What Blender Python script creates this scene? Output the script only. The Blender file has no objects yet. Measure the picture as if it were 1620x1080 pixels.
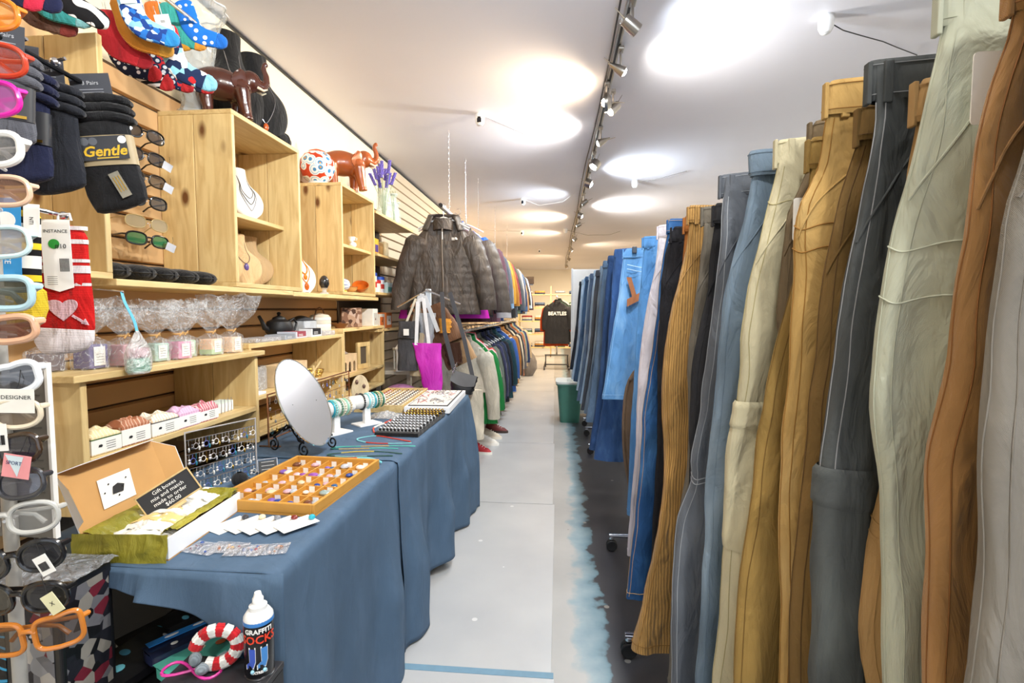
import bpy, math, random
from mathutils import Vector, Matrix, noise
R = math.radians
PI = math.pi
rnd = random.Random(7)
SC = bpy.context.scene
COL = SC.collection

# ------------------------------------------------------------------ camera, world, exposure
CAM_Z = 1.32
cam_d = bpy.data.cameras.new('camera')
cam_d.sensor_width = 36.0
cam_d.lens = 36.0 * 800.0 / 1620.0
cam_d.clip_start = 0.02
cam = bpy.data.objects.new('camera', cam_d)
COL.objects.link(cam)
cam.location = (0, 0, CAM_Z)
cam.rotation_euler = (R(90 - 3.562), 0, R(5.214))
SC.camera = cam
world = bpy.data.worlds.new('world')
SC.world = world
world.use_nodes = True
world.node_tree.nodes['Background'].inputs[0].default_value = (0.80, 0.88, 1.0, 1)
world.node_tree.nodes['Background'].inputs[1].default_value = 1.2
vs = SC.view_settings
vs.view_transform = 'Standard'
vs.look = 'None'
vs.exposure = 0.85
vs.gamma = 1.0
vs.use_curve_mapping = False
SC.cycles.use_denoising = True
SC.cycles.max_bounces = 8
SC.cycles.transparent_max_bounces = 24
SC.cycles.sample_clamp_indirect = 6.0
LAMP = 34.0          # watts of one track lamp

# ------------------------------------------------------------------ mesh helpers
class MB:
    def __init__(s):
        s.v = []; s.f = []; s.m = []; s.cur = 0
    def add(s, vs_, fs_):
        o = len(s.v); s.v += [tuple(p) for p in vs_]
        for q in fs_:
            s.f.append([i + o for i in q]); s.m.append(s.cur)
        return s
    def box(s, x0, y0, z0, x1, y1, z1):
        x0, x1 = min(x0, x1), max(x0, x1); y0, y1 = min(y0, y1), max(y0, y1); z0, z1 = min(z0, z1), max(z0, z1)
        return s.add([(x0,y0,z0),(x1,y0,z0),(x1,y1,z0),(x0,y1,z0),(x0,y0,z1),(x1,y0,z1),(x1,y1,z1),(x0,y1,z1)],
                     [(0,3,2,1),(4,5,6,7),(0,1,5,4),(1,2,6,5),(2,3,7,6),(3,0,4,7)])
    def cbox(s, cx, cy, cz, wx, wy, wz):
        return s.box(cx-wx/2, cy-wy/2, cz-wz/2, cx+wx/2, cy+wy/2, cz+wz/2)
    def obox(s, c, a, b, d):
        c, a, b, d = Vector(c), Vector(a), Vector(b), Vector(d)
        P = [c-a-b-d, c+a-b-d, c+a+b-d, c-a+b-d, c-a-b+d, c+a-b+d, c+a+b+d, c-a+b+d]
        return s.add(P, [(0,3,2,1),(4,5,6,7),(0,1,5,4),(1,2,6,5),(2,3,7,6),(3,0,4,7)])
    def tube(s, pts, r, n=8, closed=False, caps=True):
        pts = [Vector(p) for p in pts]; k = len(pts)
        rs = r if isinstance(r, (list, tuple)) else [r]*k
        rows = []; prev = None
        for i in range(k):
            if closed: t = pts[(i+1) % k] - pts[i-1]
            else: t = pts[min(i+1, k-1)] - pts[max(i-1, 0)]
            if t.length < 1e-9: t = Vector((0,0,1))
            t.normalize()
            if prev is None:
                u = t.orthogonal().normalized()
            else:
                u = prev - t*prev.dot(t)
                u = u.normalized() if u.length > 1e-6 else t.orthogonal().normalized()
            prev = u; w = t.cross(u)
            rows.append([pts[i] + (u*math.cos(2*PI*j/n) + w*math.sin(2*PI*j/n))*rs[i] for j in range(n)])
        o = len(s.v)
        for row in rows: s.v += [tuple(p) for p in row]
        m = k if closed else k-1
        for i in range(m):
            a = o + i*n; b = o + ((i+1) % k)*n
            for j in range(n):
                s.f.append([a+j, a+(j+1) % n, b+(j+1) % n, b+j]); s.m.append(s.cur)
        if caps and not closed:
            s.f.append([o+j for j in range(n)][::-1]); s.m.append(s.cur)
            s.f.append([o+(k-1)*n+j for j in range(n)]); s.m.append(s.cur)
        return s
    def lathe(s, prof, n=24, c=(0,0,0), sx=1, sy=1, mat=None):
        rows = []
        for (r, z) in prof:
            rows.append([(r*sx*math.cos(2*PI*j/n), r*sy*math.sin(2*PI*j/n), z) for j in range(n)])
        P = []
        for row in rows: P += row
        if mat is not None: P = [mat @ Vector(p) for p in P]
        P = [(p[0]+c[0], p[1]+c[1], p[2]+c[2]) for p in P]
        F = []
        for i in range(len(prof)-1):
            for j in range(n):
                F.append((i*n+j, i*n+(j+1) % n, (i+1)*n+(j+1) % n, (i+1)*n+j))
        if prof[0][0] > 1e-5: F.append(tuple(range(n))[::-1])
        if prof[-1][0] > 1e-5: F.append(tuple((len(prof)-1)*n+j for j in range(n)))
        return s.add(P, F)
    def grid(s, fn, nu, nv, closeu=False):
        P = [fn(i/nu, j/nv) for j in range(nv+1) for i in range(nu if closeu else nu+1)]
        w = nu if closeu else nu+1
        F = []
        for j in range(nv):
            for i in range(nu):
                F.append((j*w+i, j*w+(i+1) % w, (j+1)*w+(i+1) % w, (j+1)*w+i))
        return s.add(P, F)
    def sheet(s, fn, nu, nv, t):
        """a grid given thickness t along its normals (closed shell)"""
        P = [Vector(fn(i/nu, j/nv)) for j in range(nv+1) for i in range(nu+1)]
        w = nu+1; N = []
        for j in range(nv+1):
            for i in range(nu+1):
                a = P[j*w+min(i+1,nu)] - P[j*w+max(i-1,0)]; b = P[min(j+1,nv)*w+i] - P[max(j-1,0)*w+i]
                q = a.cross(b); N.append(q.normalized() if q.length > 1e-12 else Vector((0,0,1)))
        o = len(P); V = P + [p - n*t for p, n in zip(P, N)]
        F = []
        for j in range(nv):
            for i in range(nu):
                q = (j*w+i, j*w+i+1, (j+1)*w+i+1, (j+1)*w+i)
                F.append(q); F.append(tuple(x+o for x in q[::-1]))
        edge = [i for i in range(nu+1)] + [j*w+nu for j in range(1, nv+1)] + [nv*w+i for i in range(nu-1,-1,-1)] + [j*w for j in range(nv-1,0,-1)]
        for a, b in zip(edge, edge[1:]+edge[:1]): F.append((b, a, a+o, b+o))
        return s.add(V, F)
    def prism(s, pts, t, o=(0,0,0), u=(1,0,0), v=(0,0,1), w=None):
        u, v, o = Vector(u), Vector(v), Vector(o)
        w = Vector(w) if w is not None else u.cross(v)
        n = len(pts)
        A = [o + u*p[0] + v*p[1] + w*(t/2) for p in pts]; B = [o + u*p[0] + v*p[1] - w*(t/2) for p in pts]
        F = [tuple(range(n)), tuple(range(n, 2*n))[::-1]]
        for i in range(n): j = (i+1) % n; F.append((j, i, i+n, j+n))
        return s.add(A+B, F)
    def ball(s, c, r, n=12, m=8):
        if not isinstance(r, (tuple, list)): r = (r, r, r)
        P = [(c[0], c[1], c[2]-r[2])]
        for i in range(1, m):
            a = -PI/2 + PI*i/m
            for j in range(n):
                b = 2*PI*j/n
                P.append((c[0]+r[0]*math.cos(a)*math.cos(b), c[1]+r[1]*math.cos(a)*math.sin(b), c[2]+r[2]*math.sin(a)))
        P.append((c[0], c[1], c[2]+r[2])); F = []
        for j in range(n): F.append((0, 1+(j+1) % n, 1+j))
        for i in range(m-2):
            for j in range(n): F.append((1+i*n+j, 1+i*n+(j+1) % n, 1+(i+1)*n+(j+1) % n, 1+(i+1)*n+j))
        L = len(P)-1
        for j in range(n): F.append((L, 1+(m-2)*n+j, 1+(m-2)*n+(j+1) % n))
        return s.add(P, F)
    def xf(s, M4):
        s.v = [tuple(M4 @ Vector(p)) for p in s.v]; return s
    def mesh(s, name, mats, smooth=False, angle=40):
        me = bpy.data.meshes.new(name)
        me.from_pydata(s.v, [], s.f)
        if not isinstance(mats, (list, tuple)): mats = [mats]
        for q in mats: me.materials.append(q)
        if len(mats) > 1: me.polygons.foreach_set('material_index', s.m)
        if smooth:
            me.polygons.foreach_set('use_smooth', [True]*len(me.polygons))
            me.update()
            if angle < 180: me.set_sharp_from_angle(angle=R(angle))
        me.update()
        return me
    def build(s, name, mat, parent=None, smooth=False, bevel=0, angle=40, sub=0):
        return link(name, s.mesh(name, mat, smooth, angle), parent, bevel, sub)

def link(name, me, parent=None, bevel=0, sub=0):
    o = bpy.data.objects.new(name, me); COL.objects.link(o)
    if parent is not None: o.parent = parent
    if bevel:
        b = o.modifiers.new('bevel', 'BEVEL'); b.width = bevel; b.segments = 2; b.limit_method = 'ANGLE'
    if sub:
        q = o.modifiers.new('sub', 'SUBSURF'); q.levels = sub; q.render_levels = sub
    return o
def tag(o, label=None, cat=None, group=None, kind=None):
    if label: o['label'] = label
    if cat: o['category'] = cat
    if group: o['group'] = group
    if kind: o['kind'] = kind
    return o
def thing(name, label, cat, loc=(0,0,0), rz=0, group=None, rot=None, scale=1):
    o = bpy.data.objects.new(name, None); COL.objects.link(o)
    o.empty_display_size = 0.05
    o.location = loc; o.rotation_euler = rot if rot else (0, 0, rz); o.scale = (scale,)*3
    return tag(o, label, cat, group)
def children(o): return [c for c in bpy.data.objects if c.parent == o]
_kids = {}
def copy_tree(o, parent=None):
    c = o.copy(); COL.objects.link(c)
    if parent is not None: c.parent = parent
    for ch in list(o.children): copy_tree(ch, c)
    return c
def struct(o): o['kind'] = 'structure'; return o
def place(o, loc, rz=0, rot=None, scale=None):
    o.location = loc; o.rotation_euler = rot if rot else (0, 0, rz)
    if scale: o.scale = (scale,)*3 if not isinstance(scale, tuple) else scale
    return o
def lerp(a, b, t): return a + (b-a)*t
def interp(tab, x):
    if x <= tab[0][0]: return tab[0][1]
    for (a, p), (b, q) in zip(tab, tab[1:]):
        if x <= b:
            t = (x-a)/(b-a) if b > a else 0
            return p + (q-p)*t
    return tab[-1][1]
def sinterp(tab, x):
    if x <= tab[0][0]: return tab[0][1]
    n = len(tab)
    for i in range(n-1):
        a, p = tab[i]; b, q = tab[i+1]
        if x <= b:
            t = (x-a)/(b-a)
            m0 = (q-tab[i-1][1])/(b-tab[i-1][0]) if i > 0 else (q-p)/(b-a)
            m1 = (tab[i+2][1]-p)/(tab[i+2][0]-a) if i < n-2 else (q-p)/(b-a)
            h = b-a
            return (2*t**3-3*t**2+1)*p + (t**3-2*t**2+t)*h*m0 + (-2*t**3+3*t**2)*q + (t**3-t**2)*h*m1
    return tab[-1][1]
def nz(x, y=0, z=0, s=1): return noise.noise(Vector((x*s, y*s, z*s)))

FONT_CACHE = {}
def text_mesh(txt, size, mat, thick=0.0004, align='CENTER', shear=0, bold=0):
    cu = bpy.data.curves.new('text', 'FONT'); cu.body = txt; cu.size = size; cu.align_x = align; cu.align_y = 'CENTER'
    cu.extrude = thick; cu.shear = shear; cu.resolution_u = 2; cu.offset = bold
    ob = bpy.data.objects.new('text', cu); COL.objects.link(ob)
    dg = bpy.context.evaluated_depsgraph_get(); dg.update()
    me = bpy.data.meshes.new_from_object(ob.evaluated_get(dg))
    bpy.data.objects.remove(ob); bpy.data.curves.remove(cu)
    me.materials.clear(); me.materials.append(mat)
    return me
def lettering(txt, size, mat, o, u, v, parent=None, name='lettering', **k):
    """text whose baseline runs along u and whose upright is v, centred at o (parent's space)"""
    me = text_mesh(txt, size, mat, **k)
    u = Vector(u).normalized(); v = Vector(v); v = (v - u*v.dot(u)).normalized(); w = u.cross(v)
    M4 = Matrix(((u.x, v.x, w.x, o[0]), (u.y, v.y, w.y, o[1]), (u.z, v.z, w.z, o[2]), (0,0,0,1)))
    me.transform(M4)
    return link(name, me, parent)

# ------------------------------------------------------------------ materials
MATS = {}
def _new(name):
    m = bpy.data.materials.new(name); m.use_nodes = True
    nt = m.node_tree; b = nt.nodes['Principled BSDF']
    return m, nt, b, nt.nodes.new, nt.links.new
def srgb(c):
    if isinstance(c, str):
        c = [int(c[i:i+2], 16)/255 for i in (0, 2, 4)]
    return tuple(x/12.92 if x <= 0.04045 else ((x+0.055)/1.055)**2.4 for x in c)
def c4(c): return (*srgb(c), 1)
def plain(c, rough=0.5, metal=0.0, var=0.06, scale=30, bump=0.0, bscale=200, coat=0, name='plain', spec=0.5):
    key = (name, str(c), rough, metal, var, scale, bump, bscale, coat)
    if key in MATS: return MATS[key]
    m, nt, b, N, L = _new(name)
    b.inputs['Roughness'].default_value = rough; b.inputs['Metallic'].default_value = metal
    b.inputs['Coat Weight'].default_value = coat; b.inputs['Specular IOR Level'].default_value = spec
    tc = N('ShaderNodeTexCoord')
    n = N('ShaderNodeTexNoise'); n.inputs['Scale'].default_value = scale; n.inputs['Detail'].default_value = 3
    L(tc.outputs['Object'], n.inputs['Vector'])
    mr = N('ShaderNodeMapRange'); mr.inputs['To Min'].default_value = 1-var*2; mr.inputs['To Max'].default_value = 1+var*2
    L(n.outputs['Fac'], mr.inputs['Value'])
    mx = N('ShaderNodeMix'); mx.data_type = 'RGBA'; mx.blend_type = 'MULTIPLY'; mx.inputs[0].default_value = 1
    mx.inputs[6].default_value = c4(c); L(mr.outputs[0], mx.inputs[7]); L(mx.outputs[2], b.inputs['Base Color'])
    if bump:
        n2 = N('ShaderNodeTexNoise'); n2.inputs['Scale'].default_value = bscale; n2.inputs['Detail'].default_value = 4
        L(tc.outputs['Object'], n2.inputs['Vector'])
        bp = N('ShaderNodeBump'); bp.inputs['Strength'].default_value = bump; bp.inputs['Distance'].default_value = 0.002
        L(n2.outputs['Fac'], bp.inputs['Height']); L(bp.outputs[0], b.inputs['Normal'])
    MATS[key] = m
    return m
def metal(c, rough=0.3, name='metal'): return plain(c, rough, 1.0, 0.05, 60, name=name)
def fabric(c, c2=None, kind='twill', rough=0.85, fade=0.25, wr=0.85, name='fabric'):
    """woven cloth: fading blotches, wrinkle relief, fine weave. kinds: twill, denim, cord, knit, nylon, suede"""
    key = ('fabric', str(c), str(c2), kind, rough, fade, wr)
    if key in MATS: return MATS[key]
    m, nt, b, N, L = _new(name)
    b.inputs['Roughness'].default_value = rough
    b.inputs['Specular IOR Level'].default_value = 0.25 if kind != 'nylon' else 0.5
    b.inputs['Sheen Weight'].default_value = 0.15 if kind in ('suede', 'knit', 'cord') else 0.0
    tc = N('ShaderNodeTexCoord')
    mp = N('ShaderNodeMapping'); mp.inputs['Scale'].default_value = (1, 1, 0.35)
    L(tc.outputs['Object'], mp.inputs['Vector'])
    n = N('ShaderNodeTexNoise'); n.inputs['Scale'].default_value = 14; n.inputs['Detail'].default_value = 5
    L(mp.outputs[0], n.inputs['Vector'])
    rp = N('ShaderNodeValToRGB'); rp.color_ramp.elements[0].position = 0.32; rp.color_ramp.elements[1].position = 0.72
    base = srgb(c); alt = srgb(c2) if c2 else tuple(min(1, x*(1+fade*1.3)+0.01*fade) for x in base)
    low = tuple(x*(1-fade*0.55) for x in base)
    rp.color_ramp.elements[0].color = (*low, 1); rp.color_ramp.elements[1].color = (*alt, 1)
    e = rp.color_ramp.elements.new(0.5); e.color = (*base, 1)
    L(n.outputs['Fac'], rp.inputs[0])
    w = N('ShaderNodeTexWave'); w.wave_type = 'BANDS'
    wm = N('ShaderNodeMapping'); L(tc.outputs['Object'], wm.inputs['Vector'])
    if kind == 'cord': w.inputs['Scale'].default_value = 60; wm.inputs['Rotation'].default_value = (0, 0, R(40)); w.bands_direction = 'X'
    elif kind == 'knit': w.inputs['Scale'].default_value = 90; w.bands_direction = 'Z'
    else: w.inputs['Scale'].default_value = 420; wm.inputs['Rotation'].default_value = (0, R(35), R(30)); w.bands_direction = 'X'
    w.inputs['Distortion'].default_value = 0.6
    L(wm.outputs[0], w.inputs['Vector'])
    mx = N('ShaderNodeMix'); mx.data_type = 'RGBA'; mx.blend_type = 'MULTIPLY'
    mx.inputs[0].default_value = {'denim': .35, 'cord': .5, 'knit': .3, 'nylon': .0, 'suede': .1}.get(kind, .18)
    L(rp.outputs[0], mx.inputs[6]); L(w.outputs['Color'], mx.inputs[7])
    L(mx.outputs[2], b.inputs['Base Color'])
    n2 = N('ShaderNodeTexNoise'); n2.inputs['Scale'].default_value = 22; n2.inputs['Detail'].default_value = 6; n2.inputs['Distortion'].default_value = 0.7
    L(mp.outputs[0], n2.inputs['Vector'])
    b1 = N('ShaderNodeBump'); b1.inputs['Strength'].default_value = wr; b1.inputs['Distance'].default_value = 0.02
    L(n2.outputs['Fac'], b1.inputs['Height'])
    b2 = N('ShaderNodeBump'); b2.inputs['Strength'].default_value = 0.35 if kind != 'nylon' else 0.05; b2.inputs['Distance'].default_value = 0.001 if kind != 'cord' else 0.003
    L(w.outputs['Fac'], b2.inputs['Height']); L(b1.outputs[0], b2.inputs['Normal']); L(b2.outputs[0], b.inputs['Normal'])
    MATS[key] = m
    return m
def pine(axis='Z', tint=(0.87, 0.77, 0.55), dark=(0.70, 0.54, 0.30)):
    key = ('pine', axis, tint)
    if key in MATS: return MATS[key]
    m, nt, b, N, L = _new('pine_wood')
    b.inputs['Roughness'].default_value = 0.5
    g = N('ShaderNodeNewGeometry')
    st = {'X': (.12, 1, 1), 'Y': (1, .12, 1), 'Z': (1, 1, .12)}[axis]
    mp = N('ShaderNodeMapping'); mp.inputs['Scale'].default_value = st; L(g.outputs['Position'], mp.inputs['Vector'])
    oi = N('ShaderNodeObjectInfo')
    ad = N('ShaderNodeVectorMath'); ad.operation = 'ADD'; L(mp.outputs[0], ad.inputs[0])
    sc = N('ShaderNodeMath'); sc.operation = 'MULTIPLY'; sc.inputs[1].default_value = 7.0
    L(oi.outputs['Random'], sc.inputs[0]); L(sc.outputs[0], ad.inputs[1])
    n = N('ShaderNodeTexNoise'); n.inputs['Scale'].default_value = 26; n.inputs['Detail'].default_value = 6; n.inputs['Distortion'].default_value = 1.6
    L(ad.outputs[0], n.inputs['Vector'])
    rp = N('ShaderNodeValToRGB'); rp.color_ramp.elements[0].position = 0.3; rp.color_ramp.elements[1].position = 0.62
    rp.color_ramp.elements[0].color = (*[lerp(a, c, .55) for a, c in zip(srgb(tint), srgb(dark))], 1)
    rp.color_ramp.elements[1].color = (*srgb(tint), 1)
    L(n.outputs['Fac'], rp.inputs[0])
    # board to board tone
    hv = N('ShaderNodeMapRange'); hv.inputs['To Min'].default_value = 0.86; hv.inputs['To Max'].default_value = 1.1
    L(oi.outputs['Random'], hv.inputs['Value'])
    mt = N('ShaderNodeMix'); mt.data_type = 'RGBA'; mt.blend_type = 'MULTIPLY'; mt.inputs[0].default_value = 1
    L(rp.outputs[0], mt.inputs[6]); L(hv.outputs[0], mt.inputs[7])
    # knots
    kst = {'X': (.5, 1, 1), 'Y': (1, .5, 1), 'Z': (1, 1, .5)}[axis]
    kp = N('ShaderNodeMapping'); kp.inputs['Scale'].default_value = kst; L(g.outputs['Position'], kp.inputs['Vector'])
    ka = N('ShaderNodeVectorMath'); ka.operation = 'ADD'; L(kp.outputs[0], ka.inputs[0]); L(sc.outputs[0], ka.inputs[1])
    v = N('ShaderNodeTexVoronoi'); v.inputs['Scale'].default_value = 7.5; L(ka.outputs[0], v.inputs['Vector'])
    kr = N('ShaderNodeValToRGB'); kr.color_ramp.elements[0].position = 0.07; kr.color_ramp.elements[1].position = 0.17
    kr.color_ramp.elements[0].color = (1, 1, 1, 1); kr.color_ramp.elements[1].color = (0, 0, 0, 1)
    L(v.outputs['Distance'], kr.inputs[0])
    mk = N('ShaderNodeMix'); mk.data_type = 'RGBA'; L(kr.outputs[0], mk.inputs[0]); L(mt.outputs[2], mk.inputs[6])
    mk.inputs[7].default_value = (*srgb((0.42, 0.26, 0.12)), 1)
    L(mk.outputs[2], b.inputs['Base Color'])
    bp = N('ShaderNodeBump'); bp.inputs['Strength'].default_value = 0.12; bp.inputs['Distance'].default_value = 0.002
    L(n.outputs['Fac'], bp.inputs['Height']); L(bp.outputs[0], b.inputs['Normal'])
    MATS[key] = m
    return m
def glass(c=(0.95, 0.97, 0.97), rough=0.02, alpha=0.2, name='clear_glass'):
    """thin clear sheet: mostly see-through with a glossy skin"""
    key = ('glass', str(c), rough, alpha)
    if key in MATS: return MATS[key]
    m, nt, b, N, L = _new(name)
    b.inputs['Base Color'].default_value = c4(c); b.inputs['Roughness'].default_value = rough
    b.inputs['Alpha'].default_value = alpha; b.inputs['Specular IOR Level'].default_value = 0.9
    MATS[key] = m
    return m
def film(c=(0.95, 0.96, 0.97), alpha=0.13, name='plastic_film'):
    """crumpled clear cellophane"""
    key = ('film', str(c), alpha)
    if key in MATS: return MATS[key]
    m, nt, b, N, L = _new(name)
    b.inputs['Base Color'].default_value = c4(c); b.inputs['Roughness'].default_value = 0.12; b.inputs['Specular IOR Level'].default_value = 1.0
    tc = N('ShaderNodeTexCoord')
    n = N('ShaderNodeTexNoise'); n.inputs['Scale'].default_value = 16; n.inputs['Detail'].default_value = 4; n.inputs['Distortion'].default_value = 3; L(tc.outputs['Object'], n.inputs['Vector'])
    bp = N('ShaderNodeBump'); bp.inputs['Strength'].default_value = 1.0; bp.inputs['Distance'].default_value = 0.03
    L(n.outputs['Fac'], bp.inputs['Height']); L(bp.outputs[0], b.inputs['Normal'])
    rp = N('ShaderNodeValToRGB'); e = rp.color_ramp.elements
    e[0].position = 0.44; e[0].color = (alpha,)*3+(1,); e[1].position = 0.56; e[1].color = (alpha,)*3+(1,)
    q = e.new(0.5); q.color = (min(1, alpha+.6),)*3+(1,); q = e.new(0.485); q.color = (alpha+.08,)*3+(1,); q = e.new(0.515); q.color = (alpha+.08,)*3+(1,)  # thin more opaque streaks, glare lines painted into the film
    L(n.outputs['Fac'], rp.inputs[0]); L(rp.outputs[0], b.inputs['Alpha'])
    MATS[key] = m
    return m
def emit(c, s, name='lamp_glow'):
    key = ('emit', str(c), s)
    if key in MATS: return MATS[key]
    m, nt, b, N, L = _new(name)
    b.inputs['Base Color'].default_value = c4(c); b.inputs['Emission Color'].default_value = c4(c); b.inputs['Emission Strength'].default_value = s
    MATS[key] = m
    return m
def pattern(kind, cols, scale=30, axis='Z', rough=0.85, name='patterned_knit'):
    """printed or knitted pattern. stripes / dots / zebra / floral"""
    key = ('pattern', kind, str(cols), scale, axis)
    if key in MATS: return MATS[key]
    m, nt, b, N, L = _new(name)
    b.inputs['Roughness'].default_value = rough; b.inputs['Specular IOR Level'].default_value = 0.25
    tc = N('ShaderNodeTexCoord')
    rp = N('ShaderNodeValToRGB'); rp.color_ramp.interpolation = 'CONSTANT'
    el = rp.color_ramp.elements
    if kind == 'stripes':
        sp = N('ShaderNodeSeparateXYZ'); L(tc.outputs['Object'], sp.inputs[0])
        mu = N('ShaderNodeMath'); mu.operation = 'MULTIPLY'; mu.inputs[1].default_value = scale; L(sp.outputs[axis], mu.inputs[0])
        fr = N('ShaderNodeMath'); fr.operation = 'FRACT'; L(mu.outputs[0], fr.inputs[0]); src = fr.outputs[0]
    elif kind == 'zebra':
        w = N('ShaderNodeTexWave'); w.inputs['Scale'].default_value = scale; w.inputs['Distortion'].default_value = 7; w.inputs['Detail'].default_value = 1.5; w.bands_direction = axis
        w.inputs['Detail Scale'].default_value = 1.2
        L(tc.outputs['Object'], w.inputs['Vector']); src = w.outputs['Fac']
    elif kind == 'floral':
        v = N('ShaderNodeTexVoronoi'); v.inputs['Scale'].default_value = scale; L(tc.outputs['Object'], v.inputs['Vector'])
        sp = N('ShaderNodeSeparateColor'); L(v.outputs['Color'], sp.inputs[0]); src = sp.outputs[0]
    else:
        v = N('ShaderNodeTexVoronoi'); v.inputs['Scale'].default_value = scale; v.inputs['Randomness'].default_value = 0.55; L(tc.outputs['Object'], v.inputs['Vector']); src = v.outputs['Distance']
    k = len(cols)
    stops = [i/k for i in range(k)] if kind != 'dots' else [0, .33, .6, .8][:k]
    el[0].position = 0; el[0].color = c4(cols[0]); el[1].position = stops[1] if k > 1 else 1; el[1].color = c4(cols[1 % k])
    for i in range(2, k):
        e = el.new(stops[i]); e.color = c4(cols[i])
    L(src, rp.inputs[0]); L(rp.outputs[0], b.inputs['Base Color'])
    w2 = N('ShaderNodeTexNoise'); w2.inputs['Scale'].default_value = 40; L(tc.outputs['Object'], w2.inputs['Vector'])
    bp = N('ShaderNodeBump'); bp.inputs['Strength'].default_value = 0.4; bp.inputs['Distance'].default_value = 0.004
    L(w2.outputs['Fac'], bp.inputs['Height']); L(bp.outputs[0], b.inputs['Normal'])
    MATS[key] = m
    return m
PV, PH, PX = pine('Z'), pine('Y'), pine('X')
BLACK = plain('16161a', .45); WHITE = plain('f2f2f0', .5, var=.02); CHROME = metal('d8d8dc', .18); STEEL = metal('9a9a9c', .35)
INK = plain('202022', .7, var=0); PAPER = plain('f4f3ee', .7, var=.02)
# ------------------------------------------------------------------ the room
CEIL = 2.74; WX = -1.64; RXW = 2.7; Y0 = -2.6; Y1 = 18.0
def floor_mat():
    m, nt, b, N, L = _new('worn_concrete')
    g = N('ShaderNodeNewGeometry'); sp = N('ShaderNodeSeparateXYZ'); L(g.outputs['Position'], sp.inputs[0])
    n = N('ShaderNodeTexNoise'); n.inputs['Scale'].default_value = 7; n.inputs['Detail'].default_value = 6; L(g.outputs['Position'], n.inputs['Vector'])
    n2 = N('ShaderNodeTexNoise'); n2.inputs['Scale'].default_value = 1.7; n2.inputs['Detail'].default_value = 4; L(g.outputs['Position'], n2.inputs['Vector'])
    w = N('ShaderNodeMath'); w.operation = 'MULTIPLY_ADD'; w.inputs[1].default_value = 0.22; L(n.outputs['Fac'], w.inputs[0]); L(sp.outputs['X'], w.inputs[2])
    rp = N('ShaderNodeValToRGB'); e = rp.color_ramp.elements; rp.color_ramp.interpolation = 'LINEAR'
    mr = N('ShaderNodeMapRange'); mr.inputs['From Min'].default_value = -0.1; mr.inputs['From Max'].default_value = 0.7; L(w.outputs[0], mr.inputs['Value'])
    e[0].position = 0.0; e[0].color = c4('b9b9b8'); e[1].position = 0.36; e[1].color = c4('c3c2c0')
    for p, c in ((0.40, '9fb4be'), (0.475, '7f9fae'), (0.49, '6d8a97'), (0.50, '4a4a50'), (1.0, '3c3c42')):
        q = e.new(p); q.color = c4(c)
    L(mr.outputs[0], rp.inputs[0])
    mx = N('ShaderNodeMix'); mx.data_type = 'RGBA'; mx.blend_type = 'MULTIPLY'; mx.inputs[0].default_value = .55
    L(rp.outputs[0], mx.inputs[6]); L(n2.outputs['Fac'], mx.inputs[7])
    r2 = N('ShaderNodeMix'); r2.data_type = 'RGBA'; r2.blend_type = 'MIX'
    v = N('ShaderNodeTexVoronoi'); v.inputs['Scale'].default_value = 5; L(g.outputs['Position'], v.inputs['Vector'])
    k = N('ShaderNodeMath'); k.operation = 'LESS_THAN'; k.inputs[1].default_value = 0.06; L(v.outputs['Distance'], k.inputs[0])
    L(k.outputs[0], r2.inputs[0]); L(mx.outputs[2], r2.inputs[6]); r2.inputs[7].default_value = c4('8a8782')
    L(r2.outputs[2], b.inputs['Base Color'])
    b.inputs['Roughness'].default_value = 0.38
    bp = N('ShaderNodeBump'); bp.inputs['Strength'].default_value = 0.2; bp.inputs['Distance'].default_value = 0.004
    L(n.outputs['Fac'], bp.inputs['Height']); L(bp.outputs[0], b.inputs['Normal'])
    return m
def panel_mat():
    m, nt, b, N, L = _new('painted_floor_board')
    g = N('ShaderNodeNewGeometry')
    n = N('ShaderNodeTexNoise'); n.inputs['Scale'].default_value = 2.2; n.inputs['Detail'].default_value = 6; L(g.outputs['Position'], n.inputs['Vector'])
    rp = N('ShaderNodeValToRGB'); e = rp.color_ramp.elements; e[0].position = .3; e[0].color = c4('b0b2b5'); e[1].position = .7; e[1].color = c4('bfc0c1')
    L(n.outputs['Fac'], rp.inputs[0])
    v = N('ShaderNodeTexVoronoi'); v.inputs['Scale'].default_value = 4.5; L(g.outputs['Position'], v.inputs['Vector'])
    k = N('ShaderNodeMath'); k.operation = 'LESS_THAN'; k.inputs[1].default_value = 0.055; L(v.outputs['Distance'], k.inputs[0])
    mx = N('ShaderNodeMix'); mx.data_type = 'RGBA'; L(k.outputs[0], mx.inputs[0]); L(rp.outputs[0], mx.inputs[6]); mx.inputs[7].default_value = c4('dadada')
    L(mx.outputs[2], b.inputs['Base Color']); b.inputs['Roughness'].default_value = 0.32
    n3 = N('ShaderNodeTexNoise'); n3.inputs['Scale'].default_value = 12; L(g.outputs['Position'], n3.inputs['Vector'])
    bp = N('ShaderNodeBump'); bp.inputs['Strength'].default_value = 0.12; bp.inputs['Distance'].default_value = 0.004; L(n3.outputs['Fac'], bp.inputs['Height']); L(bp.outputs[0], b.inputs['Normal'])
    return m
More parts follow.
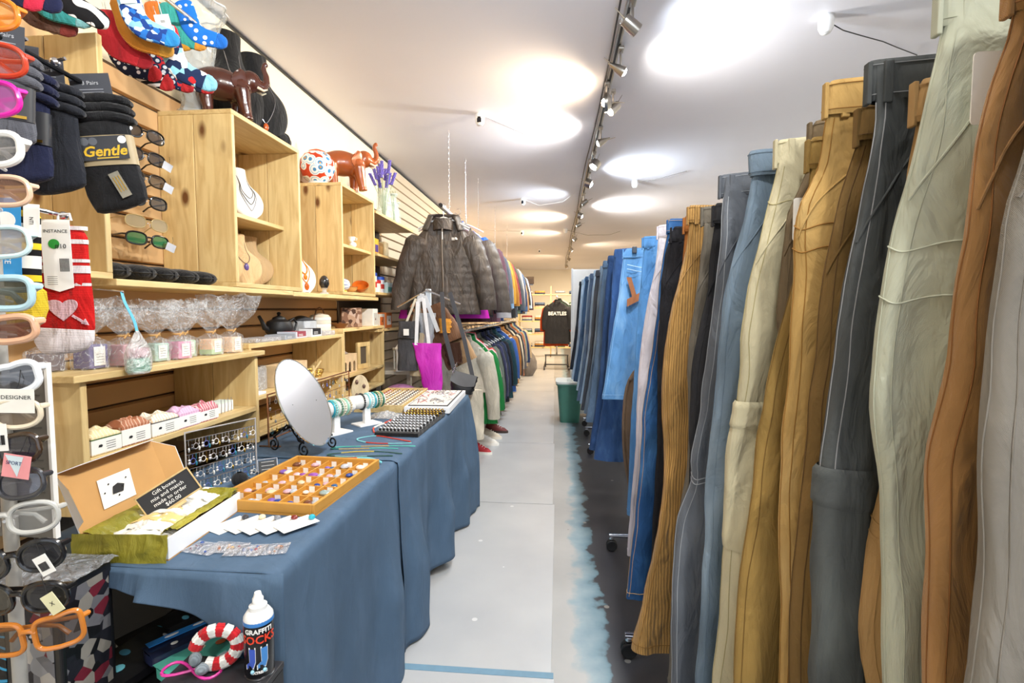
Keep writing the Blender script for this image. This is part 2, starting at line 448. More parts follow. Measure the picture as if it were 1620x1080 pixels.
def plaster(c, bump=0.25, sc=6, rough=.7):
    m, nt, b, N, L = _new('painted_plaster')
    g = N('ShaderNodeNewGeometry')
    n = N('ShaderNodeTexNoise'); n.inputs['Scale'].default_value = sc; n.inputs['Detail'].default_value = 7; L(g.outputs['Position'], n.inputs['Vector'])
    n2 = N('ShaderNodeTexNoise'); n2.inputs['Scale'].default_value = .8; n2.inputs['Detail'].default_value = 3; L(g.outputs['Position'], n2.inputs['Vector'])
    mr = N('ShaderNodeMapRange'); mr.inputs['To Min'].default_value = .9; mr.inputs['To Max'].default_value = 1.08; L(n2.outputs['Fac'], mr.inputs['Value'])
    mx = N('ShaderNodeMix'); mx.data_type = 'RGBA'; mx.blend_type = 'MULTIPLY'; mx.inputs[0].default_value = 1; mx.inputs[6].default_value = c4(c); L(mr.outputs[0], mx.inputs[7])
    L(mx.outputs[2], b.inputs['Base Color']); b.inputs['Roughness'].default_value = rough
    bp = N('ShaderNodeBump'); bp.inputs['Strength'].default_value = bump; bp.inputs['Distance'].default_value = 0.01; L(n.outputs['Fac'], bp.inputs['Height']); L(bp.outputs[0], b.inputs['Normal'])
    return m
CREAM = plaster('eadfc4', .1, 20); CEILM = plaster('e9e7ee', .22, 5, .55); WHITEWALL = plaster('e2dccf', .1)
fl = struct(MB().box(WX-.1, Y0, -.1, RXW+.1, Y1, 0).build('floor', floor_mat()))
PM = panel_mat()
ys = [.15, 1.742, 3.37, 4.94, 6.55, 8.15, 9.75, 11.35, 12.95, 14.55, 16.15, 17.75]
for a, c in zip(ys, ys[1:]):
    MB().box(-1.15, a+.004, 0, -.02 - .012*(a-2)*.6, c-.004, .004).build('floor_panel', PM, fl, bevel=.0015)
MB().box(-.62, 1.735, .004, -.01, 1.765, .0055).build('tape_strip', plain('6f93aa', .6), fl)
struct(MB().box(WX-.1, Y0, CEIL, RXW+.1, Y1, CEIL+.1).build('ceiling', CEILM))
wl = struct(MB().box(WX-.1, Y0, 0, WX, Y1, CEIL).build('wall_left', CREAM))
struct(MB().box(RXW, Y0, 0, RXW+.1, Y1, CEIL).build('wall_right', WHITEWALL))
struct(MB().box(WX, Y1, 0, RXW, Y1+.1, CEIL).build('wall_far', WHITEWALL))
# shop front behind the viewer: unseen wall, its wide opening added to let sky light in
wb = MB(); wb.box(WX, Y0-.1, 0, RXW, Y0, .5); wb.box(WX, Y0-.1, 2.4, RXW, Y0, CEIL); wb.box(WX, Y0-.1, .5, -1.2, Y0, 2.4); wb.box(2.3, Y0-.1, .5, RXW, Y0, 2.4)
struct(wb.build('wall_front', WHITEWALL))
# slat boards on the left wall: each slat a board with a dark groove between
SLAT = plain('d0a877', .55, var=.05, scale=8, name='slat_board'); SLATW = plain('d9c5a8', .55, var=.05, scale=8, name='slat_board_pale')
GRV = plain('4a3620', .8, name='groove')
struct_g = MB().box(WX, .2, .6, WX+.008, 4.5, 2.22).build('groove_backing', GRV, wl)
me = MB().add(*[[(WX+.008,0,0),(WX+.024,0,.004),(WX+.024,0,.076),(WX+.008,0,.082),(WX+.008,1,0),(WX+.024,1,.004),(WX+.024,1,.076),(WX+.008,1,.082)],
    [(0,1,2,3),(7,6,5,4),(0,4,5,1),(1,5,6,2),(2,6,7,3),(3,7,4,0)]]).mesh('slat', SLAT)
me_w = me.copy(); me_w.materials[0] = SLATW
for i in range(18):
    o = link('slat', me, wl); o.location = (0, .2, .62 + i*.0885); o.scale = (1, 4.3, 1)
MB().box(WX, 4.55, .3, WX+.008, 17.9, 2.7).build('groove_backing', GRV, wl)
for i in range(27):
    o = link('slat', me_w, wl); o.location = (0, 4.55, .32 + i*.0885); o.scale = (1, 13.3, 1)
tr = struct(MB().box(WX, .3, 2.722, WX+.012, 17.9, 2.736).build('trim_1', BLACK))
# ------------------------------------------------------------------ ceiling track and lamps
TRX = .33
trk = thing('light_track', 'long silver lighting track with black cable along the ceiling', 'light track', (TRX, 0, CEIL))
for k, (a, c) in enumerate(((.3, 2.6), (2.6, 4.9), (4.9, 7.2), (7.2, 9.5), (9.5, 13), (13, 17))):
    x = -.01 - .014*(k)
    MB().box(x-.017, a+.005, -.022, x+.017, c-.005, 0).build('track_rail', metal('b9b4ac', .3), trk, bevel=.003)
    MB().box(x-.006, a+.005, -.026, x+.006, c-.005, -.0225).build('conductor_slot', BLACK, trk)
    MB().cbox(x, c, -.016, .044, .03, .03).build('joint_cover', plain('d8d6d2', .4), trk, bevel=.004)
pts = [(-.045 - .03*math.sin(t*1.7)*.3 - .006*t, .4 + t*1.1, -.012 - .012*abs(math.sin(t*2.3))) for t in [i*.25 for i in range(58)]]
MB().tube(pts, .005, 6).build('cable', BLACK, trk, smooth=True)
SIL = metal('b5aea4', .28)
def lamp(y, aim, col, watts, kind='spot', label='', dx=0.0, size=165, beam=None):
    """a track head: clamp, stem, tapered shade, glowing bulb; the light itself sits at the bulb"""
    x = TRX - .012*max(0, y-2)*.55 + dx
    t = thing('track_lamp', label, 'lamp', (x, y, CEIL-.026), group='spot lamps on the ceiling track')
    a = Vector(aim).normalized()
    MB().cbox(0, 0, -.008, .03, .06, .016).build('clamp', SIL, t, bevel=.003)
    piv = Vector((0, 0, -.115))
    MB().tube([(0,0,-.012), piv], .006, 8).build('stem', SIL, t, smooth=True)
    rot = a.to_track_quat('Z', 'Y').to_matrix().to_4x4(); rot.translation = piv
    if kind == 'dish':
        sh = MB().lathe([(.012,-.03),(.03,-.028),(.055,-.008),(.058,.012),(.055,.012),(.05,-.004),(.026,-.02),(.01,-.022)], 24, mat=rot)
    elif kind == 'cone':
        sh = MB().lathe([(.004,-.075),(.012,-.05),(.022,-.02),(.03,.02),(.027,.02),(.019,-.02),(.006,-.04)], 20, mat=rot)
    elif kind == 'flood':
        sh = MB().lathe([(.02,-.045),(.045,-.04),(.048,.02),(.044,.02),(.042,-.03),(.01,-.034)], 20, mat=rot)
    else:
        sh = MB().lathe([(.016,-.05),(.026,-.048),(.03,-.01),(.031,.03),(.028,.03),(.026,-.01),(.012,-.03)], 20, mat=rot)
    SHD = sh.build('shade', SIL, t, smooth=True)
    MB().lathe([(.0,.034),(.016,.03),(.024,.018),(.026,.004),(.012,-.02)][::-1], 16, mat=rot).build('bulb', emit(col, 18), SHD, smooth=True)
    # barn-door arms seen on the heads
    side = a.orthogonal().normalized()
    MB().tube([piv - a*.02, piv - a*.11 + side*.03], [.004, .002], 6).build('adjuster_rod', SIL, t)
    ld = bpy.data.lights.new('bulb_light', 'SPOT'); ld.energy = watts; ld.color = srgb(col); ld.spot_size = R(size); ld.spot_blend = .95; ld.shadow_soft_size = .05
    lo = bpy.data.objects.new('bulb_light', ld); COL.objects.link(lo); lo.parent = t
    lo.location = piv + a*.05; lo.rotation_euler = a.to_track_quat('-Z', 'Y').to_euler()
    return t
WARM, NEUT, COOL = (1.0, .90, .76), (1.0, .985, .95), (.90, .955, 1.0)
L_ = lambda s: 'track lamp ' + s
lamp(-1.6, (-.7, .5, -.5), NEUT, LAMP*1.5, label=L_('at the shop front, outside the view, turned left'))
lamp(-1.2, (.7, .5, -.5), NEUT, LAMP*1.5, label=L_('at the shop front, outside the view, turned right'))
lamp(.35, (-.8, .45, -.55), NEUT, LAMP*1.5, label=L_('overhead, first on the rail, lighting the shelves'))
lamp(1.0, (-.8, .3, -.75), NEUT, LAMP*1.3, label=L_('overhead, second on the rail, lighting the table'), size=140)
lamp(1.5, (-.35, .5, -.6), COOL, LAMP*1.4, label=L_('overhead, third on the rail, lighting the aisle'))
lamp(2.41, (.75, .3, -.5), COOL, LAMP*1.1, 'spot', L_('at the very top edge of the view, turned right'))
lamp(2.83, (.9, .2, -.45), NEUT, LAMP*1.3, 'cone', L_('with a slim cone shade and rod, lighting the ceiling to the right'))
lamp(3.25, (-.9, .15, .0), WARM, LAMP*.8, 'dish', L_('with a round brass dish turned left, warm glow'), dx=-.03)
lamp(3.36, (-.6, -.3, -.6), WARM, LAMP*1.0, 'spot', L_('with white bulb just behind the brass dish'), dx=.02)
lamp(4.0, (-.8, .1, -.35), NEUT, LAMP*1.5, 'cone', L_('with crossed rods, ahead of the square white head'))
lamp(4.62, (-.5, -.2, -.7), COOL, LAMP*1.2, 'flood', L_('with squat square head between the crossed rods and the glare'))
lamp(5.28, (.8, -.1, -.35), COOL, LAMP*2.2, 'flood', L_('brightest cool white flood, glaring onto the ceiling'))
lamp(6.2, (-.7, .2, -.5), COOL, LAMP*1.8, 'spot', L_('right after the brightest flood'))
lamp(7.05, (.7, .0, -.35), NEUT, LAMP*4.0, 'flood', L_('white head where the ceiling turns warm'))
lamp(7.8, (-.8, .1, -.4), WARM, LAMP*3.6, 'spot', L_('amber head beside the small dangling bulb'))
lamp(9.3, (-.6, .2, -.6), WARM, LAMP*5, 'flood', L_('warm head far down the aisle, before the hanging rack'))
lamp(11., (.5, .2, -.6), WARM, LAMP*6, 'flood', L_('warm head above the rolling rack'))
lamp(13., (-.4, .3, -.7), WARM, LAMP*7, 'flood', L_('warm head over the back shelves'))
lamp(15.2, (.2, .3, -.8), WARM, LAMP*8, 'flood', L_('last warm head close to the far wall'))
# ------------------------------------------------------------------ pine shelf units
def board(name, mat, parent, x0, y0, z0, x1, y1, z1): return MB().box(x0,y0,z0,x1,y1,z1).build(name, mat, parent, bevel=.0022)
def crate(name, label, x0, x1, y0, y1, z0, z1, shelves=(), t=.019, top=True, bottom=True, sides=(True, True), over=0.0, back=False):
    u = thing(name, label, 'shelf', (x0, y0, z0))
    W, D, H = x1-x0, y1-y0, z1-z0
    for k, s in enumerate(sides):
        if s:
            ya = 0 if k == 0 else D-t
            mid = W*.48
            board('side_plank', PV, u, 0, ya, t if bottom else 0, mid-.0012, ya+t, H-(t if top else 0))
            board('side_plank', PV, u, mid+.0012, ya, t if bottom else 0, W, ya+t, H-(t if top else 0))
    if top: board('top_board', PH, u, -.0, -over, H-t, W+over*.5, D+over, H)
    if bottom: board('bottom_board', PH, u, 0, 0, 0, W, D, t)
    for (z, inset) in shelves: board('shelf_board', PH, u, 0, t+.001, z-t, W-inset, D-t-.001, z)
    if back:
        nb = max(2, int(D/.11))
        for i in range(nb): board('back_plank', PV, u, .001, t+(D-2*t)*i/nb+.001, t, .010, t+(D-2*t)*(i+1)/nb-.001, H-t)
    return u
XB = WX+.026
crate('pine_crate', 'nearest upper pine crate whose side board stands behind the navy sock packs', XB, -1.3, .82, 1.38, 1.41, 2.10, [], top=False)
u = thing('pine_ledge', 'long pine ledge board carrying the black glasses cases and both upper crates', 'shelf', (XB, 1.385, 1.392))
board('ledge_board', PH, u, 0, 0, 0, -1.295-XB, 1.0, .02); board('ledge_board', PH, u, 0, 1.003, -.004, -1.295-XB, 2.18, .018)
crate('pine_crate', 'upper pine crate with the beige and white necklace busts, dark elephant on top', XB, -1.3, 1.953, 2.487, 1.414, 2.12, [(.325, .08)])
crate('pine_crate', 'upper pine crate with orange bowls inside, patterned pot and brown elephant on top', XB, -1.3, 2.975, 3.525, 1.414, 2.085, [(.315, .02)], back=True)
u = crate('wall_shelf', 'dark walled pine shelf with cans and boxes beside the quilted jacket', XB, -1.3, 3.56, 4.5, 1.16, 2.03, [(.57, .0), (.29, .0)], top=True, bottom=True, sides=(False, False))
MB().box(-.002, .02, .02, .004, .92, .85).build('back_panel', plain('4b4038', .7), u)
crate('pine_crate', 'lower pine crate with soap bars inside and cellophane soaps on top', XB, -1.25, 1.21, 2.0, .765, 1.15, [(.155, .0)], bottom=False, over=.03)
crate('pine_crate', 'lower pine crate behind the oval mirror with teapot on top', XB, -1.3, 2.02, 2.96, .765, 1.175, [(.18, .0)], bottom=True, over=.0)
crate('pine_crate', 'lower pine crate beyond the mirror with carved boxes and picture on top', XB, -1.3, 2.965, 3.69, .765, 1.205, [(.15, .0)], bottom=True, over=.0)
# ------------------------------------------------------------------ table and cloths
TZ = .757
tb = thing('folding_table', 'long folding table hidden under the slate blue cloths', 'table', (-.93, 2.13, 0))
MB().box(-.32, -1.11, TZ-.04, .32, 1.11, TZ-.006).build('table_top', plain('d8d6cf', .5), tb, bevel=.006)
for sx in (-1, 1):
    for sy in (-1, 1): MB().tube([(sx*.24, sy*.72, 0), (sx*.24, sy*.72, TZ-.04)], .014, 8).build('leg', STEEL, tb, smooth=True)
CLOTH = fabric('526a84', '5a728d', 'twill', .7, .05, .3)
XE = -.6; XBK = -1.255
def drape_fn(ya, yb, zoff, amp, seed, hem, off=0.0, fl=lambda y: 0):
    Lt = XE - XBK
    def fn(u, v):
        y = lerp(ya, yb, u)
        Ltot = Lt + (TZ - hem(y)) + .02
        s = v*Ltot
        fold = (math.sin(y*11.5+seed+.8*nz(y*3, seed)) + .5*math.sin(y*25.3+seed*2.1) + .6*nz(y*9, seed))
        if s < Lt-.012:
            x = XBK + s
            return (x, y, TZ+zoff + .0015*nz(x*9, y*9, seed))
        if s < Lt+.012:
            a = (s-Lt+.012)/.024*PI/2
            return (XE-.012+.014*math.sin(a)+off, y, TZ+zoff-.012*(1-math.cos(a)))
        d = s-Lt; k = min(1, d/.45)
        fold *= min(1, (y-ya)/.07)
        z = TZ+zoff-d
        x = XE+.004+off + k*k*(amp*fold+.012) + fl(y)*k + .004*nz(y*7, z*7, seed)
        yy = y + .012*k*math.cos(y*11.5+seed)
        return (x, yy, max(z, .004+.002*abs(fold)))
    return fn
tc1 = thing('tablecloth', 'slate blue tablecloth over the near half of the jewellery table, swagged at the end', 'tablecloth', (0, 0, 0))
hem1 = lambda y: .012
MB().sheet(drape_fn(.995, 1.90, 0, .027, 1.3, hem1, 0), 90, 70, .0015).build('cloth_top_and_front', CLOTH, tc1, smooth=True, angle=180)
def end_fn(u, v):
    x = lerp(XE+.004, -1.22, u**1.6)
    drop = interp([(-1.22,.03),(-.95,.04),(-.87,.06),(-.76,.10),(-.66,.13),(-.635,.17),(-.615,.35),(-.60,.74)], x)
    a = min(1, v*6)
    y = .995 - .010*math.sin(a*PI/2) - .015*v*(1+math.sin(x*26))*(1 if x > -.9 else .4)
    z = TZ + .0 - drop*v - .0
    j = max(0, 1-u*14)
    return (x + .014*j + .012*v*v*j, lerp(y, .999, j), z)
MB().sheet(end_fn, 70, 24, .0015).build('end_drop', CLOTH, tc1, smooth=True, angle=180)
tc2 = thing('tablecloth', 'slate blue tablecloth over the far half of the table, hanging in folds to the floor', 'tablecloth', (0, 0, 0))
MB().sheet(drape_fn(1.80, 3.275, .004, .042, 4.1, lambda y: .03 + .05*max(0, math.sin(y*5.7)), .008, lambda y: .10*max(0, (y-3.15)/.12)**2 if y > 3.15 else 0), 140, 70, .0015).build('cloth_top_and_front', CLOTH, tc2, smooth=True, angle=180)
def end2(u, v):
    x = lerp(XE+.012, XBK, u); k = min(1, v*2)
    return (x + .05*k*(1-u)*math.sin(v*3), 3.275+.012*min(1,v*8)+.03*k*math.sin(x*19), TZ+.004-(TZ-.02)*v)
MB().sheet(end2, 30, 20, .0015).build('end_drop', CLOTH, tc2, smooth=True, angle=180)
# ------------------------------------------------------------------ trousers on the right-hand racks
def spow(c, e): return math.copysign(abs(c)**e, c)
def trousers(label, Y, T, tab, hem, top, mat, W=.40, seam=None, seed=0, band=None, loops=True, fly=False, cargo=None, pocket=True, tagz=None, knee=None, stitch2=True, detail=1, group='trousers on the front rack', cat='trousers', name='trousers', flare=0.0, cuff=True):
    xe0 = sinterp(tab, top); cx = xe0 + W/2
    t = thing(name, label, cat, (cx, Y, hem), group=group)
    seam = seam or mat; band = band or mat
    H = top - hem
    def ring(leg, a, z, off=0.0):
        d = top - z
        xe = sinterp(tab, z) + .002*nz(z*8, seed, 3.3) + .0015*nz(z*21, seed, 8.1)
        half = W/2*lerp(1, 1.12, min(1, d/.3))
        if d > .3: half = lerp(W*.56, .21 + flare, min(1, (d-.3)/.5))
        th = T*interp([(0, .42), (.05, .46), (.16, .74), (.35, .98), (.8, 1.0), (1.3, .95)], d)
        if leg == 0: x0, x1 = xe, xe + half
        else: x0, x1 = xe0 + W/2 + (xe-xe0)*.3 - (.01 if d > .3 else 0), xe0 + W + .03*min(1, d/.3)
        c, s = math.cos(a), math.sin(a)
        ex = .62
        x = (x0+x1)/2 + ((x1-x0)/2+off)*spow(c, ex)
        if d < .30:  # hips: the two halves meet in one flat seat
            if leg == 0 and c > 0: s_y = s if abs(c) < .98 else s
        y = (th/2+off)*spow(s, .75)
        k = min(1, d/.12)
        y += k*T*(.34*nz(x*7+seed, z*1.3, seed) + .22*nz(x*22, z*3.3, seed+5) + .14*nz(x*34, z*11, seed+9))
        y += k*T*.16*math.sin((x-xe)*34 + 1.5*nz(z*1.3, seed)*3)
        x += k*.0025*nz(z*14, a*1.2, seed)
        return (x-cx, y, z-hem)
    na, nzr = (34, 56) if detail else (18, 22)
    for leg in (0, 1):
        if leg == 1 and detail < 1: 
            na2, nz2 = 12, 12
        else: na2, nz2 = (na, nzr) if leg == 0 else (20, 24)
        m = MB(); m.grid(lambda u, v: ring(leg, 2*PI*u, lerp(hem, top-.005, v)), na2, nz2, True)
        n = len(m.v); m.f.append(list(range(na2))[::-1]); m.m.append(0); m.f.append([n-na2+i for i in range(na2)]); m.m.append(0)
        m.build('leg', mat, t, smooth=True, angle=70)
    # waistband
    def wb(u, v):
        prof = [(0, .004), (.12, .0055), (.5, .006), (.88, .0055), (1.0, .0025), (.98, -.002), (.6, -.004)]
        i = v*(len(prof)-1); k = min(int(i), len(prof)-2); f = i-k
        zz = lerp(prof[k][0], prof[k+1][0], f); off = lerp(prof[k][1], prof[k+1][1], f)
        z = lerp(top-.042, top+.002, zz)
        xe = sinterp(tab, min(z, top)); th = T*.44
        a = 2*PI*u; x = xe + W/2 + (W/2+off)*spow(math.cos(a), .5); y = (th/2+off)*spow(math.sin(a), .7)
        y += T*.10*math.sin(x*30+seed); 
        return (x-cx, y, z-hem + .006*nz(x*6, seed))
    MB().grid(wb, 48, 6, True).build('waistband', band, t, smooth=True, angle=60)
    if not detail: return t
    for zz in (.006, .036):
        P = []
        for i in range(40):
            a = PI*.9 + PI*.9*i/39; z = top-.042+.044*zz/.042
            xe = sinterp(tab, min(z, top)); x = xe + W/2 + (W/2+.0062)*spow(math.cos(a), .5); y = (T*.44/2+.0062)*spow(math.sin(a), .7) + T*.10*math.sin(x*30+seed)
            P.append((x-cx, y, z-hem+.006*nz(x*6, seed)))
        MB().tube(P, .0005, 4).build('band_stitch', seam, t, smooth=True)
    # stitched side seams running down the aisle edge
    for da in ((PI*1.0, PI*1.16) if stitch2 else (PI*1.1,)):
        P = [ring(0, da, lerp(hem+.01, top-.045, i/60), .0001) for i in range(61)]
        MB().tube(P, .0007, 5).build('side_seam', seam, t, smooth=True)
    if cuff:
        for off, dz in ((.0012, .022),):
            P = [ring(0, 2*PI*i/40, hem+dz, off) for i in range(40)]
            MB().tube(P, .0008, 5, True).build('hem_stitch', seam, t, smooth=True)
    if loops:
        for x_, s_ in ((.008, -1), (.10, -1), (.22, -1)):
            xx = -W/2 + x_ + .005
            MB().obox((xx, -T*.24-.005 + T*.10*math.sin((xx+cx)*30+seed) if x_ > .02 else -T*.12, H-.024), (.005,0,0), (0,.003,0), (0,0,.023)).build('belt_loop', band, t, bevel=.0015)
        MB().obox((-W/2-.007 + (sinterp(tab, top-.02)-xe0), 0, H-.024), (.0025,0,0), (0,.005,0), (0,0,.023)).build('belt_loop', band, t, bevel=.0012)
    if pocket:
        m = MB()
        P = []
        for i in range(14):
            k = i/13; z = top-.05-.15*k; a = lerp(PI*1.45, PI*1.06, k**1.5)
            P.append(ring(0, a, z, .0004))
        m.tube(P, .0013, 6).build('pocket_edge', mat, t, smooth=True)
    if cargo:
        z0, z1 = cargo
        def pf(u, v):
            a = lerp(PI*.86, PI*1.42, u); z = lerp(z0, z1, v)
            e = min(u, 1-u, v*1.5, (1-v)*1.5)
            return ring(0, a, z, .0008 + .0028*min(1, e*8))
        CP = MB().grid(pf, 16, 14).build('cargo_pocket', mat, t, smooth=True)
        def ff(u, v):
            a = lerp(PI*.84, PI*1.44, u); z = lerp(z1-.035, z1+.012, v)
            e = min(u, 1-u, v, 1-v)
            return ring(0, a, z, .0025 + .0035*min(1, e*10))
        MB().grid(ff, 16, 8).build('pocket_flap', mat, CP, smooth=True)
    if knee:
        for zk in knee:
            P = [ring(0, lerp(PI*.8, PI*1.5, i/20), zk + .004*math.sin(i*.5), .0002) for i in range(21)]
            MB().tube(P, .0010, 5).build('knee_seam', seam, t, smooth=True)
    if tagz:
        x_, z_, w_, h_ = tagz
        pts = []
        for cxs, czs, a0 in ((1,1,0),(-1,1,90),(-1,-1,180),(1,-1,270)):
            for i in range(5):
                a = R(a0+i*22.5); pts.append((cxs*(w_/2-.004)+.004*math.cos(a), czs*(h_/2-.004)+.004*math.sin(a)))
        MB().prism(pts, .0012, (x_-cx, -T*.72, z_-hem), (1,0,0), (0,0,1)).build('price_tag', WHITE, t)
    return t
F = fabric
PANTS = [
 ('grey beige trousers cut by the right edge of the view', .40, .050, [(.5,.30),(1.035,.313),(1.135,.317),(1.222,.314),(1.292,.319),(1.384,.324),(1.428,.33),(1.6,.345)], .5, 1.60, F('8a857d', fade=.15), {}),
 ('orange tan trousers, second from the right edge of the view', .455, .050, [(.5,.32),(.994,.321),(1.196,.318),(1.393,.331),(1.495,.345),(1.548,.36),(1.6,.365)], .5, 1.60, F('a67c4c', kind='suede'), dict(seam=plain('8a5a2a',.8))),
 ('pale sage trousers, third from the right edge, with the large white tag', .53, .056, [(.5,.335),(.937,.329),(1.1,.326),(1.188,.319),(1.292,.316),(1.406,.332),(1.525,.348),(1.575,.359),(1.62,.363)], .5, 1.625, F('c3c8b6', fade=.12), dict(tagz=(.372,1.513,.026,.062), knee=(1.38,1.33))),
 ('light tan trousers with stitched cuff showing beside the pale sage pair', .585, .034, [(.5,.345),(.896,.349),(.929,.342),(1.029,.338),(1.14,.354),(1.341,.357),(1.448,.37),(1.6,.385)], .5, 1.56, F('b89464', fade=.15), dict(knee=(1.09,1.075))),
 ('charcoal grey jeans with thigh pocket on the front rack', .615, .048, [(.5,.306),(.882,.306),(1.02,.302),(1.154,.302),(1.249,.314),(1.327,.322),(1.455,.34),(1.535,.352),(1.60,.347)], .45, 1.595, F('54585a', '6c7272', 'denim', fade=.3), dict(cargo=(.86,1.13), seam=plain('8a8c90',.8), knee=(1.02,))),
 ('dark brown trousers between the charcoal jeans and the mustard pair', .668, .036, [(.5,.30),(.836,.306),(.949,.304),(1.061,.311),(1.167,.315),(1.314,.326),(1.428,.341),(1.524,.366),(1.563,.37)], .45, 1.565, F('7d6238', fade=.2), dict(seam=plain('5b401c',.8))),
 ('bright mustard work trousers with a wide stitched waistband', .712, .046, [(.5,.31),(.866,.313),(1.044,.306),(1.228,.315),(1.362,.316),(1.455,.318),(1.508,.342),(1.567,.348),(1.612,.355)], .45, 1.615, F('c4a062', 'd6b67c', fade=.25), dict(seam=plain('8f6526',.8), knee=(1.43,1.40))),
 ('olive tan trousers flaring towards the aisle below the mustard pair', .765, .044, [(.5,.262),(.752,.267),(.885,.272),(1.017,.288),(1.176,.304),(1.313,.327),(1.407,.343),(1.569,.359)], .42, 1.56, F('9c8048', fade=.18), dict(seam=plain('6f5322',.8))),
 ('taupe trousers with a narrow white tag at the hip', .812, .040, [(.5,.31),(.91,.323),(1.114,.333),(1.252,.337),(1.33,.332),(1.454,.34),(1.501,.358),(1.556,.376),(1.6,.382)], .45, 1.60, F('74654f', fade=.15), dict(tagz=(.352,1.452,.022,.062))),
 ('pale khaki cargo trousers with ribbed side panel', .862, .050, [(.45,.268),(.68,.272),(.781,.279),(.954,.284),(1.099,.284),(1.163,.292),(1.274,.295),(1.35,.304),(1.461,.326),(1.534,.346),(1.59,.354)], .42, 1.592, F('cdc6a8', fade=.14), dict(cargo=(.92,1.16), seam=plain('a39a72',.8), knee=(1.49,))),
 ('soft blue grey trousers with smooth waistband', .95, .055, [(.45,.258),(.61,.264),(.834,.271),(.967,.275),(1.016,.278),(1.183,.287),(1.353,.299),(1.467,.325),(1.55,.34),(1.597,.338)], .42, 1.597, F('74889c', '8fa3b6', fade=.25), dict(loops=False)),
 ('slate grey trousers with pleated knee seam', 1.06, .064, [(.40,.245),(.525,.245),(.711,.244),(.876,.259),(.967,.28),(1.02,.277),(1.127,.293),(1.262,.304),(1.418,.316),(1.485,.321),(1.59,.328)], .38, 1.588, F('646a74', '737b87', fade=.2), dict(knee=(.975,.965), seam=plain('9aa0a8',.8))),
 ('near black trousers squeezed behind the slate grey pair', 1.165, .05, [(.45,.28),(.547,.287),(.859,.303),(1.091,.302),(1.2,.303),(1.335,.327),(1.468,.339),(1.55,.347)], .42, 1.55, F('2f3035', fade=.2), {}),
 ('grey olive trousers beside the tan corduroys', 1.26, .052, [(.36,.283),(.441,.287),(.754,.296),(.963,.318),(1.222,.314),(1.336,.327),(1.501,.344),(1.565,.348)], .36, 1.565, F('726d64', fade=.18), {}),
 ('flared golden tan corduroy trousers with braided side seam', 1.355, .064, [(.398,.205),(.43,.208),(.693,.259),(.899,.285),(1.152,.275),(1.307,.294),(1.489,.332),(1.582,.338)], .40, 1.585, F('b58c50', kind='cord', fade=.18), dict(seam=plain('7f5a26',.8), flare=.08)),
 ('rust brown trousers whose waistband peeps above the corduroys', 1.47, .04, [(.6,.32),(1.118,.326),(1.483,.351),(1.58,.356)], .5, 1.578, F('a86b36', fade=.2), {}),
 ('black trousers between the corduroys and the blue jeans', 1.555, .05, [(.45,.29),(.52,.29),(.917,.303),(1.165,.302),(1.48,.317),(1.563,.346)], .45, 1.565, F('1c1c22', fade=.2), {}),
 ('mid blue jeans with hem above the floor wheel', 1.66, .056, [(.368,.228),(.695,.26),(.929,.273),(1.013,.278),(1.229,.308),(1.453,.326),(1.604,.353)], .37, 1.605, F('2c5a92', '4d80b8', 'denim', fade=.4), dict(seam=plain('c9a26a',.8))),
 ('pale lilac white trousers next to the mid blue jeans', 1.83, .052, [(.431,.256),(.833,.28),(1.07,.286),(1.302,.309),(1.522,.345),(1.613,.352)], .43, 1.612, F('cfc8cf', fade=.08), dict(seam=plain('b6aeb8',.8))),
 ('sky blue jeans just past the lilac pair', 2.02, .06, [(.5,.28),(.639,.286),(1.147,.303),(1.492,.324),(1.602,.332)], .5, 1.60, F('5a92cc', '82b4e2', 'denim', fade=.35), {}),
]
for i, (lab, Y, T, tab, hem, top, m, kw) in enumerate(PANTS):
    trousers(lab, Y, T, tab, hem, top, m, seed=i*3.7+1.1, **kw)
# second rack
den = trousers('light blue denim shorts with tan suede arrow patch, face on', 2.50, .05, [(.878,.215),(1.122,.25),(1.359,.286),(1.593,.317),(1.612,.33)], .885, 1.612, F('6ba2da', '93c0ea', 'denim', fade=.3), seed=51, W=.42, seam=plain('9cc4ea',.8), group='trousers on the second rack', name='denim_shorts', cat='shorts', pocket=True)
bx = den.location
SUEDE = F('b0714a', kind='suede', fade=.15)
MB().sheet(lambda u, v: (.335+.045*u-.012*v-bx.x, -.043-.002*math.sin(u*9), 1.46-.085*v-.03*u-bx.z) if 0 else (.322+.022*u+.03*v-bx.x, -.044, 1.475-.10*v-bx.z), 4, 8, .003).build('suede_strap', SUEDE, den)
MB().sheet(lambda u, v: (.326+.085*u-bx.x, -.046, 1.335+.045*u+.036*v-bx.z), 8, 4, .003).build('suede_strap', SUEDE, den)
for zc in (1.535, 1.515):
    MB().tube([(.325+.24*i/20-bx.x, -.040-.003*math.sin(i), zc-.018*math.sin(i/20*PI)-bx.z) for i in range(21)], .0018, 5).build('pocket_seam', plain('b9d6f0',.8), den)
MB().obox((.36-bx.x, -.028, 1.605-bx.z), (.011,0,0), (0,.006,0), (0,0,.016)).build('hanger_clip', plain('2c3440',.4), den, bevel=.003)
qv = thing('quilted_vest', 'brown quilted vest hanging low in front of the denim shorts', 'vest', (.46, 2.34, .44))
VEST = F('66503c', kind='nylon', rough=.6, fade=.15)
def vf(u, v):
    z = .66*v; a = 2*PI*u
    xe = sinterp([(0,.35),(.22,.312),(.42,.308),(.56,.33),(.66,.40)], z)
    x = lerp(xe, .72, .5+.5*spow(math.cos(a), .6)) - .46
    q = abs(math.sin((x+z)*38))*abs(math.sin((x-z)*38))
    return (x, (.03+.008*q**.5)*spow(math.sin(a), .6) + .006*nz(x*8, z*5), z)
MB().grid(vf, 60, 60, True).build('vest_body', VEST, qv, smooth=True, angle=180)
